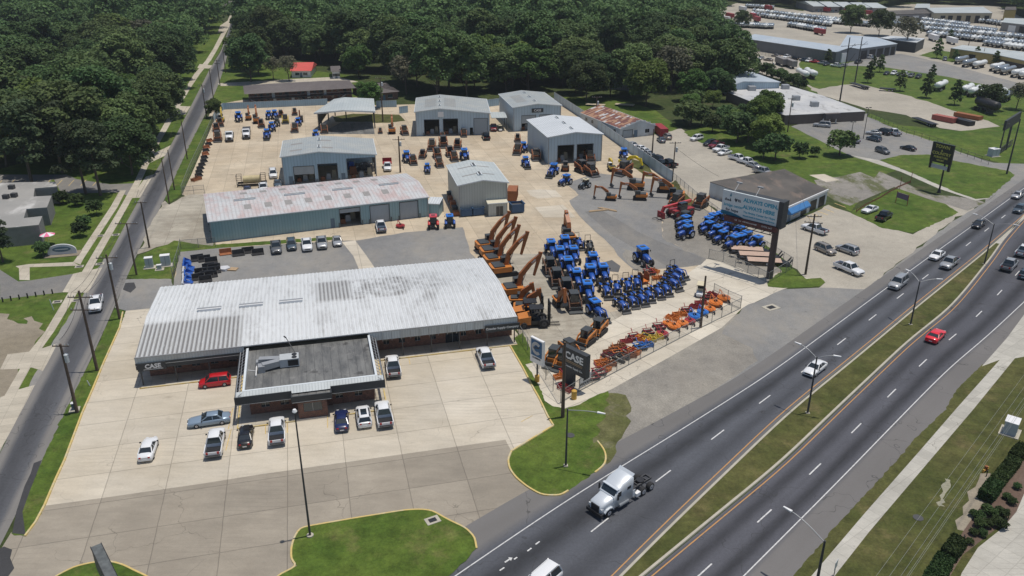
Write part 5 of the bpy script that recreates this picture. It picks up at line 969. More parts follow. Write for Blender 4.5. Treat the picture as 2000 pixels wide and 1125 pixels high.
C_('sedan','black',(481,859),(484,830),'black car parked between two white pickups')
C_('pickup','white',(542,850),(542,815),'white pickup with black bed parked just left of the tall lamp pole')
C_('sedan','navy',(668,828),(667,797),'dark navy car parked in front of the annex')
C_('suvroof','white',(711,821),(706,790),'small white SUV with black sunroof parked between navy car and white pickup')
C_('pickup','white',(750,817),(743,782),'white pickup with grey bed at the right end of the annex bays')
C_('pickup','white',(768,723),(763,692),'white pickup parked against the right side of the annex')
C_('pickup','white',(948,706),(935,676),'white pickup parked askew near the right end of the showroom walk')
C_('van','red',(421,752),(388,756),'bright red hatchback parked in the nook left of the annex')
C_('pickup','white',(189,600),(186,618),'white pickup driving towards the viewer on the side street')
C_('sedan','white',(1591,726),(1574,739),'white saloon with black sunroof driving behind the silver truck tractor')
C_('bigsuv','silver',(1753,559),(1739,570),'silver estate SUV driving past the end of the apron','cars driving on the near carriageway')
C_('pickup','silver',(1853,520),(1839,531),'silver pickup driving in the inner lane','cars driving on the near carriageway')
C_('sedan','white',(1829,504),(1815,514),'white car in the outer lane beside the silver pickup','cars driving on the near carriageway')
C_('sedan','black',(1910,443),(1898,452),'glossy black car passing the third street lamp','cars driving on the near carriageway')
C_('sedan','silver',(1986,386),(1972,396),'pale silver car entering at the right edge in the outer lane','cars driving on the near carriageway')
C_('suv','dark blue',(1990,414),(1979,422),'dark car at the right edge in the inner lane','cars driving on the near carriageway')
C_('coupe','bright red',(1826,662),(1840,648),'bright red coupe driving away on the far carriageway')
C_('pickup','silver',(1970,524),(1984,510),'silver grey pickup driving away on the far carriageway')
C_('suv','dark blue',(2003,541),(2014,530),'dark car cut off by the right edge beside the grey pickup')
C_('pickup','white',(1998,497),(2010,485),'white pickup cut off by the right edge ahead of the grey pickup')
C_('bigsuv','white',(1052,1152),(1032,1170),'white van roof cut off by the bottom edge of the picture')
C_('pickup','white',(1590,453),(1563,444),'white pickup with a black door mark parked in front of the garage')
C_('suv','champagne',(1611,493),(1634,503),'bronze SUV parked nose to tail with a silver estate')
C_('suv','silver',(1654,493),(1631,485),'silver estate car beside the bronze SUV on the gravel')
C_('pickup','white',(1657,531),(1686,543),'long white crew cab pickup nearest the highway on the gravel')
C_('coupe','white',(1698,414),(1682,420),'old white saloon parked on the grass by the orange barrier')
C_('pickup','black',(1726,428),(1741,419),'black pickup parked on the grass beside the old white saloon')
for i,(k,cl,x,y,dx,dy,lb) in enumerate([('suv','white',1360,274,-14,3,'white estate parked alone by the hedge'),('suv','black',1386,284,-14,3,'black SUV, first of the close row under the trees'),('pickup','maroon',1398,288,-14,4,'dark maroon pickup tucked behind the black SUV'),('pickup','white',1407,295,-15,4,'white crew cab pickup facing the gravel under the trees'),('sedan','white',1415,302,-14,3,'white saloon between two white pickups under the trees'),('pickup','white',1441,314,14,4,'white pickup backed out from under the trees'),('pickup','white',1459,321,14,4,'second white pickup backed out from under the trees'),('sedan','silver',1472,327,14,4,'silver coupe at the end of the close row under the trees'),('pickup','silver',1490,340,14,4,'silver pickup half hidden by the garage roof')]):
    C_(k,cl,(x,y),(x+dx,y+dy),lb,'cars parked along the tree line')
for i,(k,cl,x,y) in enumerate([('sedan','silver',1233,286),('sedan','white',1249,293),('sedan','white',1257,298),('sedan','silver',1263,303),('sedan','silver',1269,308),('suv','black',1281,314),('pickup','black',1290,325),('pickup','black',1305,324)]):
    C_(k,cl,(x,y),(x-12,y-4),'%s %s parked against the white wall, %s from the block workshop'%(cl,VN[k],ORD[i]),'cars parked against the white wall')
C_('sedan','dark blue',(1291,277),(1283,270),'blue grey saloon in front of the old block workshop')
C_('suv','champagne',(1303,271),(1296,265),'pale yellow and brown estate beside the blue grey saloon')
for i,(k,cl,x,y,dx,dy,lb) in enumerate([('bigsuv','silver',1605,248,-12,-1,'silver SUV parked at the furniture store porch'),('pickup','white',1657,268,-12,-4,'white pickup behind the bush in the store car park'),('pickup','white',1667,277,-10,-6,'white truck partly hidden by the bush in the store car park'),('sedan','silver',1706,263,-12,-1,'silver white saloon, left of three in the upper store row'),('bigsuv','black',1724,262,-12,-3,'black SUV between a silver saloon and a white pickup'),('pickup','white',1745,263,-12,-5,'white pickup at the right of the upper store row'),('suv','dark blue',1706,275,-12,-3,'grey teal estate below the black SUV'),('suv','grey',1723,299,12,4,'grey green SUV nearest the grass in the store car park'),('sedan','black',1773,293,-12,-3,'black saloon alone at the right of the store car park')]):
    C_(k,cl,(x,y),(x+dx,y+dy),lb,'cars in the store car park')
FL_=[('sedan','silver',1486,116),('sedan','champagne',1500,119),('sedan','champagne',1515,111),('pickup','white',1536,114),('suv','black',1551,117),('suv','dark blue',1570,120),('suv','white',1579,121),('sedan','red',1590,123),('suv','silver',1606,126),('sedan','black',1614,128),('pickup','white',1633,131),('sedan','silver',1645,130),('pickup','black',1676,124),('pickup','white',1699,115)]
for i,(k,cl,x,y) in enumerate(FL_): C_(k,cl,(x,y),(x-8,y-1 if i%3 else y+2),'%s %s by the big grey workshop, %s from the left of its row'%(cl,VN[k],ORD[i]),'cars parked along the big grey workshop')
for i,(k,cl,x,y) in enumerate([('sedan','black',1731,146),('suv','white',1745,146),('sedan','grey',1757,148),('pickup','white',1767,149),('suv','grey',1779,151),('suv','black',1793,153),]): C_(k,cl,(x,y),(x-7,y+3),'%s %s in the short far row between young trees, %s from the left'%(cl,VN[k],ORD[i]),'cars in the short far row')
C_('suv','dark blue',(1845,118),(1845,124),'small dark car alone by the ochre building lawn')
for i,(k,cl,x,y,lb) in enumerate([('pickup','grey',540,489,'dark grey pickup'),('suv','dark blue',570,484,'dark blue SUV'),('pickup','white',600,484,'white pickup'),('pickup','silver',629,480,'silver pickup'),('sedan','silver',659,476,'silver saloon')]):
    C_(k,cl,(x,y),(x+2,y+14),lb+' in the row parked behind the showroom, %s from the left'%ORD[i],'cars parked behind the showroom')
C_('pickup','white',(744,448),(740,434),'white pickup with black bed in front of the long teal shed')
C_('bigsuv','white',(534,345),(536,357),'white SUV beside the left wall of the part open shed'); C_('sedan','dark blue',(543,363),(545,374),'dark car half hidden behind the long shed roof'); C_('pickup','white',(515,372),(516,382),'white truck just showing over the long shed roof'); C_('sedan','navy',(484,376),(485,386),'dark saloon below the tank skid, half hidden by the roof')
C_('pickup','black',(949,271),(944,263),'black pickup in front of the wide workshop'); C_('pickup','maroon',(964,254),(965,262),'dark red truck under the open lean-to canopy')
# --- truck tractor on the highway
def truck_tractor():
    r=empty('truck_tractor'); S=CAR['silver']; S=car_paint('pale_silver_truck_paint',(.60,.64,.68),.35,.1)
    mb=MB(); rg=lambda x,z0,z1,w,ch=.15: [(x,-w,z0),(x,-w,z1-ch),(x,-w*.86,z1),(x,w*.86,z1),(x,w,z1-ch),(x,w,z0)][::-1]
    mb.loft([rg(3.55,.75,1.45,.78),rg(3.35,.6,1.75,.95,.2),(rg(2.2,.7,1.98,1.0,.2)),rg(1.55,.7,2.1,1.1,.2)])
    mb.build('hood',S,r)
    mb=MB(); mb.loft([rg(1.75,.75,2.15,1.14,.05),rg(1.55,.75,2.3,1.16,.05),rg(1.0,.75,2.95,1.16,.12),rg(.75,.75,2.98,1.18,.15),rg(.3,.75,3.3,1.2,.2),rg(-.9,.75,3.6,1.2,.22),rg(-1.3,.75,3.62,1.2,.2)]); mb.build('cab',S,r)
    for s in(-1,1): MB().bar((-1.25,s*1.17,1.2),(-1.8,s*1.12,1.2),.04,.9).build('side_fairing',S,r)
    MB().bar((-1.25,0,3.6),(-1.55,0,3.82),2.2,.06).build('roof_fairing',S,r)
    quad(r,'windscreen',Gl,[(1.60,-1.0,2.22),(1.60,1.0,2.22),(1.08,.98,2.92),(1.08,-.98,2.92)],.05)
    MB().bx((1.0,-1.12,2.88),(1.3,1.12,2.96)).build('sun_visor',S,r)
    for s in(-1,1):
        MB().bx((.35,s*1.165-.01,1.95),(1.2,s*1.165+.02,2.6)).build('side_window',Gl,r); MB().bx((-.9,s*1.2-.01,2.3),(-.3,s*1.2+.02,2.68)).build('sleeper_window',Gl,r)
        MB().box((1.45,s*1.42,2.3),(.2,.12,.75)).build('mirror',Bk,r); MB().box((3.42,s*.78,1.2),(.3,.42,.3)).build('headlight',M['lamp_glass'],r)
        mb=MB(); mb.wheel((2.45,s*1.02,.5),.5,.32,rr=.6); mb.build('wheel',[M['rubber'],M['rim']],r)
        mb=MB(); mb.loft([[(x,s*1.22,z),(x,s*.9,z+.02),(x,s*.9,z-.12),(x,s*1.22,z-.14)] for x,z in((3.2,.85),(2.9,1.12),(2.45,1.2),(2.0,1.12),(1.75,.75))],sm=False); mb.build('wing',S,r)
        MB().tube((.9,s*1.0,.7),(-.6,s*1.0,.7),.32,n=14).build('fuel_tank',M['steel'],r)
        for x in(-3.3,-4.65):
            mb=MB(); mb.wheel((x,s*.95,.52),.52,.55,rr=.62); mb.build('wheel',[M['rubber'],M['rim']],r)
        MB().bx((-1.9,s*1.05-.25,.5),(-2.6,s*1.05+.25,.95)).build('step_box',M['white'],r)
    MB().box((3.52,0,1.15),(.15,1.2,.85)).build('grille',Bk,r); MB().box((3.62,0,.6),(.3,2.3,.4)).build('bumper',Bk,r)
    mb=MB()
    for s in(-1,1): mb.bx((-5.45,s*.42-.05,.85),(1.5,s*.42+.05,1.1))
    for x in(-2.3,-3.2,-4.0,-4.7,-5.4): mb.bx((x-.06,-.42,.87),(x+.06,.42,1.08))
    mb.bx((-1.9,-.9,.9),(-2.3,.9,1.1)); mb.build('chassis_frame',M['steel_dark'],r)
    MB().tube((-3.95,0,1.12),(-3.95,0,1.25),.48,n=18).build('fifth_wheel',Bk,r)
    for s in(-1,1): MB().bx((-2.3,s*.95-.3,1.02),(-4.8,s*.95+.3,1.06)).build('mudguard',Bk,r) if False else None
    return r
p=P(1195,990); q=P(1150,1025); put('tractor_unit',truck_tractor,(*P(1204,982)[:2],.045),hd((1250,960),(1165,1013)),'silver truck tractor with tall sleeper cab and no trailer on the highway','truck')
def medium_truck(bedc='black',bl=6.0):
    r=empty('truck'); rg=lambda x,z0,z1,w,ch=.12: [(x,-w,z0),(x,-w,z1-ch),(x,-w*.88,z1),(x,w*.88,z1),(x,w,z1-ch),(x,w,z0)][::-1]
    MB().loft([rg(3.6,.8,1.45,.8),rg(3.4,.7,1.7,.95),rg(1.8,.7,1.95,1.05)]).build('hood',Wm,r)
    MB().loft([rg(1.9,.8,2.0,1.1,.05),rg(1.3,.8,2.65,1.1),rg(.1,.8,2.7,1.1),rg(0,.8,2.6,1.08)]).build('cab',Wm,r)
    quad(r,'windscreen',Gl,[(1.93,-.95,2.02),(1.93,.95,2.02),(1.36,.9,2.58),(1.36,-.9,2.58)],.04)
    for s in(-1,1):
        MB().bx((.3,s*1.1-.01,1.85),(1.3,s*1.1+.02,2.4)).build('side_window',Gl,r)
        for x in(2.6,-2.6,-3.8):
            mb=MB(); mb.wheel((x,s*.95,.5),.5,.4); mb.build('wheel',[M['rubber'],M['rim']],r)
        MB().box((3.5,s*.7,1.2),(.2,.35,.28)).build('headlight',M['lamp_glass'],r); MB().box((1.6,s*1.35,2.1),(.15,.1,.6)).build('mirror',Bk,r)
    MB().box((3.6,0,1.2),(.1,1.0,.7)).build('grille',Bk,r); MB().box((3.7,0,.65),(.25,2.1,.35)).build('bumper',M['steel_dark'],r)
    mb=MB(); mb.bx((-bl,-.4,.8),(.2,.4,1.05)); mb.bx((-bl,-1.2,1.1),(-.4,1.2,1.25)); mb.bx((-.5,-1.2,1.25),(-.35,1.2,2.4)) if bl>5 else None; mb.build('flatbed',M['steel_dark'],r); return r
def place(key,mk,c,nose,label,cat,group=None,z=0,scale=1.0,recolor=None,zo=.045):
    p=P(*c,z); q=P(c[0]+nose[0],c[1]+nose[1],z); return put(key,mk,(p.x,p.y,zo),math.atan2(q.y-p.y,q.x-p.x)+RS.uniform(-.05,.05),label,cat,group,scale*RS.uniform(.97,1.03),recolor)
place('mtruck1',lambda: medium_truck(bl=4.6),(449,273),(1,9),'white heavy truck facing the viewer in the back yard','truck'); place('mtruck2',lambda: medium_truck(bl=9.5),(482,268),(0,9),'white heavy truck with long dark flatbed in the back yard','truck')
def flat_pickup():
    r=VEH['pickup'](); b=MB(); b.bx((-3.6,-1.25,1.2),(-.95,1.25,1.35)); b.bx((-3.6,-1.25,1.35),(-3.5,1.25,2.3)); b.build('flatbed',M['red_imp'],r); return r
place('flatpickup',flat_pickup,(757,331),(-1,9),'white pickup with a dark red stake flatbed beside the utility pole','truck')
# --- farm tractor with cab
def tractor(front=True,loader=False,rims='rim_white',cabc=None):
    r=empty('tractor'); B=M['blue']; BR=M['blue_roof']
    mb=MB(); rg=lambda x,z0,z1,w: [(x,-w,z0),(x,-w,z1-.15),(x,-w*.7,z1),(x,w*.7,z1),(x,w,z1-.15),(x,w,z0)][::-1]
    mb.loft([rg(2.35,.95,1.45,.32),rg(2.2,.85,1.62,.38),(rg(1.2,.85,1.78,.42)),rg(.45,.85,1.85,.45)]); mb.build('hood',B,r)
    MB().box((2.36,0,1.2),(.08,.5,.42)).build('grille',Bk,r); MB().bx((-1.1,-.3,.55),(2.1,.3,.9)).build('chassis',M['steel_dark'],r)
    for s in(-1,1): MB().box((2.33,s*.22,1.42),(.08,.14,.1)).build('headlight',M['lamp_glass'],r)
    c=MB(); 
    for x,y in((.45,.55),(-1.0,.62)):
        for s in(-1,1): c.bar((x,s*(y+.1),1.2),(x-.05,s*y,2.55),.08,.08)
    c.bx((-1.05,-.72,.95),(.5,.72,1.25)); c.build('cab_frame',Bk,r)
    MB().box((-.28,0,1.9),(1.4,1.25,1.28),top=.93).build('cab_glass',Gl,r)
    MB().box((-.3,0,2.66),(1.85,1.6,.2),top=.9).build('cab_roof',BR,r); MB().box((-.35,0,2.78),(.6,.8,.05)).build('roof_hatch',M['dkgrey'],r)
    for s in(-1,1):
        mb=MB(); mb.wheel((-.85,s*.88,.82),.82,.48,n=18); mb.build('wheel',[M['rubber'],M[rims]],r)
        mb=MB(); mb.wheel((1.55,s*.82,.58),.58,.36,n=14); mb.build('wheel',[M['rubber'],M[rims]],r)
        mb=MB(); A=[math.radians(a) for a in(20,55,90,125,155)]; mb.loft([[(-.85+.95*math.cos(a),s*.62,.82+.95*math.sin(a)),(-.85+.95*math.cos(a),s*1.12,.82+.92*math.sin(a)),(-.85+.88*math.cos(a),s*1.12,.82+.86*math.sin(a)),(-.85+.88*math.cos(a),s*.62,.82+.88*math.sin(a))] for a in A]); mb.build('fender',B,r)
        MB().box((.45,s*1.0,2.2),(.06,.16,.3)).build('mirror',Bk,r)
    MB().tube((.75,.5,1.6),(.75,.5,2.5),.05).build('exhaust',Bk,r)
    if loader:
        for s in(-1,1):
            mb=MB(); mb.bar((.3,s*.62,1.5),(2.2,s*.62,1.75),.12,.2); mb.bar((2.2,s*.62,1.75),(3.2,s*.62,.6),.12,.18); mb.build('loader_arm',B,r)
        MB().ext([(3.1,.15),(3.9,.12),(3.95,.2),(3.25,.3),(3.3,.85),(3.15,.85)],-.95,.95).build('bucket',M['dkgrey'],r)
    return r
T_=lambda:tractor(); TL=lambda:tractor(loader=True)
col1=[(1077,470),(1094,485),(1110,506),(1127,528),(1148,553)]; col2=[(1104,463),(1121,483),(1154,521),(1159,497),(1179,518)]
for i,c in enumerate(col1): place('tractor',T_,c,(8,17),'blue cab tractor, %s from the back in the left file of the central display'%ORD[i],'tractor','blue cab tractors in the central display',z=3.0,scale=1.12)
for i,(c,lb) in enumerate(zip(col2,('at the back of the inner file','second from the back of the inner file','fronted by a silver loader at the end of the inner file','behind the outer file of the central display','at the front of the outer file'))): place('tractor',T_,c,(8,17),'blue cab tractor '+lb,'tractor','blue cab tractors in the central display',z=3.0,scale=1.12)
place('tractorL',TL,(1164,588),(28,22),'blue cab tractor with loader at the front corner of the central display','tractor',z=2.7)
place('tractor',T_,(1257,489),(19,14),'large blue tractor standing alone on the asphalt','tractor',z=2.7,scale=1.2)
place('tractorG',T_,(1182,560),(9,17),'blue cab tractor with empty front behind the compact row','tractor','blue cab tractors in the central display',z=3.0,scale=1.12) if 0 else None
cA=[(1338,423),(1340,432),(1341,442)]; cB=[(1383,425),(1384,433),(1400,442),(1411,451),(1434,462)]; cC=[(1407,416),(1424,425),(1427,434),(1444,443),(1458,452),(1479,462)]
for nm,cc in (('left',cA),('middle',cB),('right',cC)):
    for i,c in enumerate(cc): place('tractor',T_,c,(-27,8),'blue tractor, %s from the back in the %s file behind the billboard'%(ORD[i],nm),'tractor','blue tractors filed behind the billboard',z=2.6,scale=.96 if i%2 else 1.0)
place('tractor',T_,(1392,419),(-27,8),'blue tractor wedged between the back of two files behind the billboard','tractor','blue tractors filed behind the billboard',z=2.6); place('tractor',T_,(1446,459),(-27,8),'blue tractor wedged between the front of two files behind the billboard','tractor','blue tractors filed behind the billboard',z=2.6)
RED={'tractor_blue':car_paint('tractor_red',(.55,.04,.03),.4),'bright_blue_roof':car_paint('red_cab_roof',(.62,.06,.07),.4)}
DKT={'tractor_blue':M['dkgrey'],'bright_blue_roof':M['dkgrey']}
WHT={'bright_blue_roof':M['cream'],'tractor_blue':CAR['dark blue']}
place('tractor',T_,(846,422),(-2,-12),'red cab tractor facing away at the end of the long teal shed','tractor',z=2.7,scale=1.1,recolor=RED); place('tractor',T_,(878,420),(-2,-12),'blue cab tractor facing away beside the red one','tractor',z=2.7,scale=1.05)
for c,n,lb,sc,rc in [((465,221),(0,9),'blue tractor alone against the back fence',1.1,None),((524,217),(-3,9),'blue tractor, left of the huddle near the back fence',1,None),((536,216),(3,9),'blue tractor, right of the huddle near the back fence',1.05,None),((540,230),(2,9),'dark tractor in front of the blue huddle',.9,DKT),((530,239),(3,9),'blue tractor in front of the brown digger',1,None),((581,230),(-4,9),'blue tractor between the yellow and brown diggers',.95,None),((1023,278),(5,9),'blue tractor beside the rusty loader at the workshop wall',1,None),((1219,291),(6,8),'blue tractor close to the white wall',1.05,None),((794,297),(4,10),'blue tractor right of the yard utility pole',1.05,None),((907,294),(3,10),'blue tractor at the right of the middle yard cluster',1.15,None),((1105,341),(-14,4),'blue tractor seen side on at the asphalt edge',.95,None),((1143,347),(-14,4),'small navy tractor with white canopy at the asphalt edge',.85,WHT),((616,254),(2,9),'blue tractor beside the left post of the open shed',.9,None),((1337,413),(-24,8),'dark tractor with black canopy behind the red telehandler',.95,DKT)]:
    place('tractor',T_,c,n,lb,'tractor',z=2.7,scale=sc,recolor=rc)
for c,n,lb,sc in [((1081,322),(-10,9),'blue tractor with large front bucket in the open yard',1.1),((1027,306),(5,9),'blue tractor with loader near the big workshop wall',.95),((520,253),(-1,9),'blue tractor loader standing apart in the back yard',1.0),((834,316),(2,9),'small blue tractor with loader in the middle yard',.8)]: place('tractorL',TL,c,n,lb,'tractor',z=2.7,scale=sc)
# --- compact tractor with roll bar and loader
def compact():
    r=empty('compact_tractor'); B=M['blue']; rg=lambda x,z0,z1,w: [(x,-w,z0),(x,-w,z1-.1),(x,-w*.7,z1),(x,w*.7,z1),(x,w,z1-.1),(x,w,z0)][::-1]
    MB().loft([rg(1.75,.65,1.0,.24),rg(1.6,.6,1.15,.28),rg(.45,.6,1.28,.32)]).build('hood',B,r); MB().box((1.76,0,.82),(.06,.36,.26)).build('grille',Bk,r)
    MB().bx((-.8,-.3,.4),(1.5,.3,.62)).build('chassis',M['steel_dark'],r)
    mb=MB(); mb.box((-.3,0,.95),(.5,.5,.1)); mb.box((-.53,0,1.15),(.1,.5,.4)); mb.build('seat',Bk,r)
    mb=MB()
    for s in(-1,1): mb.bar((-.75,s*.42,.6),(-.8,s*.42,2.1),.06,.06)
    mb.bar((-.8,-.42,2.1),(-.8,.42,2.1),.06,.06); mb.build('roll_bar',Bk,r)
    MB().tube((.35,0,1.2),(.1,0,1.45),.03).tube((.1,0,1.45),(.08,0,1.5),.2,n=10).build('steering_wheel',Bk,r)
    for s in(-1,1):
        mb=MB(); mb.wheel((-.6,s*.62,.55),.55,.34,n=14); mb.build('wheel',[M['rubber'],M['rim_white']],r); mb=MB(); mb.wheel((1.25,s*.58,.36),.36,.24,n=12); mb.build('wheel',[M['rubber'],M['rim_white']],r)
        MB().box((-.55,s*.5,1.15),(.8,.34,.06)).build('fender',B,r)
        mb=MB(); mb.bar((.2,s*.45,1.0),(1.7,s*.45,1.25),.08,.12); mb.bar((1.7,s*.45,1.25),(2.3,s*.45,.45),.08,.12); mb.build('loader_arm',B,r)
    MB().ext([(2.25,.1),(2.75,.06),(2.8,.12),(2.38,.22),(2.4,.6),(2.3,.6)],-.7,.7).build('bucket',M['steel_dark'],r); return r
for i,c in enumerate([(1210,600),(1229,591),(1247,587),(1262,580),(1280,574),(1295,568)]): place('compact',compact,c,(12,12),'blue compact tractor with loader, %s from the left in the front row of the display'%ORD[i],'tractor','compact tractors in the front row',scale=1.15)
for i,c in enumerate([(1181,572),(1202,567),(1223,562),(1241,557)]): place('compact',compact,c,(7,14),'blue compact tractor with upright roll bar, %s from the left in the second row'%ORD[i],'tractor','compact tractors with roll bars in the second row',scale=1.25)
for i,c in enumerate([(1306,558),(1311,546),(1318,537)]): place('compact',compact,c,(15,8),'blue compact tractor, %s from the front at the right end of the display'%ORD[i],'tractor','compact tractors at the right end',scale=1.25)
place('compact',compact,(1128,480),(8,13),'blue compact tractor between the backs of two files of cab tractors','tractor',scale=1.2); place('compact',compact,(1149,488),(8,13),'black and blue compact tractor with grey canopy at the back of the display','tractor',scale=1.3,recolor={'tractor_blue':M['dkgrey']})
# --- excavator
def track(mb,L,y,w,r,mi=0):
    pts=[(math.cos(a)*r+L/2-r,math.sin(a)*r+r) for a in[math.radians(t) for t in range(-90,91,30)]]+[(math.cos(a)*r-L/2+r,math.sin(a)*r+r) for a in[math.radians(t) for t in range(90,271,30)]]
    mb.ext(pts,y-w/2,y+w/2,mi)
def excavator(bo,st,bk=True,L=4.0,W=2.6,hs=1.0,body='orange',boomc='orange_brown',word='CASE',cabroof='dkgrey'):
    r=empty('excavator')
    for s in(-1,1):
        mb=MB(); track(mb,L,s*(W/2-.3),.6,.42); o=mb.build('track',M['rubber'],r)
    MB().bx((-.7,-W/2+.6,.35),(.7,W/2-.6,.85)).build('undercarriage',M['black'],r)
    a=hs; mb=MB(); pts=[(-2.4*a,-.7*W/2),(-2.1*a,-W/2),(1.2*a,-W/2),(1.2*a,W/2),(-2.1*a,W/2),(-2.4*a,.7*W/2)]; mb.prism(pts,.95,1.75*a+.1); mb.build('house',M[body],r)
    mb=MB(); mb.prism([(-1.9*a,-W/2+.25),(.0,-W/2+.25),(.0,W/2-.2),(-1.9*a,W/2-.2)],1.75*a+.1,1.75*a+.32); mb.build('engine_cover',M['dkgrey'],r)
    mb=MB(); mb.bx((-.1*a,W/2-1.1,1.0),(1.45*a,W/2-.05,2.75*a+.1)); c=mb.build('cab',M['glass'],r); mb=MB(); mb.bx((-.15*a,W/2-1.15,2.75*a+.1),(1.5*a,W/2,2.75*a+.2)); mb.bx((-.15*a,W/2-1.12,.98),(1.5*a,W/2-.02,1.5))
    for x in(-.1,1.42):
        for y in(W/2-1.1,W/2-.06): mb.bar((x*a,y,1.4),(x*a,y,2.8*a),.08,.08)
    mb.build('cab_frame',M[cabroof],c)
    b=[Vector((p[0],-.15,p[1])) for p in bo]; wds=[.6,.85,.72,.5]; mb=MB()
    for i in range(len(b)-1): mb.bar(b[i],b[i+1]+(b[i+1]-b[i]).normalized()*.1,.56,wds[min(i,3)],h2=wds[min(i+1,3)])
    bm=mb.build('boom',M[boomc],r)
    if word:
        for s in(-1,1):
            p,q=b[-2],b[-1]; d=(q-p).normalized(); up=Vector((-d.z,0,d.x)); t=MB()
            if s<0: text_into(t,word,.42,(p+q)/2+Vector((0,-.29,0))-d*.4,d,up,off=.01,bold=.01)
            else: text_into(t,word,.42,(p+q)/2+Vector((0,.29,0))-d*.4,-d,up,off=.01,bold=.01)
            t.build('lettering',M['white'],bm)
    s_=Vector((st[0],-.15,st[1])); mb=MB(); e=b[-1]; d=(s_-e).normalized(); mb.bar(e-d*.5,s_,.45,.68,h2=.36); sk_=mb.build('stick',M[boomc],r)
    mb=MB(); mb.tube(b[0]+Vector((.5,.0,-.1)),(b[1]+b[2])/2+Vector((.25,0,-.2)),.08); mb.build('boom_ram',M['steel'],r); mb=MB(); mb.tube((b[-2]+b[-1])/2+Vector((0,0,.35)),e-d*.45+Vector((0,0,.1)),.07); mb.build('stick_ram',M['steel'],r)
    if bk:
        x,z=s_.x,s_.z; MB().ext([(x-.1,z),(x+.15,z+.05),(x+.3,z-.4),(x+.05,z-.8),(x-.5,z-.85),(x-.75,z-.55),(x-.45,z-.5)],-.6,.3).build('bucket',M['dkgrey'],r)
    return r
EX1=lambda: excavator([(.4,1.7),(1.0,4.0),(2.6,5.9),(4.5,7.5)],(3.4,3.6),bk=False,L=5.0,W=3.1,hs=1.05)
for i,(c,lb) in enumerate([((953,489),'farthest from the viewer'),((963,503),'second from the back'),((970,518),'in the middle of the row'),((983,536),'fourth from the back'),((1007,577),'nearest the viewer')]): place('excavator',EX1,c,(20,-2.3),'large orange excavator with raised brown boom beside the showroom, '+lb,'excavator','large excavators in a row beside the showroom',scale=1.0)
EX2=lambda: excavator([(.5,1.6),(1.2,3.0),(3.0,4.2),(5.2,4.3)],(5.6,1.1),L=3.6,W=2.3,hs=.9)
for i,(c,sc,lb) in enumerate([((1192,391),.72,'small orange excavator at the left end of the front excavator row'),((1249,390),.9,'orange excavator in the middle of the front excavator row with bucket on the ground'),((1318,388),1.05,'large orange excavator at the right end of the front excavator row'),((1240,370),1.1,'orange excavator in the second row reaching far to the left'),((1297,375),1.0,'orange excavator behind the large one by the fence')]): place('excavator_low',EX2,c,(-20,-1),lb,'excavator','excavators facing left on the asphalt',scale=sc)
EX3=lambda: excavator([(.3,1.1),(.8,2.3),(2.2,3.3)],(2.6,1.6),L=2.2,W=1.7,hs=.62,word=None)
for c,n,lb,sc in [((1012,595),(20,0),'small orange excavator behind another in the row beside the showroom',1.1),((1023,610),(20,0),'small orange excavator with rusty boom between big digger and forklifts',1.2),((1093,597),(10,12),'mini excavator with round orange tail facing the front corner',1.1),((1110,472),(-8,-14),'small orange excavator with raised arm behind the central display',1.5)]: place('mini_excavator',EX3,c,n,lb,'excavator',scale=sc)
YEL={'machine_orange':M['yellow'],'burnt_orange_boom':M['yellow']}; YC={'machine_orange':M['yellow_clear'],'burnt_orange_boom':M['yellow_clear']}; RU={'machine_orange':M['rust_orange'],'burnt_orange_boom':M['rust_orange']}
for c,n,lb,sc,rc in [((486,234),(0,-9),'orange digger with raised yellow arm by the back fence',.8,None),((502,240),(0,-9),'large orange digger with raised arm by the back fence',1.0,None),((433,238),(4,-8),'yellow digger in the back corner of the yard',.8,YEL),((766,260),(0,-8),'orange digger right of the open shed',.95,None),((587,238),(4,8),'brown digger at the right of the back fence group',.8,RU)]: place('exc_yard',lambda: excavator([(.4,1.6),(.9,3.2),(1.6,4.4),(2.4,5.0)],(3.0,2.6),word=None,L=3.4,W=2.3,hs=.9),c,n,lb,'excavator',scale=sc,recolor=rc)
place('exc_flat',lambda: excavator([(.5,1.4),(1.2,2.6),(3.0,3.0),(4.6,2.4)],(5.2,.9),word=None,L=3.2,W=2.2,hs=.85,cabroof='white'),(1222,324),(18,3),'bright yellow digger with white cab roof near the white wall','excavator',recolor=YC)
place('exc_flat',lambda:None,(1195,333),(-6,-8),'dull yellow digger with arm resting near the asphalt corner','excavator',scale=.85,recolor=YEL)
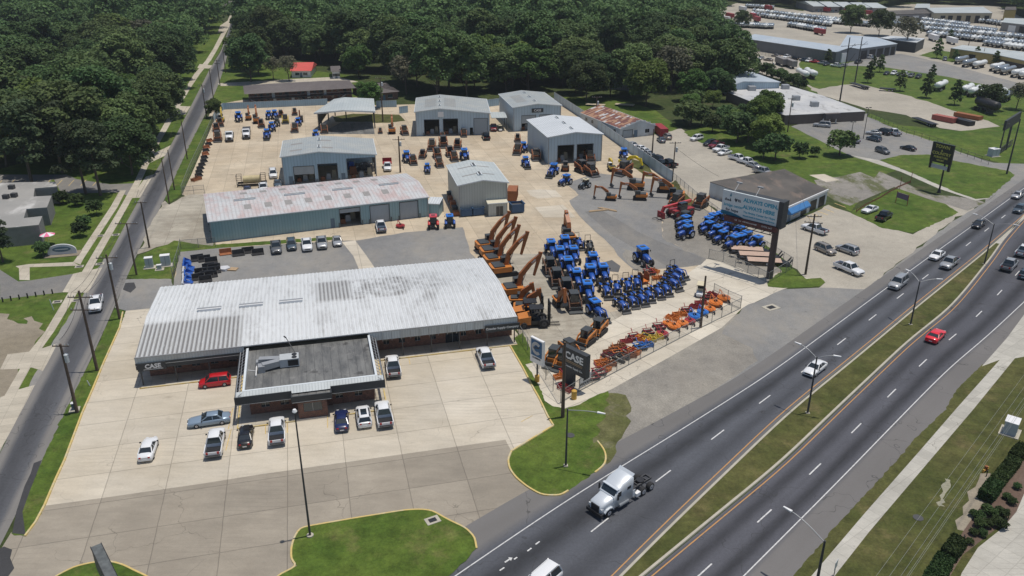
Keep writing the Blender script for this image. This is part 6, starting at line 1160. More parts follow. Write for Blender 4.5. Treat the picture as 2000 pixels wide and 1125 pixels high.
# --- track loader
M['umber']=plain('dull_brown_orange',(.12,.055,.026),.6,var=.3)
def loader(tr=True,body='orange',cab='dkgrey'):
    r=empty('track_loader')
    for s in(-1,1):
        mb=MB(); track(mb,2.5,s*.78,.4,.36); mb.build('track',M['rubber'],r)
        mb=MB(); mb.bar((-1.35,s*.82,1.75),(.9,s*.82,1.35),.16,.26); mb.bar((.9,s*.82,1.35),(1.65,s*.82,.45),.16,.24); mb.bar((-1.35,s*.82,1.75),(-1.2,s*.82,.8),.16,.3); mb.build('lift_arm',M[body],r)
    MB().bx((-1.45,-.6,.4),(1.0,.6,1.05)).build('chassis',M[body],r); MB().bx((-1.55,-.62,1.05),(-.7,.62,1.5)).build('engine_cover',M['dkgrey'],r)
    c=MB().box((.05,0,1.65),(1.4,1.15,1.2),top=.92).build('cab',M['glass'],r); mb=MB(); mb.box((.02,0,2.29),(1.5,1.2,.1)); 
    for x in(-.65,.7):
        for s in(-1,1): mb.bar((x,s*.55,1.05),(x*.95,s*.52,2.28),.09,.09)
    mb.build('cab_frame',M[cab],c)
    MB().ext([(1.45,.12),(2.15,.08),(2.2,.15),(1.62,.28),(1.66,.75),(1.5,.75)],-.95,.95).build('bucket',M['dkgrey'],r); return r
for i,c in enumerate([(1074,507),(1087,529),(1106,549),(1121,574)]): place('track_loader',loader,c,(8,17),'dark track loader with orange arms, %s from the back in its file'%ORD[i],'loader','track loaders filed beside the cab tractors',z=2.6,scale=1.3,recolor={'machine_orange':M['umber'],'dark_grey_panel':M['dkgrey']})
for c,n,lb in [((1170,626),(-14,11),'orange track loader nearest the loader tractor on the front concrete'),((1146,645),(-14,11),'orange track loader second along the front concrete'),((1112,667),(14,8),'track loader with black bucket raised beside the sign'),((1083,682),(-10,10),'track loader at the fence corner'),((1102,689),(-10,10),'track loader half behind the black pylon sign')]: place('track_loader',loader,c,n,lb,'loader','track loaders along the front concrete',z=2.3,scale=1.12)
RU2={'machine_orange':M['rust_orange'],'dark_grey_panel':M['steel_dark']}
for c,n,lb,sc in [((807,320),(5,9),'dark loader with wide blade right of the utility pole',1.1),((826,308),(-6,8),'orange loader in the middle yard cluster',1.0),((844,292),(-3,9),'tall rusty loader at the back left of the middle cluster',1.35),((854,307),(3,9),'rusty loader in the centre of the middle cluster',1.2),((858,325),(5,8),'rusty loader at the front of the middle cluster',1.1),((866,286),(2,9),'dark brown loader at the back of the middle cluster',1.35),((879,304),(4,9),'rusty loader right of centre in the middle cluster',1.2),((887,313),(4,8),'brown loader behind the tall store roof',1.1),((894,289),(-4,9),'orange and white loader at the back right of the middle cluster',1.2),
  ((430,246),(3,8),'rusty loader beside the back left fence',1.1),((423,256),(4,8),'white topped loader beside the left fence',1.1),((426,275),(1,9),'orange loader nearest the white truck by the left fence',1.25),((511,248),(1,9),'brown loader in front of the orange digger',1.1),((549,228),(3,8),'black loader frame by the back fence',1.0),((558,240),(0,9),'dull yellow dozer in the back yard',1.2),((576,224),(0,9),'tall dark loader by the back fence',1.0),((576,257),(-1,9),'black loader left of the open shed',1.2),((634,259),(2,9),'brown loader between shed post and blue tractor',1.2),((743,260),(1,8),'tiny orange loader at the right post of the open shed',.7),((790,262),(6,8),'dark loader with long arm at the wide workshop corner',1.2),
  ((1011,276),(0,9),'rusty tractor loader with canopy by the workshop',1.0),((1011,300),(-6,8),'orange rusty loader in front of the workshop wall',1.25),((1047,311),(4,9),'rusty backhoe loader at the workshop corner',1.3),((1104,333),(1,-9),'dark green forklift in front of the workshop',1.1),((1136,336),(10,5),'rusty dozer with blue roof and wide blade',1.4),((1154,342),(10,5),'rusty orange dozer at the asphalt edge',1.3),((1151,314),(8,9),'dark loader with long raised arm at the bay door',1.4),((1219,340),(-10,4),'green sided crusher with blue top by the asphalt corner',1.5),((1321,402),(-10,5),'orange machine with curved roll cage behind the red telehandler',1.3),((1368,404),(-10,5),'orange and black machine with cab by the fence behind the tractors',1.4),((865,268),(3,8),'small dark loader in front of the open bay',.7),((906,266),(3,8),'black loader by the closed roller door',1.0)]:
    place('track_loader',loader,c,n,lb,'loader',scale=sc,recolor=RU2 if lb.find('yellow')<0 else {'machine_orange':M['yellow']})
# --- forklift
def forklift():
    r=empty('forklift'); MB().loft([[(-2.0,-.8,.5),(-2.0,-.8,1.35),(-2.0,.8,1.35),(-2.0,.8,.5)][::-1],[(-.5,-.9,.5),(-.5,-.9,1.6),(-.5,.9,1.6),(-.5,.9,.5)][::-1]],sm=False).build('engine_body',M['orange'],r)
    MB().bx((-.5,-.75,.45),(1.4,.75,.95)).build('chassis',M['black'],r)
    mb=MB()
    for x in(-.45,.95):
        for s in(-1,1): mb.bar((x,s*.6,.9),(x*.9,s*.58,2.45),.09,.09)
    mb.box((.25,0,2.48),(1.7,1.4,.1)); mb.box((.1,0,1.2),(.6,.7,.2)); mb.box((-.2,0,1.5),(.15,.7,.6)); mb.build('cab_frame',M['black'],r)
    for s in(-1,1):
        mb=MB(); mb.wheel((1.1,s*.85,.62),.62,.42); mb.build('wheel',[M['rubber'],M['steel_dark']],r); mb=MB(); mb.wheel((-1.35,s*.85,.42),.42,.3); mb.build('wheel',[M['rubber'],M['steel_dark']],r)
        MB().bx((2.0,s*.35-.07,.12),(3.2,s*.35+.07,.18)).build('fork',M['black'],r)
    mb=MB()
    for s in(-1,1): mb.bx((1.75,s*.5-.07,.15),(1.95,s*.5+.07,3.3))
    for z in(.3,1.4,2.4,3.25): mb.bx((1.78,-.45,z-.05),(1.92,.45,z+.05))
    mb.build('mast',M['black'],r); return r
place('forklift',forklift,(1031,622),(20,-1),'orange and black rough terrain forklift behind its twin beside the showroom','forklift',scale=1.25); place('forklift',forklift,(1043,636),(20,-1),'orange and black rough terrain forklift nearest the chain link fence','forklift',scale=1.35)
def telehandler():
    r=empty('telehandler'); R_=M['red_imp']; MB().bx((-2.4,-.9,.7),(1.6,.9,1.25)).build('chassis',R_,r)
    for s in(-1,1):
        for x in(1.3,-1.7): mb=MB(); mb.wheel((x,s*.95,.6),.6,.4); mb.build('wheel',[M['rubber'],R_],r)
    MB().bx((-.8,.1,1.25),(.6,.95,2.4)).build('cab',M['glass'],r); MB().bar((-2.5,-.2,2.1),(3.2,-.2,1.9),.4,.45,h2=.35).build('boom',car_paint('bright_red_boom',(.62,.05,.04)),r); MB().bar((3.1,-.2,2.0),(3.7,-.2,.7),.4,.4).build('boom_head',R_,r)
    MB().bx((3.6,-1.0,.3),(3.75,.7,1.3)).build('carriage',R_,r)
    for y in(-.7,.4): MB().bx((3.75,y-.06,.25),(5.0,y+.06,.32)).build('fork',M['black'],r)
    return r
place('telehandler',telehandler,(1326,422),(-20,4),'bright red telehandler with forks pointing left behind the tractor files','telehandler',scale=1.45)
# --- golf cart
def golf():
    r=empty('golf_cart'); MB().loft([ring(x,.25,z,w,.08) for x,z,w in((-1.15,.75,.5),(-.4,.6,.58),(.3,.45,.58),(.65,.75,.56),(1.15,.6,.45))]).build('body',Wm,r)
    MB().box((-.35,0,.8),(.6,.95,.16)).build('seat',M['cream'],r); MB().box((-.68,0,1.05),(.1,.95,.45)).build('backrest',Bk,r); MB().box((-.1,0,1.9),(1.7,1.15,.08)).build('roof',M['cream'],r)
    mb=MB()
    for x in(-.8,.6):
        for s in(-1,1): mb.bar((x,s*.5,.6),(x*.95,s*.5,1.87),.04,.04)
    mb.build('roof_frame',Bk,r)
    for s in(-1,1):
        for x in(-.8,.8): mb=MB(); mb.wheel((x,s*.5,.22),.22,.2,n=12); mb.build('wheel',[M['rubber'],M['rim']],r)
    return r
place('golf',golf,(1367,577),(-3,14),'small white golf cart with cream roof on the front concrete','golf cart',scale=1.15); place('golf',golf,(977,256),(3,8),'small cart with cream roof beside the dark red truck','golf cart')
# --- mowers and ground tools along the fence
def cutter():
    r=empty('rotary_cutter'); mb=MB(); n=20; pts=[(math.cos(2*PI*i/n)*1.05*(1.0 if math.cos(2*PI*i/n)>0 else 1.1),math.sin(2*PI*i/n)*.98) for i in range(n)]; mb.prism(pts,.28,.5); mb.prism([(p[0]*.8,p[1]*.8) for p in pts],.5,.58); mb.build('deck',M['orange_bright'],r)
    MB().box((0,0,.7),(.4,.35,.25)).build('gearbox',Bk,r); mb=MB()
    for s in(-1,1): mb.bar((1.0,s*.35,.5),(1.3,0,1.25),.08,.08); mb.bar((1.3,0,1.25),(-.7,s*.25,.6),.05,.05)
    mb.build('hitch_frame',M['orange_bright'],r); mb=MB(); mb.bar((-1.1,0,.5),(-1.65,0,.45),.12,.12); mb.build('tail_arm',Bk,r); mb=MB(); mb.wheel((-1.7,0,.24),.24,.14,n=12); mb.build('tail_wheel',[M['rubber'],M['steel_dark']],r); return r
OC=M['orange_bright'].name
for i,(c,cl,sc) in enumerate([((1413,586),None,1.15),((1397,596),None,1.2),((1386,607),None,1.0),((1372,613),'blue_imp',.95),((1356,622),'blue_imp',1.15),((1347,630),'red_imp',.9),((1333,635),None,.95),((1316,641),None,1.05),((1293,656),'red_imp',1.05),((1303,634),None,.8),((782,444),'red_imp',1.0)]):
    nm={None:'orange','blue_imp':'blue','red_imp':'red'}[cl]; 
    place('cutter',cutter,c,(-11,-9),'%s round deck rotary cutter beside the front fence, %s from the gate end'%(nm,ORD[i]) if i<10 else 'small red mower deck in front of the long teal shed','mower','rotary cutters along the front fence' if i<10 else None,scale=sc,recolor={OC:M[cl]} if cl else None)
def blade():
    r=empty('land_leveller'); mb=MB(); mb.bx((-.5,-1.0,.1),(-.42,1.0,.6)); mb.bx((.42,-1.0,.1),(.5,1.0,.6)); mb.build('blade',M['rust_orange'],r)
    for s in(-1,1): MB().bx((-.55,s*1.0-.04,.08),(.55,s*1.0+.04,.65)).build('side_plate',M['rust_orange'],r)
    mb=MB()
    for s in(-1,1): mb.bar((0,s*.3,.55),(.25,0,1.25),.08,.08); mb.bar((-.45,s*.3,.6),(.25,0,1.25),.05,.05)
    mb.bar((0,-.98,.5),(0,.98,.5),.12,.12); mb.build('hitch_frame',M['rust_orange'],r)
    mb=MB()
    for i in range(5): mb.bar((0,-.8+.4*i,.5),(.12,-.8+.4*i,.05),.05,.08)
    mb.build('tines',M['steel_dark'],r); return r
def harrow():
    r=empty('disc_harrow'); mb=MB()
    for s in(-1,1): mb.bar((-.9,s*.7,.6),(.9,s*.7,.6),.1,.1); mb.bar((s*.9,-.9,.62),(s*.9,.9,.62),.1,.1)
    mb.bar((.9,0,.62),(1.5,0,1.2),.1,.1); mb.bar((0,-1,.6),(0,1,.6),.1,.1); mb.build('frame',M['red_imp'],r)
    for x in(-.6,.6):
        mb=MB()
        for i in range(7): mb.tube((x-.05+i*.0,-.85+.28*i,.28),(x+.03,-.85+.28*i+.05,.28),.27,n=12)
        mb.bar((x,-.9,.28),(x,.9,.28),.05,.05); mb.build('disc_gang',M['steel_dark'],r)
    return r
RB='rusty_orange'; RD='implement_red'
IMP=[('b',1392,578,'red_imp'),('h',1383,583,None),('b',1369,595,'red_imp'),('b',1358,603,'red_imp'),('h',1341,609,None),('b',1327,618,'orange_bright'),('b',1313,625,'orange_bright'),('h',1287,642,None),('h',1266,652,None),('b',1255,667,'orange_bright'),('b',1282,663,'yellow'),('b',1268,668,'yellow'),('h',1258,662,'yellow'),('h',1250,682,'blue_imp'),('b',1262,678,'blue_imp'),('b',1238,690,'orange_bright'),('b',1223,670,'red_imp'),('b',1208,682,None),('h',1225,690,None),('h',1202,690,'orange_bright'),('b',1190,690,None),('h',1212,704,'steel_dark'),('b',1228,699,None),('b',1174,711,'orange_bright'),('h',1187,698,'maroon_'),('b',1188,716,None),('h',1170,731,None),('b',1180,722,'orange_bright'),('b',1094,739,'orange_bright'),('h',1108,732,None),('b',1136,731,'orange_bright'),('b',1126,726,None),('h',1158,740,None),('b',1104,762,'red_imp'),('h',1240,662,None),('b',1284,546,'orange_bright'),('b',1278,532,'orange_bright'),('h',1268,536,None)]
def nmcol(k,c): return {'red_imp':'red','orange_bright':'bright orange','yellow':'yellow','blue_imp':'blue','steel_dark':'dark steel','maroon_':'dark','None':('rusty orange' if k=='b' else 'red')}[str(c)]
for i,(k,x,y,c) in enumerate(IMP):
    mt=M.get(c) if c else None
    if c=='maroon_': mt=CAR['maroon']
    rec={RB if k=='b' else RD:mt} if mt else None
    near='in the corner by the pylon' if y>722 else ('among the display tractors' if y<560 else 'along the front fence')
    place('blade' if k=='b' else 'harrow',blade if k=='b' else harrow,(x,y),(-9,-9) if i%3 else (-10,6),'%s %s %s, %s from the gate'%(nmcol(k,c),'box scraper' if k=='b' else 'disc harrow',near,ORD[i]),'implement','farm implements on the front concrete',scale=.9+.12*((i*7)%4)/2,recolor=rec)
def folded():
    r=empty('folding_mower')
    for s in(-1,1):
        mb=MB(); mb.ext([(-1.0,.5),(-.8,1.9),(0,2.2),(.8,1.9),(1.0,.5)],s*.7-.05,s*.7+.05); mb.build('wing_deck',M['rust_orange'],r)
    MB().box((0,0,.5),(2.0,1.4,.2)).build('centre_deck',M['orange_bright'],r); MB().bar((1.0,0,.5),(2.3,0,.45),.15,.15).build('drawbar',M['orange_bright'],r)
    for s in(-1,1): mb=MB(); mb.wheel((-1.0,s*.6,.32),.32,.2,n=12); mb.build('wheel',[M['rubber'],M['steel_dark']],r)
    return r
place('folded',folded,(1256,552),(12,8),'large orange folding mower with upright wings among the compact tractors','mower')
# --- equipment trailers
def trailer():
    r=empty('equipment_trailer'); mb=MB()
    for i in range(6): mb.bx((-3.0,-1.15+i*.39,.86),(3.4,-1.15+i*.39+.36,.92))
    mb.build('deck',M['wood_deck'],r); mb=MB(); mb.bx((-3.0,-1.2,.6),(3.4,-1.1,.85)); mb.bx((-3.0,1.1,.6),(3.4,1.2,.85)); mb.bx((3.4,-1.2,.65),(3.6,1.2,.95)); mb.bar((-3.0,0,.75),(-4.6,0,.25),2.3,.15,w2=2.0); mb.build('frame',Bk,r)
    mb=MB(); mb.bar((3.5,-.7,.8),(5.4,0,.75),.16,.22); mb.bar((3.5,.7,.8),(5.4,0,.75),.16,.22); mb.bx((4.2,-.4,.9),(4.8,.4,1.25)); mb.bx((5.1,-.05,0),(5.2,.05,1.1)); mb.build('drawbar',Bk,r)
    for s in(-1,1):
        for x in(-.2,-1.2): mb=MB(); mb.wheel((x,s*1.02,.4),.4,.3); mb.build('wheel',[M['rubber'],M['rim_white']],r)
    for s in(-1,1): MB().bar((-4.3,s*.7,.5),(-4.9,s*.7,1.4),.5,.12).build('ramp',Bk,r)
    return r
for i,c in enumerate([(1460,493),(1477,504),(1494,516)]): place('trailer',trailer,c,(-30,-1.5),'black equipment trailer with pink timber deck, %s from the tractors'%ORD[i],'trailer','equipment trailers side by side')
# --- tank skid
p0=P(478,360); sk_=empty('tank_skid',(P(493,362).x,P(493,362).y,0),hd((478,362),(510,360)),'cream rusty horizontal tank on a black skid with guard frames','tank'); sk_.scale=(.85,.85,.85)
MB().tube((-2.4,0,1.9),(2.4,0,1.9),1.15,n=20).build('tank',M['tank_yellow'],sk_); mb=MB(); mb.bx((-4.2,-1.5,.3),(4.2,-1.3,.9)); mb.bx((-4.2,1.3,.3),(4.2,1.5,.9)); mb.bx((-4.2,-1.3,.4),(-4.0,1.3,.8)); mb.bx((4.0,-1.3,.4),(4.2,1.3,.8)); mb.build('skid_frame',Bk,sk_)
for x in(-3.6,3.3):
    mb=MB()
    for s in(-1,1): mb.bar((x-.7,s*1.1,.8),(x-.7,s*1.1,3.4),.1,.1); mb.bar((x+.7,s*1.1,.8),(x+.7,s*1.1,3.4),.1,.1); mb.bar((x-.7,s*1.1,3.4),(x+.7,s*1.1,3.4),.1,.1); mb.bar((x-.7,s*1.1,2.1),(x+.7,s*1.1,2.1),.08,.08)
    mb.bar((x-.7,-1.1,3.4),(x-.7,1.1,3.4),.1,.1); mb.build('guard_frame',Bk,sk_)
# --- skips, containers, buckets
def dumpster():
    r=empty('dumpster'); mb=MB()
    for a,b in (((-1.0,-.85),(1.0,-.85)),((1.0,-.85),(1.0,.85)),((1.0,.85),(-1.0,.85)),((-1.0,.85),(-1.0,-.85))): mb.bar((a[0],a[1],.85),(b[0],b[1],.85),.08,1.3)
    mb.bx((-1.0,-.85,.15),(1.0,.85,.25)); mb.build('bin',M['navy_bin'],r); MB().box((0,0,.95),(1.8,1.55,.5)).build('rubbish',M['steel_dark'],r); mb=MB(); mb.bx((-1.15,-.95,1.48),(-1.0,.95,1.6)); mb.bx((1.0,-.95,1.48),(1.15,.95,1.6)); mb.build('rim',M['navy_bin'],r); return r
for i,(c,sc,lb) in enumerate([((910,421),1.25,'navy blue dumpster under the left end of the tall store front'),((933,419),1.25,'navy blue dumpster between its twin and the cream roofed cabin'),((1009,414),1.4,'blue tipping skip by the right corner of the tall store'),((600,204),1.3,'black lidded dumpster beside the apartment block')]): place('dumpster',dumpster,c,(10,-1),lb,'dumpster',scale=sc,recolor={M['navy_bin'].name:M['black']} if i==3 else None)
def container(nm,mt,L=6,W=2.4,H=2.5):
    r=empty(nm); mb=MB(); mb.bx((-L/2,-W/2,.15),(L/2,W/2,H))
    for x in np.linspace(-L/2,L/2,9):
        for s in(-1,1): mb.bx((x-.05,s*W/2-.05,.15),(x+.05,s*W/2+.05,H+.02))
    mb.build('shell',M[mt],r); return r
place('open_box',lambda: container('open_container','rust_orange',5,2.3,2.6),(1001,388),(3,-9),'rusty brown steel container along the right wall of the tall store','container')
place('rbin',lambda: container('roll_off_bin','red_box',7.5,2.5,1.7),(1844,237),(20,4),'faded red open roll-off bin on the gravel lot','skip'); place('rbin2',lambda: container('roll_off_bin','black',7.5,2.5,1.5),(1879,242),(20,5),'black roll-off bin in front of the rusty one','skip'); place('rbin3',lambda: container('roll_off_bin','rust_orange',9,2.5,1.4),(1890,231),(20,4),'long rusty brown roll-off bin behind the others','skip')
place('redtr',lambda: container('box_trailer','red_imp',8,2.4,2.5),(1290,262),(10,10),'dark red box trailer behind the old block workshop','trailer')
def bucket():
    r=empty('bucket_attachment'); mb=MB(); mb.ext([(-.4,.05),(.45,.02),(.5,.1),(-.2,.18),(-.28,.8),(-.42,.8)],-.85,.85); mb.build('shell',M['black'],r); MB().bx((-.5,-.3,.3),(-.42,.3,.7)).build('bracket',M['steel_dark'],r)
    for s in(-1,1): MB().ext([(-.4,.05),(.45,.02),(-.3,.75)],s*.85-.02,s*.85+.02).build('side_plate',M['black'],r)
    return r
BKN=M['black'].name
TQ=[(410,277),(408,284),(404,290),(403,296),(402,303),(400,310),(399,317),(395,324),(392,331),(390,338),(389,345)]
for i,c in enumerate(TQ): place('bucket',bucket,c,(9,2),'dark digger bucket along the left fence, %s from the back'%ORD[i],'bucket','digger buckets lying along the left fence',scale=1.1,recolor={BKN:M['rust_orange']} if i in(0,2,4) else None)
place('blade',blade,(384,353),(9,2),'orange grader blade at the end of the bucket line by the left fence','implement',scale=1.2)
BA=[(366,514,'blue'),(365,521,'blue'),(372,527,'blue'),(365,532,'tarp_white'),(368,538,'blue'),(365,545,'tarp_white'),(369,550,'blue'),(364,555,'tarp_white'),(386,509,None),(400,510,None),(413,514,None),(393,535,None),(408,526,None),(419,527,None),(409,534,None),(419,533,None),(388,546,None),(405,541,None),(413,541,None),(402,550,None),(466,499,None),(485,494,None),(504,497,None),(441,497,'rust_orange')]
for i,(x,y,c) in enumerate(BA): place('bucket',bucket,(x,y),(9,-1) if x<375 else (2,9),'%s attachment in the corner behind the showroom, %s along'%({'blue':'blue painted','tarp_white':'grey tarpaulin covered','rust_orange':'rusty brown',None:'black steel'}[c],ORD[i]),'attachment','loader attachments stored behind the showroom',scale=1.6 if x<375 else 1.35,recolor={BKN:M[c]} if c else None).scale[2]*=(.6 if x<375 else 1)
mb=MB(); mb.prism([(-1.2,-.8),(.6,-1),(1.3,.1),(.5,1),(-.9,.7)],0,.5); tag(mb.build('wrapped_bundle',M['tarp_white'],None,P(437,527)),'white plastic wrapped bundle on the grey asphalt','bundle'); mb=MB(); mb.prism([(-1,-.6),(1,-.8),(1.1,.6),(-.8,.8)],0,.25); tag(mb.build('wooden_pallet',M['wood'],None,P(453,527)),'tan wooden pallet beside the white bundle','pallet')
rk=empty('steel_rack',(P(884,402).x,P(884,402).y,0),hd((884,402),(878,386)),'rusty steel scrap rack along the left wall of the tall store','rack')
for i in range(6): mb=MB(); x=-7+i*2.5; mb.bx((x-.8,-.9,0),(x+.9,.7,1.0+.4*(i%3))); mb.bar((x-1,-.5,1.2),(x+1.4,.6,.3),.15,.15); mb.build('scrap_part',M['steel_dark' if i%2 else 'rust_orange'],rk)
for i,(x,y,mt) in enumerate([(700,334,'steel_dark'),(690,340,'rust_orange'),(712,331,'steel_dark'),(684,330,'blue'),(722,336,'steel_dark')]):
    r_=empty('parts_stack',P(x,y),.3*i,'%s of machine parts inside the open shed bay, %s along'%({'steel_dark':'dark stack','rust_orange':'rusty stack','blue':'blue stack'}[mt],ORD[i]),'parts','machine parts stored in the open bay'); MB().box((0,0,1.0),(2.2,1.8,2.0),top=.7).build('crate',M[mt],r_); MB().bar((-1.2,.4,.4),(1.3,-.6,2.2),.3,.3).build('beam',M['steel'],r_)
# --- tank trailers
def tanker(mt='tank_white',L=9.5,simple=False):
    r=MB(); R_=1.05; n=14
    rings=[]
    for x,a in((-L/2,.35),(-L/2+.15,.8),(-L/2+.5,1.0),(L/2-.5,1.0),(L/2-.15,.8),(L/2,.35)): rings.append([(x,1.1*a*R_*math.cos(2*PI*i/n),2.15+a*R_*.95*math.sin(2*PI*i/n)) for i in range(n)])
    r.loft(rings,0,True); r.bx((-L/2+.6,-.5,.9),(L/2-.6,.5,1.2),1); r.bx((-.9,-.25,3.1),(.9,.25,3.22),1); r.bx((L/2-2.6,-.9,0),(L/2-2.4,.9,1.1),1)
    for x in(-L/2+1.2,-L/2+2.4):
        for s in(-1,1): r.tube((x,s*.85,.5),(x,s*1.2,.5),.5,n=10,mi=2); r.tube((x,s*1.2,.5),(x,s*1.22,.5),.28,n=8,mi=0)
    return r.mesh('tank_trailer',[M[mt],M['steel_dark'],M['rubber']])
TKM={k:tanker(k) for k in('tank_white','tank_silver')}; TKM['black']=tanker('black',8)
def tk(x,y,dx,dy,kind,label,group,sc=1.0):
    p=P(x,y); q=P(x+dx,y+dy); o=bpy.data.objects.new('tank_trailer',TKM[kind]); col.objects.link(o); o.location=(p.x,p.y,.04); o.rotation_euler[2]=math.atan2(q.y-p.y,q.x-p.x); o.scale=(sc,)*3; return tag(o,label,'tank trailer',group)
for i,(x,y) in enumerate([(1836,176),(1887,183),(1902,187),(1921,190),(1951,193)]): tk(x,y,10,-4.5,'tank_white','white tank trailer on the far lawn, %s from the left'%ORD[i],'white tank trailers on the lawn',1.15)
tk(1963,197,10,-4.5,'tank_silver','silver tank trailer at the right end of the white ones on the lawn','white tank trailers on the lawn',1.1)
for i,(x,y,k) in enumerate([(1877,124,'tank_silver'),(1892,130,'tank_silver'),(1912,133,'tank_white'),(1946,138,'tank_white'),(1955,142,'tank_silver'),(1968,145,'tank_silver'),(1988,150,'tank_white'),(2003,153,'tank_white')]): tk(x,y,10,-2,k,'%s tank trailer in the row before the ochre buildings, %s from the left'%('white' if k=='tank_white' else 'silver',ORD[i]),'tank trailers before the ochre buildings',1.1)
for i,(x,y) in enumerate([(1566,153),(1582,152)]): tk(x,y,10,5,'tank_white','white tank trailer parked by the dirt track, %s of the pair'%ORD[i],'pair of white tank trailers',1.2)
tk(1925,220,14,5,'black','long black vacuum tank trailer at the edge of the gravel lot','black tank trailer' and None,1.5)
RN=['row nearest the dark trees','top row behind the red boxes','row just below the top row','short row left of the two oaks','farthest short row','row under the tall bays','long row before the tall bays','long middle row','long row above the ochre roofs','row right of the tall bays','row left of the two oaks','short row by the tan warehouse','last row beside the ochre building']
rows=[((1418,52),(1510,56),24,(3,-5)),((1470,25),(1640,44),30,(4,-4)),((1465,31),(1625,52),26,(4,-4)),((1540,52),(1610,64),13,(5,-3)),((1455,15),(1512,19),12,(4,-4)),((1800,42),(1890,54),22,(5,-3)),((1795,50),(1945,66),26,(5,-3)),((1800,60),(2000,78),28,(5,-3)),((1810,70),(2000,90),24,(5,-3)),((1860,38),(1990,54),18,(5,-3)),((1600,44),(1700,52),16,(5,-3)),((1740,50),(1800,56),8,(5,-3)),((1920,88),(2010,100),9,(7,-2))]
k_=0
for ri,(a,b,n,d) in enumerate(rows):
    for i in range(n):
        f=(i+.5)/n+RS.uniform(-.2,.2)/n; x=a[0]+(b[0]-a[0])*f; y=a[1]+(b[1]-a[1])*f+RS.uniform(-.3,.3)
        kd='tank_silver' if RS.rand()<.72 else 'tank_white'; tk(x,y,d[0],d[1],kd,'%s tank trailer, %s from the left in the %s'%('silver' if kd=='tank_silver' else 'white',ORD[i],RN[ri]),'tank trailers packed in the distant yard',1.0); k_+=1
boxm=MB().bx((-5,-1.2,1.0),(5,1.2,3.6)).bx((-4.5,-.9,0),(-2.5,.9,1.0),1)
BX={c:MB().bx((-5,-1.2,1.0),(5,1.2,3.6)).bx((-4.5,-.9,0),(-2.5,.9,1.0),1).bx((3,-.5,0),(3.4,.5,1.0),1).mesh('box_trailer',[m,M['rubber']]) for c,m in(('white',M['white']),('red',M['red_imp']),('grey',M['block_grey']))}
for i,(x,y,c,dx,dy) in enumerate([(1383,30,'red',10,2),(1470,36,'red',8,3),(1478,43,'red',8,3),(1400,38,'grey',10,1),(1425,36,'red',9,2),(1412,42,'white',10,1),(1600,68,'red',9,2),(1690,30,'red',10,1),(1660,28,'red',10,1),(1543,132,'grey',10,4),(1525,128,'grey',10,4),(1858,86,'white',10,3),(1822,80,'white',9,3),(1500,20,'red',9,2),(1610,24,'red',9,1),(1450,22,'white',9,2)]):
    p=P(x,y); q=P(x+dx,y+dy); o=bpy.data.objects.new('box_trailer',BX[c]); col.objects.link(o); o.location=(p.x,p.y,.04); o.rotation_euler[2]=math.atan2(q.y-p.y,q.x-p.x); tag(o,'%s box trailer in the distant truck yard, %s from the left'%(c,ORD[i]),'trailer','box trailers in the distant yard')
for x,y,dx,dy,lb in [(1678,171,20,6,'long black flatbed trailer on the gravel lot by the pylon'),(1805,242,20,7,'black low flatbed trailer on the grass edge'),(1733,178,14,1,'short black trailer under the young tree')]:
    p=P(x,y); q=P(x+dx,y+dy); r=empty('flatbed_trailer',(p.x,p.y,.04),math.atan2(q.y-p.y,q.x-p.x),lb,'trailer'); L_=11 if dx>15 else 6
    MB().bx((-L_/2,-1.2,.9),(L_/2,1.2,1.1)).build('deck',Bk,r); MB().bx((-L_/2,-.4,.6),(L_/2-1,.4,.9)).build('frame',M['steel_dark'],r)
    for xx in(L_/2-1.2,L_/2-2.4):
        for s in(-1,1): mb=MB(); mb.wheel((xx,s*.95,.48),.48,.4,n=10); mb.build('wheel',[M['rubber'],M['rim']],r)
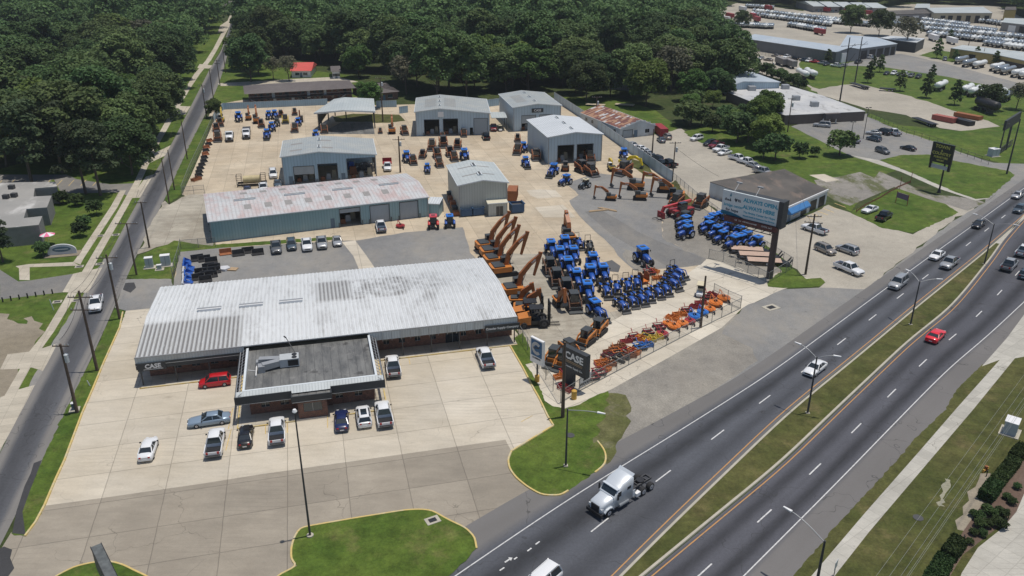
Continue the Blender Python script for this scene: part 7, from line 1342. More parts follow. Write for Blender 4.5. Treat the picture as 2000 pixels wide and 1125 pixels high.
# ---------------- trees, hedges ----------------
def leafquads(rs,cen,rad,n,size,flat=.85,up=.75):
    d=rs.normal(size=(n,3)); d/=np.linalg.norm(d,axis=1)[:,None]; d[:,2]=np.where(d[:,2]<-.35,-d[:,2],d[:,2])
    r=rad*(.55+.5*rs.rand(n,1)**.6); c=cen+d*r*np.array([1,1,flat])
    nn=d*.55+rs.normal(size=(n,3))*.6; nn[:,2]+=up; nn/=np.linalg.norm(nn,axis=1)[:,None]
    t=np.cross(nn,rs.normal(size=(n,3))); t/=np.linalg.norm(t,axis=1)[:,None]; b=np.cross(nn,t); s=size*(.6+.8*rs.rand(n,1))/2
    return np.stack([c-t*s-b*s*.8,c+t*s-b*s*.8,c+t*s*.75+b*s,c-t*s*.75+b*s],1)
def crown_quads(rs,H,Rc,base,n,size,kind='broad'):
    out=[]; zc=(H+base)/2; hz=(H-base)/2
    if kind=='pine':
        nc=15; 
        for i in range(nc):
            f=i/(nc-1); z=base+(H-base)*f; rr=Rc*(1.0-.62*f)*(.55+.45*rs.rand()); a=i*2.4+rs.rand(); c=np.array([math.cos(a)*rr*.75,math.sin(a)*rr*.75,z]); out.append(leafquads(rs,c,Rc*(.34+.16*rs.rand()),n//nc,size,.5))
    elif kind=='cone':
        nc=12
        for i in range(nc):
            f=i/(nc-1); z=base+(H-base)*f*.95; rr=Rc*(math.sin(PI*(.22+.72*f)))*.5; a=i*2.4; c=np.array([math.cos(a)*rr,math.sin(a)*rr,z]); out.append(leafquads(rs,c,Rc*(.55-.3*f),n//nc,size,.8))
    else:
        nc=20
        for i in range(nc):
            if i<4: d=np.array([rs.uniform(-.35,.35),rs.uniform(-.35,.35),.55+.3*rs.rand()])
            else:
                a=i*2.39996; zz=-.55+1.35*((i-4)/(nc-5)); r_=math.sqrt(max(.05,1-zz*zz*.8))*(.55+.25*rs.rand()); d=np.array([math.cos(a)*r_,math.sin(a)*r_,zz])
            c=np.array([d[0]*Rc,d[1]*Rc,zc+d[2]*hz*.85]); out.append(leafquads(rs,c,Rc*(.26+.18*rs.rand()),n//nc,size))
        out.append(leafquads(rs,np.array([0,0,zc]),Rc*.55,n//9,size*1.5,hz/Rc))
    return np.concatenate(out)
def qmesh(name,q,mat):
    me=bpy.data.meshes.new(name); nq=len(q); me.vertices.add(nq*4); me.vertices.foreach_set('co',q.reshape(-1).astype(np.float32)); me.loops.add(nq*4); me.loops.foreach_set('vertex_index',np.arange(nq*4,dtype=np.int32)); me.polygons.add(nq); me.polygons.foreach_set('loop_start',np.arange(nq,dtype=np.int32)*4)
    try: me.polygons.foreach_set('loop_total',np.full(nq,4,dtype=np.int32))
    except Exception: pass
    me.materials.append(mat); me.update(calc_edges=True); me.validate(); return me
def trunk_mesh(rs,H,base,Rc,r0,kind):
    mb=MB(); top=base+(H-base)*(.9 if kind in('pine','cone') else .45); lean=rs.uniform(-.5,.5,2); p=Vector((0,0,-.3)); q=Vector((lean[0]*.5,lean[1]*.5,base)); mb.tube(p,q,r0*1.25,r0*.85,7); e=Vector((lean[0],lean[1],top)); mb.tube(q,e,r0*.85,r0*.35,7)
    for i in range(7 if kind!='pine' else 9):
        a=i*2.4+rs.rand(); f=rs.uniform(0,.9) if kind=='pine' else rs.uniform(0,.7); s=q.lerp(e,f); L=Rc*rs.uniform(.55,.85)*(1-.45*f if kind=='pine' else 1); mb.tube(s,s+Vector((math.cos(a)*L,math.sin(a)*L,L*(.25 if kind=='pine' else .8))),r0*.35,r0*.1,5)
    return mb.mesh('trunk',[M['bark']])
TP={}
def tproto(key,H,Rc,base,n,size,mat,kind='broad',r0=.28,nv=3):
    TP[key]=[]
    for v in range(nv):
        rs=np.random.RandomState(hash(key)%1000*0+len(TP)*17+v*5+3); TP[key].append((qmesh('crown',crown_quads(rs,H*(.93+.14*rs.rand()),Rc*(.9+.2*rs.rand()),base,n,size,kind),M[mat]),trunk_mesh(rs,H,base,Rc,r0,kind),H))
tproto('oak',16,8.2,1.2,9500,.52,'leaf',nv=5); tproto('tall',19,7.0,2.0,9000,.52,'leaf',nv=4); tproto('dry',14,6.5,4,1500,.55,'leaf_dry',nv=2); tproto('light',14,6.8,.8,7500,.50,'leaf_light',nv=3)
tproto('pine',18,6.5,7,3600,.55,'leaf_pine','pine',.34,3); tproto('young',8,2.4,1.5,1100,.42,'leaf','cone',.10,2); tproto('bush',3,1.7,.3,700,.32,'hedge','broad',.06,2); tproto('shrubtree',8,4.2,1.2,1900,.55,'leaf',nv=3)
def tree(key,x,y,H,label,group=None,cat='tree',px=True,sx=1.0,name='tree'):
    cm,tm,h0=TP[key][RS.randint(len(TP[key]))]; p=P(x,y) if px else Vector((x,y,0)); s=H/h0
    r=bpy.data.objects.new(name,None); col.objects.link(r); r.location=(p.x,p.y,0); r.rotation_euler[2]=RS.uniform(0,6.28); r.scale=(s*sx,s*sx,s); tag(r,label,cat,group)
    for nm,me in (('crown',cm),('trunk',tm)):
        o=bpy.data.objects.new(nm,me); col.objects.link(o); o.parent=r
    return r
EXP=[('pine',63,360,19,'tall pine rising behind the flat roofed office'),('pine',168,379,16,'pine by the side street car park, left of a pair'),('pine',197,382,17,'pine by the side street car park, right of a pair'),('pine',6,512,8,'dark conifer at the left edge in front of the office wall'),('shrubtree',86,500,3.0,'small round tree at the office corner near the arched sign'),('bush',158,462,3.3,'dark clipped bush, lowest of three on the office lawn'),('bush',166,446,3.0,'dark clipped bush, middle of three on the office lawn'),('bush',187,420,3.6,'dark clipped bush, highest of three on the office lawn'),('bush',152,402,3.0,'loose shrub beside the office corner'),('bush',122,398,3.2,'dark shrub against the office side wall'),
 ('light',420,230,6.5,'bright green round tree at the back left fence corner'),('light',722,212,10,'bright green tree beside the utility pole behind the yard fence'),('dry',565,158,10,'thin bare looking tree in front of the red roofed house'),('dry',534,156,9,'sparse tree left of the red roofed house'),('light',1500,236,10.5,'pale green tree against the furniture store roof'),('shrubtree',1640,304,7.5,'wide round tree at the edge of the store car park'),('bush',1563,309,4.5,'shrub in the grass left of the round tree'),('bush',1590,306,3,'low shrub beside the round tree'),
 ('young',1695,162,9,'young conical tree below the short car row, leftmost'),('young',1718,141,8,'young tree at the left end of the short car row'),('young',1705,134,6,'small young tree behind its larger neighbour'),('young',1757,178,8.5,'young tree beside the short black trailer'),('young',1808,191,10,'young dense tree left of the first white tanker'),('young',1864,205,9.5,'young tree between white tankers and gravel lot'),('shrubtree',1930,214,9,'dense tree in front of the silver tanker'),('young',1819,155,6.5,'thin young tree at the end of the lawn strip'),('young',1829,114,10,'dark conical tree on the small upper lawn'),('young',1864,120,6,'small tree in front of the ochre building'),('young',1905,118,7,'small tree beside the ochre building bays'),('young',1943,128,7,'pale small tree at the ochre building wall'),('dry',1984,214,9,'thin spreading tree by the black tanker'),('oak',1661,64,17,'broad dark oak in the truck yard, left of two'),('oak',1716,70,15,'broad dark oak in the truck yard, right of two'),('dry',1768,97,17,'sparse yellowing tree behind the big grey workshop'),('young',1616,124,7,'small green tree against the grey workshop wall'),('young',1855,78,6,'small bush like tree among the tankers'),
 ('oak',490,160,20,'big dark tree standing between the street and the apartments'),('oak',482,136,18,'big dark tree by the street above the apartment lawn'),('tall',505,146,20,'tall tree behind the left end of the apartments'),('oak',494,106,19,'large tree right of the upper street'),('tall',484,80,18,'tall tree at the upper bend of the street'),
 ('oak',528,112,19,'broad tree closing in behind the left of the red roofed house'),('tall',556,112,20,'tall tree right behind the red roof ridge'),('oak',596,110,18,'dark tree behind the right end of the red roofed house'),('oak',628,124,17,'dark tree filling the gap between the two red roofs'),('tall',684,134,19,'tall tree right of the narrow cottage'),('oak',655,116,19,'dark tree behind the narrow cottage'),('light',700,152,14,'green tree between cottage and brown hip roofed house'),
 ('oak',258,342,15,'broad tree shading the street sidewalk above the office lawn'),('tall',280,304,18,'tall tree overhanging the left sidewalk below the middle driveway'),('oak',238,318,18,'broad dark tree behind the car park pines'),('oak',300,268,17,'broad tree overhanging the sidewalk above the middle driveway'),('pine',122,338,17,'tall pine at the back edge of the office car park'),('oak',318,232,16,'broad tree beside the upper driveway left of the street'),
 ('tall',1447,60,13,'tree at the top of the dark wood beside the truck yard')]
for k,x,y,h,l in EXP: tree(k,x,y,h,l)
pm=empty('palm_tree',P(1449,125),0,'small palm standing alone on the dirt by the grey workshop','palm'); MB().tube((0,0,0),(.1,0,4.6),.22,.16).build('trunk',M['bark'],pm)
mb=MB()
for i in range(16):
    a=i*.393; d=Vector((math.cos(a),math.sin(a),0)); s=Vector((-d.y,d.x,0))*.22; c=Vector((.1,0,4.6)); m_=c+d*1.3+Vector((0,0,.7 if i%2 else .35)); e=c+d*2.3+Vector((0,0,-.3)); mb.add([c-s*.4,m_-s,e,m_+s,c+s*.4],[(0,1,2,3,4)])
mb.build('crown',M['leaf_light'],pm)
for i in range(15):
    f=i/14; tree('bush' if i%3 else 'shrubtree',1446+f*120,130+f*46,4.2 if i%3 else 5.5,'shrub in the hedge beside the dirt track, %s from the top'%ORD[i],'hedge beside the dirt track','shrub',name='shrub')
def inpoly(p,poly):
    c=False; n=len(poly)
    for i in range(n):
        a,b=poly[i],poly[(i+1)%n]
        if (a[1]>p[1])!=(b[1]>p[1]) and p[0]<(b[0]-a[0])*(p[1]-a[1])/(b[1]-a[1])+a[0]: c=not c
    return c
def W2(pl): return [P(*p)[:2] for p in pl]
FOR=[W2([(-260,345),(-260,12),(428,6),(422,40),(413,58),(398,92),(384,125),(362,158),(334,200),(307,246),(282,300),(266,335),(225,330),(215,322),(60,330),(0,332)]),
 W2([(486,6),(482,60),(480,100),(476,132),(500,135),(532,120),(640,118),(668,128),(690,150),(706,150),(780,160),(788,202),(800,200),(965,198),(975,184),(1070,174),(1088,188),(1110,204),(1158,197),(1225,207),(1290,232),(1345,252),(1400,272),(1465,303),(1500,318),(1535,318),(1500,262),(1470,232),(1440,222),(1425,180),(1434,110),(1420,96),(1398,92),(1385,50),(1360,28),(1440,4)]),
 W2([(1440,5),(1500,10),(1570,20),(1598,20),(1600,4),(1680,8),(1762,17),(1775,6),(1850,8),(1950,14),(1985,24),(2010,42),(2150,60),(2200,-30),(1300,-30)]),W2([(-300,6),(1300,4),(1300,-24),(-300,-24)])]
HOLE=[W2(h) for h in ([(545,160),(545,122),(620,118),(625,150)],[(640,148),(640,130),(672,130),(672,150)],[(1112,160),(1130,138),(1256,146),(1250,174)],[(115,190),(118,150),(162,152),(170,185)],[(195,165),(200,140),(235,140),(235,165)],[(700,170),(700,145),(785,145),(785,180)],[(245,132),(250,100),(282,100),(282,128)],[(400,24),(400,0),(446,0),(446,20)])]
pts=[]; far=[]
for fi,poly in enumerate(FOR):
    xs=[p[0] for p in poly]; ys=[p[1] for p in poly]; sp=13.2; y=min(ys)
    while y<max(ys):
        x=min(xs)
        s_=sp if y<480 else 14.5
        if poly is FOR[1] and y<270: s_=7.5
        while x<max(xs):
            q=(x+RS.uniform(-.42,.42)*s_,y+RS.uniform(-.42,.42)*s_)
            if abs(q[0])<q[1]*.80+45 and inpoly(q,poly) and RS.rand()>.10 and not any(inpoly(q,h) for h in HOLE): pts.append((q[1],q[0],fi))
            x+=s_
        y+=s_
pts.sort(); NI=268; near=pts[:NI]; far=pts[NI:]
G={0:'trees of the wood left of the street',1:'trees of the wood behind the yard'}
LB={'oak':'broad dark green tree','tall':'tall dark green tree','light':'bright green tree','dry':'thin greyish tree','shrubtree':'low bushy tree'}
cnt={}
def zone(x,y):
    px=1000+FPX*x/(y*CP+HC*SP); py=562.5+FPX*((HC*CP)-y*SP)/(y*CP+HC*SP)
    if px<430: return ('by the left street' if px>330 or py>240 else 'in the left wood'),0
    if px<800: return 'behind the apartments',1
    if px<1110: return 'behind the blue workshops',1
    if px<1300 and py<240: return 'around the hidden warehouse',1
    return ('beside the gravel lot' if py>205 else 'left of the furniture store'),1
zl={}
for y,x,fi in near: zl.setdefault(zone(x,y)[0],[]).append((y,x))
RK={}
for zq in zl.values():
    for i in range(0,len(zq),12):
        for j,(y,x) in enumerate(sorted(zq[i:i+12],key=lambda t:t[1])): RK[(y,x)]=(i//12,j)
for y,x,fi in near:
    rk,ck=RK[(y,x)]
    zn,g_=zone(x,y); py=562.5+FPX*((HC*CP)-y*SP)/(y*CP+HC*SP); low=zn.startswith('beside the gravel')
    u=RS.rand(); k='oak' if u<.42 else 'tall' if u<.70 else 'light' if u<.88 else 'dry' if u<.95 else 'oak'
    if low: k='shrubtree' if u<.7 else 'light'
    if g_==0: k={'light':'oak' if u<.8 else 'light'}.get(k,k)
    h={'oak':19,'tall':22,'light':17,'dry':14,'shrubtree':7.0}[k]*RS.uniform(.68,1.25)
    if low and k=='light': h*=.5
    pxx=1000+FPX*x/(y*CP+HC*SP)
    if pxx>1370 and 175<py<=205: h*=.62
    tree(k,x,y,h,'%s %s, %s row back, %s from left'%(LB[k],zn,ORD[rk],ORD[ck]),'%ss %s'%(LB[k],zn),px=False,sx=RS.uniform(.92,1.25))
# the rest of the wood, which reads as one mass
lp=[crown_quads(np.random.RandomState(90+i),h,r,3,n,.88) for i,(h,r,n) in enumerate([(19,10,1600),(22,9.0,1600),(17,10.5,1700),(19,8.0,1400),(24,8.5,1600)])]
for name,sel,lab in (('woodland',[p for p in far if p[0]<560],'dense distant wood of dark green trees filling the ground behind the yard'),('far_woodland',[p for p in far if p[0]>=560],'far belt of dark trees along the top of the picture')):
    Q=[]
    for y,x,fi in sel:
        q=lp[RS.randint(5)]; a=RS.uniform(0,6.28); s=RS.uniform(.7,1.35); Rm=np.array([[math.cos(a),-math.sin(a),0],[math.sin(a),math.cos(a),0],[0,0,1]]); Q.append(q@Rm.T*s+np.array([x,y,-1]))
    if Q:
        o=bpy.data.objects.new(name,qmesh(name,np.concatenate(Q).astype(np.float32),M['leaf_wood'] if 'leaf_wood' in M else M['leaf'])); col.objects.link(o); tag(o,lab,'wood',None,'stuff')
print('dups',len(near)-len(set((y,x) for y,x,f in near)),'trees',len(near),len(far))
# clipped hedges and shrubs at the bottom right
def hedge(a,b,w,h,label):
    p,q=P(*a),P(*b); L=(q-p).length; rs=np.random.RandomState(int(a[0])); n=int(L*w*110+L*h*140)
    f=rs.randint(0,5,n); u=rs.uniform(0,L,n); v=rs.uniform(-w/2,w/2,n); z=rs.uniform(0.1,h,n); z=np.where(f<2,h,z); v=np.where(f==2,-w/2,np.where(f==3,w/2,v)); u=np.where(f==4,np.where(rs.rand(n)<.5,0,L),u)
    c=np.stack([u,v,z],1)+rs.normal(size=(n,3))*.04; nn=rs.normal(size=(n,3)); nn/=np.linalg.norm(nn,axis=1)[:,None]; t=np.cross(nn,rs.normal(size=(n,3))); t/=np.linalg.norm(t,axis=1)[:,None]; bb=np.cross(nn,t); s=.085
    r=empty('hedge',(p.x,p.y,0),math.atan2(q.y-p.y,q.x-p.x),label,'hedge'); o=bpy.data.objects.new('foliage',qmesh('foliage',np.stack([c-t*s-bb*s,c+t*s-bb*s,c+t*s+bb*s,c-t*s+bb*s],1),M['hedge'])); col.objects.link(o); o.parent=r
    MB().bx((.06,-w/2+.06,0),(L-.06,w/2-.06,h-.08)).build('core',M['hedge'],r)
hedge((1999,880),(1980,900),1.4,1.1,'clipped hedge block at the right edge above the long one'); hedge((1980,906),(1944,950),1.4,1.1,'long clipped hedge beside the planting bed'); hedge((1941,956),(1922,980),1.5,1.4,'darker clipped hedge joined to the lower end of the long one'); hedge((1872,1064),(1850,1094),1.5,1.2,'clipped hedge above the small dark gate'); hedge((1844,1102),(1815,1150),1.6,1.3,'clipped hedge running out at the bottom edge')
for i,(x,y,h) in enumerate([(1898,1008,.8),(1910,1015,1.1),(1925,1000,1.0),(1935,1010,1.2),(1948,1003,.9),(1958,1012,1.2),(1912,1030,1.1),(1928,1030,1.0),(1945,1028,1.2),(1900,1045,.8),(1918,1048,.9),(1955,1032,1.1),(1975,985,.9),(1965,975,.8),(1985,955,.8),(1893,1062,.7)]): tree('bush',x,y,h*1.05,'%s shrub of the planting bed, %s from the top left'%('low round' if i%2 else 'loose green',ORD[i]),'shrubs in the planting bed','shrub',name='shrub')
# ---------------- poles, lamps, signs, fences, wires ----------------
WP=M['wood_pole']
def pole(base,topy,label,arms=(),tr=False,group='utility poles',r=.16,lampa=None,mat=None,H=None,dx=0,nm='utility_pole',cat='utility pole'):
    b=P(*base); h=H or hgt(base[0],base[1],topy); o=empty(nm,(b.x,b.y,0),0,label,cat,group)
    MB().tube((0,0,0),(dx,0,h),r*1.2,r*.75,n=8).build('pole',mat or WP,o)
    for (z,w,a) in arms:
        c,s=math.cos(a),math.sin(a); x=dx*(1-z/h); q=MB(); q.bar((x-c*w/2,-s*w/2,h-z),(x+c*w/2,s*w/2,h-z),.11,.13); ar=q.build('crossarm',WP,o)
        q=MB()
        for f in(-.46,-.25,.25,.46): q.tube((x+c*w*f,s*w*f,h-z+.06),(x+c*w*f,s*w*f,h-z+.3),.06,n=6)
        q.build('insulator',M['insul'],ar)
    if tr: 
        q=MB(); q.tube((.45,-.1,h-2.6),(.45,-.1,h-1.5),.28,n=12); q.tube((.45,-.1,h-1.5),(.45,-.1,h-1.35),.3,.12,n=12); q.build('transformer',M['transformer'],o)
    if lampa is not None:
        c,s=math.cos(lampa),math.sin(lampa); q=MB(); q.tube((0,0,h-1),(c*2,s*2,h-.4),.04); q.box((c*2.3,s*2.3,h-.4),(.6,.25,.15)); q.build('lamp_arm',M['steel'],o)
    return o
A0,A1=TH,TH+.0
pole((190,724),568,'leaning utility pole by the yellow kerb with two wide crossarms',[(1.0,3.6,0.0),(3.0,3.6,0.0)],r=.2); pole((151,806),672,'utility pole with transformer nearest the viewer on the left verge',[(.3,2.2,0.0)],True,r=.2)
pole((234,623),497,'utility pole with crossarm and transformer opposite the side street',[(.6,3.4,0.1)],True,r=.19); pole((267,537),436,'utility pole with T crossarm near the pale green cabinets',[(.1,4.2,0.0)],r=.17); pole((292,484),394,'utility pole with short crossarm at the grass strip corner',[(.2,2.2,.1)],r=.17)
pole((331,398),308,'plain wooden pole beside the left fence gate',r=.15); pole((341,371),293,'wooden pole with lamp arm beside the left fence',lampa=PI,r=.15); pole((366,311),235,'wooden pole on the fence side of the street below the shaded stretch',r=.15)
pole((404,232),165,'utility pole beside the bright green round tree',[(.5,2.4,0)],True); pole((417,193),135,'utility pole with crossarm by the apartment drive',[(.3,2.4,0)]); pole((430,168),117,'utility pole with crossarm by the back lawn',[(.3,2.6,0),(1.4,2.4,0)]); pole((441,143),97,'slim pole on the back lawn beside the street')
pole((782,337),266,'utility pole with crossarm and transformer in the middle of the yard',[(.9,3.2,.2)],True,r=.2); pole((748,238),152,'tall utility pole with crossarm behind the open shed',[(.2,3.4,0.0)],True,r=.2); pole((1164,236),189,'utility pole with crossarm behind the block workshop',[(.2,3.2,0)],True); pole((1273,309),252,'plain dark pole beside the parked silver cars',r=.2); pole((1313,354),277,'utility pole with T crossarm at the end of the white wall',[(.3,3.0,.1)],True)
pole((1573,536),418,'utility pole with double crossarms on the gravel by the highway',[(.5,2.6,.0),(1.7,3.2,-.3)],r=.2); pole((1538,258),192,'utility pole with transformer before the furniture store',[(.2,2.4,0)],True); pole((1368,640),539,'plain wooden pole by the rotary cutters and the fence',r=.2); pole((1099,815),668,'wooden pole in front of the black pylon sign',r=.22)
pole((1433,125),87,'slim utility pole by the dirt track',[(.3,2.0,0)]); pole((1506,146),116,'slim utility pole between palm and tank trailers',[(.3,2.0,0)],True); pole((1891,92),58,'slim utility pole among the distant tankers',[(.3,2.4,0)]); pole((1943,65),48,'slim utility pole right of the tall bays',[(.3,2.4,0)]); pole((1740,52),36,'slim pole by the right oak'); pole((1603,34),20,'slim pole among the distant tankers on the left'); pole((1487,205),140,'thin pole rising from the trees',[(.2,2,0)]) if 0 else None
pole((1966,340),232,'tall grey pole at the corner of the triangular lawn',r=.2,mat=M['steel_dark']); pole((1950,303),243,'dark pole under the edge-on billboard',[(.1,2.6,.2)],r=.2,mat=M['steel_dark'])
pole((1918,120),94,'pole beside the ochre building',r=.15)
# lattice pylons
for (b,ty,lb) in (((1640,199),73,'tall slender transmission pole, left of a braced pair'),((1669,165),72,'tall slender transmission pole, right of a braced pair')):
    o=pole(b,ty,lb,[(3.0,7,.4)],r=.25,mat=M['steel_dark'],group='transmission poles',nm='transmission_pole'); h=hgt(b[0],b[1],ty); q=MB(); q.bar((0,0,h*.55),(3.5,1.5,h*.75),.12,.12); q.bar((0,0,h*.80),(2.8,1.2,h*.9),.1,.1); q.build('brace',M['steel_dark'],o)
def lamp(base,topy,heads,label,r=.11,h=None,group='street lamps',mat='steel_dark'):
    b=P(*base); h=h or hgt(base[0],base[1],topy); o=empty('street_lamp',(b.x,b.y,0),0,label,'street lamp',group); MB().tube((0,0,0),(0,0,h),r*1.3,r*.8,n=10).build('pole',M[mat],o); MB().box((0,0,.1),(.5,.5,.2)).build('base_plate',M['kerb'],o)
    for hx,hy,dz in heads:
        e=P(hx,hy,h+dz)-b; q=MB(); n=6; pr=Vector((0,0,h-.2))
        for i in range(1,n+1):
            f=i/n; c=Vector((e.x*f,e.y*f,h-.2+(dz+.2)*math.sin(f*PI/2))); q.tube(pr,c,.05,n=6); pr=c
        a=q.build('arm',M['steel'],o); d=Vector((e.x,e.y,0)).normalized(); MB().bar(pr-d*.2,pr+d*.75,.3,.16,w2=.16,h2=.1).build('lamp_head',M['white'],a)
lamp((1577,808),697,[(1562,672,.8),(1631,695,.5)],'twin armed street lamp on the median in front of the white saloon'); lamp((1778,635),549,[(1775,529,.7),(1832,545,.5)],'twin armed street lamp on the median near the silver SUV'); lamp((1922,517),437,[(1907,419,.7),(1982,439,.5)],'twin armed street lamp at the concrete nose of the median')
lamp((1105,911),798,[(1170,806,.2)],'single armed street lamp on the corner grass by the pylon sign'); lamp((1590,1165),1056,[(1543,997,1.0)],'single armed street lamp on the right sidewalk, cut off below',r=.13)
pl=empty('lot_light',P(606,1048),0,'tall slender dark pole with small white globe on the lawn island','street lamp'); hh=hgt(606,1048,806); MB().tube((0,0,0),(0,0,hh),.125,.07,n=10).build('pole',M['steel_dark'],pl); MB().tube((0,0,hh),(0,0,hh+.15),.16,n=10).tube((0,0,hh+.15),(0,0,hh+.38),.26,.16,n=12).build('globe',M['white'],pl); MB().tube((0,0,0),(0,0,.25),.38,n=12).build('base',M['kerb'],pl)
for b,t,lb in (((1661,272),238,'lot light behind the round tree in the store car park'),((1686,271),210,'lot light with two heads in the middle of the store car park')):
    q_=empty('lot_light',P(*b),0,lb,'street lamp'); hh=hgt(b[0],b[1],t); MB().tube((0,0,0),(0,0,hh),.12,.08).build('pole',M['steel_dark'],q_)
    for s in(-1,1): MB().box((s*.55,0,hh),(.6,.35,.2)).build('lamp_head',M['steel_dark'],q_)
# signs on boards given by four pixel corners above a ground point
def board(base,TL,TR,BL,label,name,cat,th=.5,mat='trim_dark'):
    b=P(*base); h1=None
    # height of top edge: board stands above its base
    ht_=hgt(base[0],base[1],(TL[1]+TR[1])/2); hb=ht_-1
    a=P(TL[0],TL[1],ht_); c=P(TR[0],TR[1],ht_); d=P(BL[0],BL[1],0); 
    u=(c-a).normalized(); o=empty(name,(b.x,b.y,0),0,label,cat); return o,a-b,c-b,u,ht_
# black pylon
hC=hgt(1122,757,683); b=P(1122,757); u=(P(1149,690,hC)-P(1109,671,hC)); Wd=4.4; u=u.normalized(); nn=Vector((u.y,-u.x,0)); cs=empty('pylon_sign',(b.x,b.y,0),math.atan2(u.y,u.x),'black pylon sign reading CASE above a white company line','sign')
hpan=3.6; MB().bx((-2.0,-.3,0),(-.1,.3,hC-.6)).build('pylon',M['trim_dark'],cs); mb=MB(); mb.bx((-2.2,-.42,hC-hpan),(2.4,.42,hC)); pn=mb.build('panel',M['trim_dark'],cs)
t=MB(); text_into(t,'CASE',1.5,(.1,-.42,hC-1.15),(1,0,0),(0,0,1),bold=.05); t.bx((-1.5,-.45,hC-2.0),(1.7,-.42,hC-1.88),1); t.bx((-1.5,-.45,hC-2.2),(1.7,-.42,hC-2.12),1); text_into(t,'Crawler Supply Co.',.42,(.1,-.42,hC-2.8),(1,0,0),(0,0,1),bold=.008); t.build('lettering',[M['white'],M['wood']],pn)
# blue and white round-letter sign
hS=hgt(1049,745,662); b=P(1049,745); u=(P(1060,671,hS)-P(1038,660,hS)).normalized(); o=empty('pole_sign',(b.x,b.y,0),math.atan2(u.y,u.x),'white and blue pole sign with a large letter C beside the showroom fence','sign')
MB().tube((0,0,.0),(0,0,hS-3.4),.13,n=10).build('pole',M['steel_dark'],o); MB().tube((0,0,0),(0,0,1.0),.35,n=14).build('base_post',M['bollard_yellow'],o); pn=MB().bx((-1.3,-.2,hS-3.9),(1.3,.2,hS)).build('panel',M['white'],o)
t=MB(); t.bx((-1.1,-.22,hS-2.75),(1.1,-.2,hS-.2)); n=22; cx,cz=0,hS-1.45
for i in range(n-5):
    a0,a1=R(42+i*(276/(n-5))),R(42+(i+1)*(276/(n-5))); t.add([(cx+r_*math.cos(a)*.95,-.235,cz+r_*math.sin(a)) for r_,a in((1.02,a0),(1.02,a1),(.52,a1),(.52,a0))],[(0,1,2,3),(3,2,1,0)],1)
text_into(t,'Cummins',.36,(0,-.235,cz+.12),(.96,0,.28),(-.28,0,.96),mi=2,off=.02,bold=.01)
text_into(t,'CUMMINS',.38,(0,-.2,hS-3.05),(1,0,0),(0,0,1),mi=2,bold=.01); text_into(t,'DEALER',.34,(0,-.2,hS-3.5),(1,0,0),(0,0,1),mi=2,bold=.01) if 0 else None
t.build('logo',[M['logo_blue'],M['white'],M['trim_dark']],pn)
# billboard
hB=hgt(1498,546,425); hT=hgt(1498,546,395)
b=P(1498,546); ft=13.6
bh=4.4; ztop=hgt(1498,546,392)
TLw,TRw=P(1413,370,ztop),P(1523,395,ztop); u=(TRw-TLw); Lb=u.length; u=u.normalized(); bb=empty('billboard',(b.x,b.y,0),math.atan2(u.y,u.x),'large cantilevered billboard reading ALWAYS OPEN, ALWAYS HERE on a brown column','billboard')
def lb_(v): v=v-b; return v.dot(u),v.dot(Vector((-u.y,u.x,0)))
x0,y0=lb_(TLw); x1,y1=lb_(TRw)
zb=ztop-4.6
MB().tube((0,.9,0),(0,.9,ztop-1.2),.62,.56,n=18).build('column',M['rust_col'] if 'rust_col' in M else plain('brown_column',(.07,.05,.045),.7),bb)
M['bb_white']=plain('billboard_white',(.60,.66,.68),.6,var=0); M['bb_teal']=plain('billboard_teal',(.07,.33,.46),.6,var=0); M['bb_blue']=plain('billboard_blue',(.04,.28,.44),.6,var=0); M['bb_dark']=plain('billboard_dark',(.03,.05,.08),.6,var=0)
yp=y0
pn=MB().bx((x0,yp,zb),(x1,yp+.35,ztop)).build('face_panel',M['bb_white'],bb)
mb=MB(); mb.bx((x1+.0,yp-.2,zb-.3),(x1+.9,yp+1.9,ztop+.15)); mb.bx((x0+2,yp+.36,zb-.2),(x1,yp+1.9,ztop+.02)); mb.build('rear_frame',M['trim_dark'],bb)
mb=MB(); mb.bx((x0+1.0,yp-.5,zb-1.0),(x1+.3,yp+.3,zb-.08)); mb.build('apron',plain('dark_red_apron',(.10,.03,.025),.7),bb)
t=MB(); text_into(t,'OPEN 24/7',.46,(x1-1.6,yp-.5,zb-.42),(1,0,0),(0,0,1),bold=.01)
rs_=np.random.RandomState(4); xq=(x0+x1)/2-2.4
while xq<x1-3.6:      # a line too small to read in the photograph: short letter-high strokes
    wq=rs_.uniform(.08,.2)
    if rs_.rand()>.14: t.bx((xq,yp-.52,zb-.55),(xq+wq,yp-.5,zb-.27-.08*rs_.rand()))
    xq+=wq+.09; t.build('lettering',M['white'],bb)
mb=MB(); 
for yy in(-1.6,-.2): mb.bar((x0-.6,yp+yy,zb-1.2),(x1,yp+yy,zb-1.2),.12,.12)
for i in range(8): xx=x0-.4+i*(x1-x0)/7; mb.bar((xx,yp-1.6,zb-1.2),(xx,yp+.6,zb-1.2),.1,.1); mb.bar((xx,yp-1.6,zb-1.2),(xx,yp-1.6,zb-.3),.05,.05)
mb.build('catwalk',M['black'],bb)
for xx in(x0+2.2,x0+6.5,): mb=MB(); mb.bar((xx,yp,ztop-.1),(xx-.9,yp+3.4,ztop+.8),.1,.1); mb.bx((xx-1.4,yp+3.2,ztop+.7),(xx-.3,yp+3.6,ztop+.95)); mb.build('flood_arm',M['steel'],bb)
LW=x1-x0; t=MB(); tx=lambda s,sz,fx,fz,mi,al='CENTER',bo=.02: text_into(t,s,sz,(x0+LW*fx,yp,zb+4.6*fz),(1,0,0),(0,0,1),mi=mi,off=.015,align=al,bold=bo,xs=1.0)
k=LW/14.6
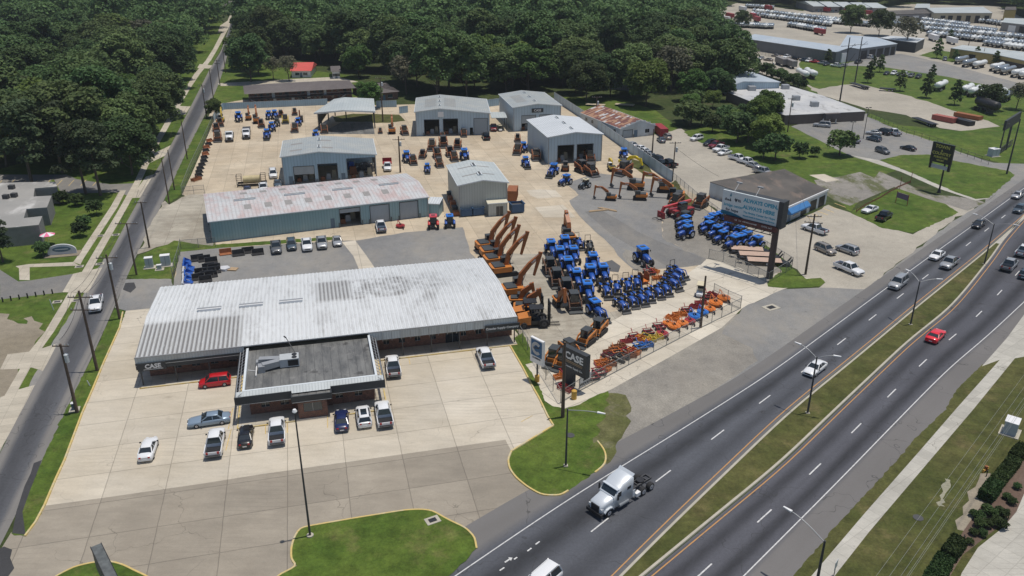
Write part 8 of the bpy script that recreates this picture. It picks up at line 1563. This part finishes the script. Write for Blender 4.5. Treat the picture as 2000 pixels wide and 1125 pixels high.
tx('ALWAYS OPEN,',1.24*k,.385,.76,0,'LEFT',.05); tx('ALWAYS HERE',1.24*k,.385,.48,0,'LEFT',.05); tx('The Bridge Center for Hope',.70*k,.68,.27,0); tx('Mental Health & Substance Use Services',.50*k,.68,.12,0)
tx('the',.95*k,.045,.64,1,'LEFT'); tx('bridge center',.95*k,.035,.42,0,'LEFT'); tx('for hope',.95*k,.08,.23,1,'LEFT'); tx('RI',.9*k,.285,.67,1,'LEFT')
t.build('lettering',[M['bb_teal'],M['bb_dark']],pn); t=MB()
t.add([(x0+LW*.13,yp-.02,zb+4.6*.78),(x0+LW*.15,yp-.02,zb+4.6*.96),(x0+LW*.165,yp-.02,zb+4.6*.80)],[(0,1,2),(2,1,0)],0); t.add([(x0+LW*.13,yp-.02,zb+4.6*.60),(x0+LW*.15,yp-.02,zb+4.6*.74),(x0+LW*.165,yp-.02,zb+4.6*.58)],[(0,1,2),(2,1,0)],1)
for s in(-1,1): t.add([(x0+LW*(.25+s*.017*0),yp-.02,zb+4.6*.58),(x0+LW*(.25+s*.03),yp-.02,zb+4.6*.70),(x0+LW*(.25+s*.015),yp-.02,zb+4.6*.76),(x0+LW*.25,yp-.02,zb+4.6*.71)],[(0,1,2,3),(3,2,1,0)],1)
t.build('logo',[M['bb_teal'],M['bb_dark']],pn); t=MB()
n=14
t.add([(x0,yp-.018,zb)]+[(x0+LW*.42*i/n,yp-.018,zb+4.6*(.16*(1-i/n)+.05*math.sin(i/n*PI))) for i in range(n+1)],[tuple(range(n+2)),tuple(range(n+2))[::-1]],2)
t.build('wave_print',[M['bb_teal'],M['bb_dark'],M['bb_blue']],pn)
# furniture sign
hF=hgt(1832,377,282); b=P(1832,377); u=(P(1874,283,hF)-P(1833,274,hF)); Wf=u.length; u=u.normalized(); o=empty('pole_sign',(b.x,b.y,0),math.atan2(u.y,u.x),'black sign with gold lettering TOWN & COUNTRY FURNITURE on one tall pole','sign')
hf2=Wf*.88; zt=hF; MB().tube((0,.3,0),(0,.3,zt-hf2*.9),.22,.2,n=12).tube((0,.3,0),(0,.3,.9),.5,.3,n=12).build('pole',M['black'],o)
x0=P(1833,274,hF)-b; x0=x0.dot(u); pn=MB().bx((x0,-.3,zt-hf2),(x0+Wf,.3,zt)).build('panel',plain('sign_black_green',(.012,.018,.014),.4),o)
for xx in (x0+.05,x0+Wf-.55): MB().bx((xx,-.25,zt-hf2-1.7),(xx+.5,.25,zt-hf2)).build('leg',M['black'],o)
MB().bx((x0+.6,-.12,zt-hf2-1.5),(x0+Wf-.6,.12,zt-hf2-.6)).build('reader_board',M['insul'],o)
t=MB(); g_=plain('gold_lettering',(.50,.48,.10),.5,var=0)
for s,sz,f in (('TOWN',1.35,.82),('&',.8,.63),('COUNTRY',1.15,.47),('FURNITURE',.8,.28),('GALLERY',.55,.13)): text_into(t,s,sz*Wf/6.3,(x0+Wf/2,-.3,zt-hf2+hf2*f),(1,0,0),(0,0,1),bold=.02)
t.build('lettering',g_,pn)
# banner on the fence
def flat(name,TL,TR,hb,ht_,label,cat,mat,txt=(),off=0,mi2=None):
    a,c=P(*TL),P(*TR); u=(c-a); L=u.length; o=empty(name,(a.x,a.y,0),math.atan2(u.y,u.x),label,cat); pn=MB().bx((0,-.03+off,hb),(L,.03+off,ht_)).build('panel',M[mat],o); return o,pn,L
o,pn,L=flat('banner',(1131,759),(1153,747),.15,1.9,'white banner reading WOODS tied to the front fence','banner','white',off=-.1)
t=MB(); text_into(t,'WOODS',.62,(L/2,-.13,.52),(1,0,0),(0,0,1),bold=.03); t.add([(L*.25,-.15,1.0),(L*.75,-.15,1.0),(L*.72,-.15,1.35),(L*.55,-.15,1.7),(L*.42,-.15,1.4),(L*.28,-.15,1.3)],[(0,1,2,3,4,5),(5,4,3,2,1,0)]); t.build('lettering',M['black'],pn)
# arched monument sign
b=P(123,497); u=(P(142,494)-P(105,497)).normalized(); o=empty('monument_sign',(b.x,b.y,0),math.atan2(u.y,u.x),'low white arched sign with dark oval lettering on the office lawn','sign'); n=14
MB().ext([(-2.6,0),(2.6,0)]+[(2.6*math.cos(PI*i/n),.9+1.3*math.sin(PI*i/n)) for i in range(n+1)],-.2,.2).build('body',M['tarp_white'],o); t=MB(); t.ext([(1.7*math.cos(2*PI*i/20),1.2+.55*math.sin(2*PI*i/20)) for i in range(20)],-.26,-.2); q=t.build('oval_plate',M['door_blue'],o); MB().box((0,0,.06),(6.4,3.2,.12)).build('plinth',M['bare_ground'],o)
mb=MB(); text_into(mb,'CHURCH',.5,(0,-.26,1.2),(1,0,0),(0,0,1)) if 0 else mb.bx((-1.2,-.28,1.15),(1.2,-.26,1.25)); mb.build('lettering',M['white'],q)
# small purple sign on two posts
b=P(1760,399); u=(P(1770,403)-P(1749,396)).normalized(); o=empty('lawn_sign',(b.x,b.y,0),math.atan2(u.y,u.x),'faded purple sign on two thin red posts on the grass','sign')
MB().bx((-1.6,-.05,1.3),(1.6,.05,2.6)).build('panel',plain('faded_purple',(.20,.13,.20),.7),o)
for s in(-1,1): MB().bx((s*1.6-.05,-.05,0),(s*1.6+.05,.05,2.9)).build('post',M['red_imp'],o)
b=P(1628,1127); o=empty('road_sign',(b.x,b.y,0),.9,'small pale blue road sign by the right sidewalk at the bottom edge','sign'); MB().tube((0,0,0),(0,0,1.9),.04).build('post',M['steel_dark'],o); MB().bx((-.4,-.04,1.15),(.4,.0,2.1)).build('panel',M['transformer'],o)
# big dark sign box at bottom left
a_,c_=P(186,1062,6.2),P(218,1128,6.2); u=(c_-a_).normalized(); o=empty('sign_box',((a_.x+c_.x)/2,(a_.y+c_.y)/2,0),math.atan2(u.y,u.x),'top of a long dark double sided sign box at the bottom left corner','sign'); L=(c_-a_).length+3.5
MB().bx((-2.6,-.45,3.6),(L-2.6,.45,6.2)).build('cabinet',plain('weathered_sign_top',(.10,.11,.11),.6,var=.7,sc=2),o); MB().bx((-2.65,-.5,6.0),(L-2.55,-.45,6.25)).build('edge_trim',M['black'],o); MB().bx((-2.65,.45,6.0),(L-2.55,.5,6.25)).build('edge_trim',M['black'],o); MB().tube((0,0,0),(0,0,3.6),.25).build('post',M['steel_dark'],o)
# edge-on billboard at right
b=P(1950,303); o=empty('billboard',(b.x,b.y,0),hd((1953,303),(2010,262)),'dark back of a long billboard seen edge on at the right side','billboard'); hz=hgt(1950,303,243)
MB().bx((-1,-.3,hz-1.6),(16,.3,hz+1.2)).build('panel',M['trim_dark'],o); mb=MB()
for i in range(9): mb.bar((i*1.7,0,.4+i*.0),(i*1.7+1.7,0,2.0),.1,.1); mb.bar((i*1.7,0,2.0),(i*1.7+1.7,0,.4),.1,.1)
mb.bar((0,0,.4),(15,0,.4),.12,.12); mb.bar((0,0,2.0),(15,0,2.0),.12,.12); mb.build('lattice_beam',M['steel_dark'],o); MB().tube((8,0,0),(8,0,hz),.3).build('post',M['steel_dark'],o)
# --- fences
def wiremat():
    m,b,n=newmat('chainlink_mesh',.6,.3); n.put(b.inputs[0],(.22,.23,.23)); t=n.n('BsdfTransparent'); ms=n.n('MixShader'); ms.inputs[0].default_value=.20; out=[x for x in n.t.nodes if x.type=='OUTPUT_MATERIAL'][0]; n.l.new(t.outputs[0],ms.inputs[1]); n.l.new(b.outputs[0],ms.inputs[2]); n.l.new(ms.outputs[0],out.inputs[0]); return m
M['mesh']=wiremat()
def fence(pts,h,label,sp=3.0,mesh=True,post='chainlink',name='chain_link_fence',px=True,big=0,rails=(1,)):
    q=[P(*p) for p in pts] if px else pts; c=q[0]; o=empty(name,(c.x,c.y,0),0,label,'fence')
    mb=MB(); m2=MB(); k=0
    for a,b in zip(q,q[1:]):
        L=(b-a).length; n=max(1,round(L/sp))
        for i in range(n+1):
            if i==n and b is not q[-1]: continue
            p=a.lerp(b,i/n)-c
            if k<100: MB().tube((p.x,p.y,0),(p.x,p.y,h+.1),.05,n=6).build('post',M[post],o); k+=1
        for r_ in rails: mb.bar(a-c+Vector((0,0,h*r_)),b-c+Vector((0,0,h*r_)),.06,.06)
        p,s=a-c,b-c; m2.add([(p.x,p.y,.05),(s.x,s.y,.05),(s.x,s.y,h),(p.x,p.y,h)],[(0,1,2,3)])
    mb.build('top_rail',M[post],o)
    if mesh: m2.build('wire_mesh',M['mesh'],o)
    return o
def wallf(pts,h,label,mat,name='metal_fence',th=.08):
    q=[P(*p) for p in pts]; c=q[0]; o=empty(name,(c.x,c.y,0),0,label,'fence'); mb=MB(); cp=MB()
    for a,b in zip(q,q[1:]): mb.bar(a-c+Vector((0,0,h/2)),b-c+Vector((0,0,h/2)),th,h); cp.bar(a-c+Vector((0,0,h+.03)),b-c+Vector((0,0,h+.03)),.14,.06)
    mb.build('panels',M[mat],o); cp.build('cap_rail',M['steel'],o); return o
fence([(1095,788),(1066,742),(1040,700),(1012,655)],2.2,'chain link fence running from the sign corner up beside the showroom'); fence([(1095,788),(1131,765),(1250,702),(1350,650),(1446,603)],2.0,'chain link fence along the front of the implement display',rails=(1,.05)); fence([(1446,603),(1420,592),(1393,578)],2.4,'open chain link gate panel at the far end of the implement display',sp=2.4,rails=(1,.5,.05))
fence([(1313,354),(1360,395),(1420,440),(1480,484),(1546,526)],2.4,'chain link fence between excavators and the gravel lot'); fence([(1546,526),(1523,540),(1501,553)],2.2,'short chain link fence at the billboard corner'); fence([(1501,553),(1460,533),(1412,512),(1384,505)],2.0,'chain link fence in front of the equipment trailers',rails=(1,.05))
fence([(356,382),(372,340),(396,288),(418,238)],2.4,'chain link fence with slats along the left edge of the yard'); wallf([(418,238),(428,222),(438,214)],2.4,'short pale sheet fence at the back left corner','wall_blue2'); wallf([(438,214),(530,210),(640,205)],2.3,'blue grey sheet metal fence in front of the apartments','wall_blue2'); wallf([(735,210),(775,209)],2.4,'pale sheet fence section behind the tall utility pole','wall_blue2'); wallf([(780,222),(797,220)],2.4,'short pale sheet fence beside the wide workshop','wall_blue2'); wallf([(942,210),(975,206)],2.6,'pale sheet fence between the two back workshops','wall_blue2')
wallf([(1082,195),(1150,240),(1230,298),(1312,356)],2.9,'long white sheet metal wall between yard and gravel lot','wall_blue')
fence([(358,382),(400,378)],2.2,'chain link gate at the left end of the back yard',rails=(1,.5)); fence([(338,545),(352,500),(354,487)],2.2,'chain link fence at the left end of the parking behind the showroom'); fence([(354,487),(422,482)],2.0,'chain link fence beside the stored loader buckets')
fence([(1694,228),(1770,262),(1830,280),(1876,301),(1930,322)],1.6,'dark low fence between the store drive and the gravel lot',mesh=False,post='steel_dark',rails=(1,.5),name='rail_fence'); fence([(1508,112),(1450,99)],1.8,'fence beside the big grey workshop',name='chain_link_fence')
o=empty('barrier_netting',P(1640,428),0,'sagging orange plastic barrier netting across the grass','barrier'); c=P(1640,428); mb=MB(); pr=P(1672,415)
for x,y in((1690,402),(1715,390),(1738,376),(1756,366),(1778,357)): q=P(x,y); a=pr-c; b_=q-c; mb.add([(a.x,a.y,.1),(b_.x,b_.y,.1),(b_.x,b_.y,.6),(a.x,a.y,.5)],[(0,1,2,3)]); pr=q
mb.build('netting',M['orange_net'],o)
for x,y,h in((1672,415,1.1),(1757,369,3.2),(1778,358,3.2)): q=P(x,y)-c; MB().tube((q.x,q.y,0),(q.x,q.y,h),.07).build('post',M['orange_net'],o)
# --- small things
for i in range(7):
    f=i/6; p=P(6+97*f,590-16*f); tag(MB().tube((0,0,0),(0,0,.9),.12,n=10).build('bollard',M['black'],None,(p.x,p.y,0)),'black bollard by the side street, %s from the left'%ORD[i],'bollard','black bollards by the side street')
def cab(x,y,w,d,h,label,mt='transformer',nm='utility_cabinet',cat='cabinet',rz=0.3,top='white'):
    o=empty(nm,P(x,y),rz,label,cat); MB().bx((-w/2,-d/2,.15),(w/2,d/2,h)).build('body',M[mt],o); MB().bx((-w/2-.05,-d/2-.05,h),(w/2+.05,d/2+.05,h+.08)).build('lid',M[top],o); MB().bx((-w/2-.4,-d/2-.4,0),(w/2+.4,d/2+.4,.15)).build('pad',M['kerb'],o); MB().bx((-.02,-d/2-.02,.3),(.02,-d/2,h-.1)).build('door_seam',M['steel_dark'],o)
cab(293,523,1.4,1.0,2.1,'pale green utility cabinet, left of two beside the street corner'); cab(325,519,1.7,1.1,2.2,'pale grey utility cabinet, right of two beside the street corner'); cab(312,527,.8,.6,1.0,'small grey utility box between two tall cabinets'); cab(1972,845,1.9,1.5,1.9,'large grey transformer box on a pad beside the hedge',rz=.9); cab(1939,305,2.4,2,2.2,'grey generator box under the edge-on billboard'); cab(146,801,.5,.5,1.1,'green utility pedestal at the foot of the transformer pole','door_blue') 
o=empty('patio_umbrella',P(97,478),0,'pink and white patio umbrella beside the office wall','umbrella'); MB().tube((0,0,0),(0,0,2.4),.03).build('pole',M['white'],o)
mb=MB(); n=8
for i in range(n): a,b_=2*PI*i/n,2*PI*(i+1)/n; mb.add([(0,0,2.75),(1.5*math.cos(a),1.5*math.sin(a),2.2),(1.5*math.cos(b_),1.5*math.sin(b_),2.2)],[(0,1,2)],i%2)
mb.build('canopy',[M['umb'],M['white']],o)
o=empty('yellow_bollard',P(1121,779),0,'thick yellow bollard in front of the black pylon sign','bollard'); MB().tube((0,0,0),(0,0,1.3),.38,n=16).build('post',M['bollard_yellow'],o); MB().tube((0,0,1.3),(0,0,1.4),.38,.25,n=16).build('cap',M['bollard_yellow'],o)
for x,y,lb in((1793,1012,'round manhole cover in the grass beside the right sidewalk'),(1114,851,'round drain in the corner grass')): 
    p=P(x,y); tag(MB().tube((0,0,0),(0,0,.09),.55,n=18).build('manhole_cover',M['steel_dark'],None,(p.x,p.y,0)),lb,'manhole')
for x,y,w_,lb in((845,1018,1.6,'square black drain grate in the corner of the lawn island'),(1506,601,2.6,'rectangular concrete drain inlet in the apron')):
    o=empty('storm_drain',P(x,y)+Vector((0,0,.11 if y>1000 else .03)),.5,lb,'drain'); MB().box((0,0,.03),(w_,w_*.75,.06)).build('frame',M['kerb'],o); MB().box((0,0,.065),(w_*.55,w_*.4,.02)).build('grate',M['black'],o)
for x,y,lb in((155,521,'pale square drain grate by the office footpath'),(195,516,'pale square drain grate by the street corner'),(112,590,'pale drain grate on the left lawn'),(150,587,'pale drain grate by the lower sidewalk'),(196,461,'pale drain grate between the two sidewalks'),(226,459,'pale drain grate on the verge by the street')):
    o=empty('storm_drain',P(x,y)+Vector((0,0,.03)),.3,lb,'drain'); MB().box((0,0,.03),(1.5,1.2,.06)).build('frame',M['kerb'],o); MB().box((0,0,.065),(1.0,.7,.02)).build('grate',M['steel_dark'],o)
for x,y,h,lb in((105,606,2.0,'thin pale marker post on the left lawn'),(176,754,.9,'short pale green marker post on the roadside grass')):
    p=P(x,y); tag(MB().tube((0,0,0),(-.25,0,h),.07,n=8).build('marker_post',M['transformer'],None,(p.x,p.y,0)),lb,'post')
for x,y,r_,mt,lb in((1170,412,.3,'wood','pile of timber along the asphalt edge, left'),(1188,410,-.6,'wood','timber sleepers along the asphalt edge, right')):
    o=empty('timber_pile',P(x,y),r_,lb,'timber')
    for k in range(3): MB().bx((-2.6+.2*k,-.4+.3*k,0),(2.4-.3*k,-.15+.3*k,.2)).build('beam',M[mt],o)
for x,y,lb in((1163,207,'wooden deck lying on the grass beyond the white wall'),(1220,207,'brown flat trailer deck on the grass by the trees')):
    o=empty('flat_deck',P(x,y),-.3,lb,'deck'); MB().bx((-3.5,-1.3,.5),(3.5,1.3,.65)).build('boards',M['tan_wall'],o)
    for s in(-1,1): MB().bx((s*2.8-.1,-1.1,0),(s*2.8+.1,1.1,.5)).build('bearer',M['steel_dark'],o)
o=empty('meter_assembly',P(1924,921),.6,'rusty yellow valve assembly on the dirt beside the hedge','valve'); MB().tube((-.6,0,.3),(.6,0,.3),.12).tube((-.5,0,0),(-.5,0,.5),.1).tube((.5,0,0),(.5,0,.5),.1).build('pipe',M['bollard_yellow'],o); MB().tube((0,0,.3),(0,0,.8),.2).build('valve',M['rust_orange'],o); MB().tube((-.9,-.6,0),(-.9,-.6,.9),.06).build('post',M['steel_dark'],o)
fence([(1845,1090),(1868,1085),(1880,1060)],1.0,'small dark railing by the lowest hedge',sp=.6,mesh=False,post='black',name='railing',rails=(1,.1))
M['wire_grey']=plain('aluminium_wire',(.25,.26,.24),.5,var=0)
# --- overhead wires at the bottom right
for i,(x0,y0,x1,y1,z) in enumerate([(1712,1124,1950,800,9.6),(1738,1124,1969,800,9.9),(1760,1124,1984,800,10.3),(1772,1124,1992,800,8.6),(1776,1124,1996,800,8.2)]):
    a,b=P(x0,y0,z),P(x1,y1,z); d=(b-a); a2=a-d*1.2; b2=b+d*1.6; mb=MB(); n=16; pr=None
    for k in range(n+1):
        f=k/n; q=a2.lerp(b2,f); 
        if pr is not None: mb.tube(pr-a,q-a,.015,n=4,cap=False)
        pr=q
    tag(mb.build('overhead_wire',M['wire_grey'],None,a),'overhead wire along the right grass verge, %s from the left'%ORD[i],'wire','overhead wires at the bottom right')
def wire(a,b,ha,hb,sag,label):
    p,q=P(*a)+Vector((0,0,ha)),P(*b)+Vector((0,0,hb)); mb=MB(); n=14; pr=None
    for k in range(n+1):
        f=k/n; c=p.lerp(q,f)-Vector((0,0,sag*4*f*(1-f)))
        if pr is not None: mb.tube(pr-p,c-p,.03,n=4,cap=False)
        pr=c
    tag(mb.build('overhead_wire',M['wire'],None,p),label,'wire','thin overhead wires')
def wires3(A,B,ha,hb,w,sag,lb):
    for i,f in enumerate((-.42,.42)): 
        p,q=P(*A)+Vector((w*f,0,ha+.3)),P(*B)+Vector((w*f,0,hb+.3)); mb=MB(); n=14; pr=None
        for k in range(n+1):
            g_=k/n; c=p.lerp(q,g_)-Vector((0,0,sag*4*g_*(1-g_)))
            if pr is not None: mb.tube(pr-p,c-p,.022,n=4,cap=False)
            pr=c
        tag(mb.build('overhead_wire',M['wire'],None,p),'thin wire between left roadside crossarms, %s, %s strand'%(lb,('street side','kerb side')[i]),'wire','thin overhead wires')
PL=[((151,806),hgt(151,806,674)),((190,724),hgt(190,724,575)),((234,623),hgt(234,623,502)),((267,537),hgt(267,537,437)),((292,484),hgt(292,484,396)),((366,311),hgt(366,311,237)),((404,232),hgt(404,232,168)),((417,193),hgt(417,193,137))]
for i,((a,ha),(b,hb)) in enumerate(zip(PL,PL[1:])): wires3(a,b,ha,hb,2.6,.7,ORD[i]+' span')
W_=[((151,806),11.0),((190,724),12.3),((234,623),12.2),((267,537),12.4),((292,484),12.3)]
for (a,ha),(b,hb),nn_ in zip(W_,W_[1:],('lowest span','second span','third span','fourth span')): wire(a,b,ha,hb,.9,'thin wire between left roadside poles, %s'%nn_)
wire((1313,354),(1400,380),9,4.6,.4,'thin wire dropping from the wall end pole to the garage'); wire((1573,536),(1560,420),9.5,4.6,.3,'thin wire from the double crossarm pole to the garage')
purge()
# ---------------- thin summer haze ----------------
mb=MB().bx((-1500,-300,-1),(1500,1500,70)); hz_=mb.build('haze',None); hz_.data.materials.clear()
hm=bpy.data.materials.new('haze_air'); hm.use_nodes=True; t_=hm.node_tree
for n_ in list(t_.nodes):
    if n_.type!='OUTPUT_MATERIAL': t_.nodes.remove(n_)
o_=[x for x in t_.nodes if x.type=='OUTPUT_MATERIAL'][0]; v_=t_.nodes.new('ShaderNodeVolumePrincipled'); v_.inputs['Density'].default_value=.00010; v_.inputs['Color'].default_value=(.80,.88,.97,1); t_.links.new(v_.outputs[0],o_.inputs['Volume']); hz_.data.materials.append(hm); hz_['kind']='stuff'; hz_['label']='thin pale blue summer haze over the far woods and truck yard'
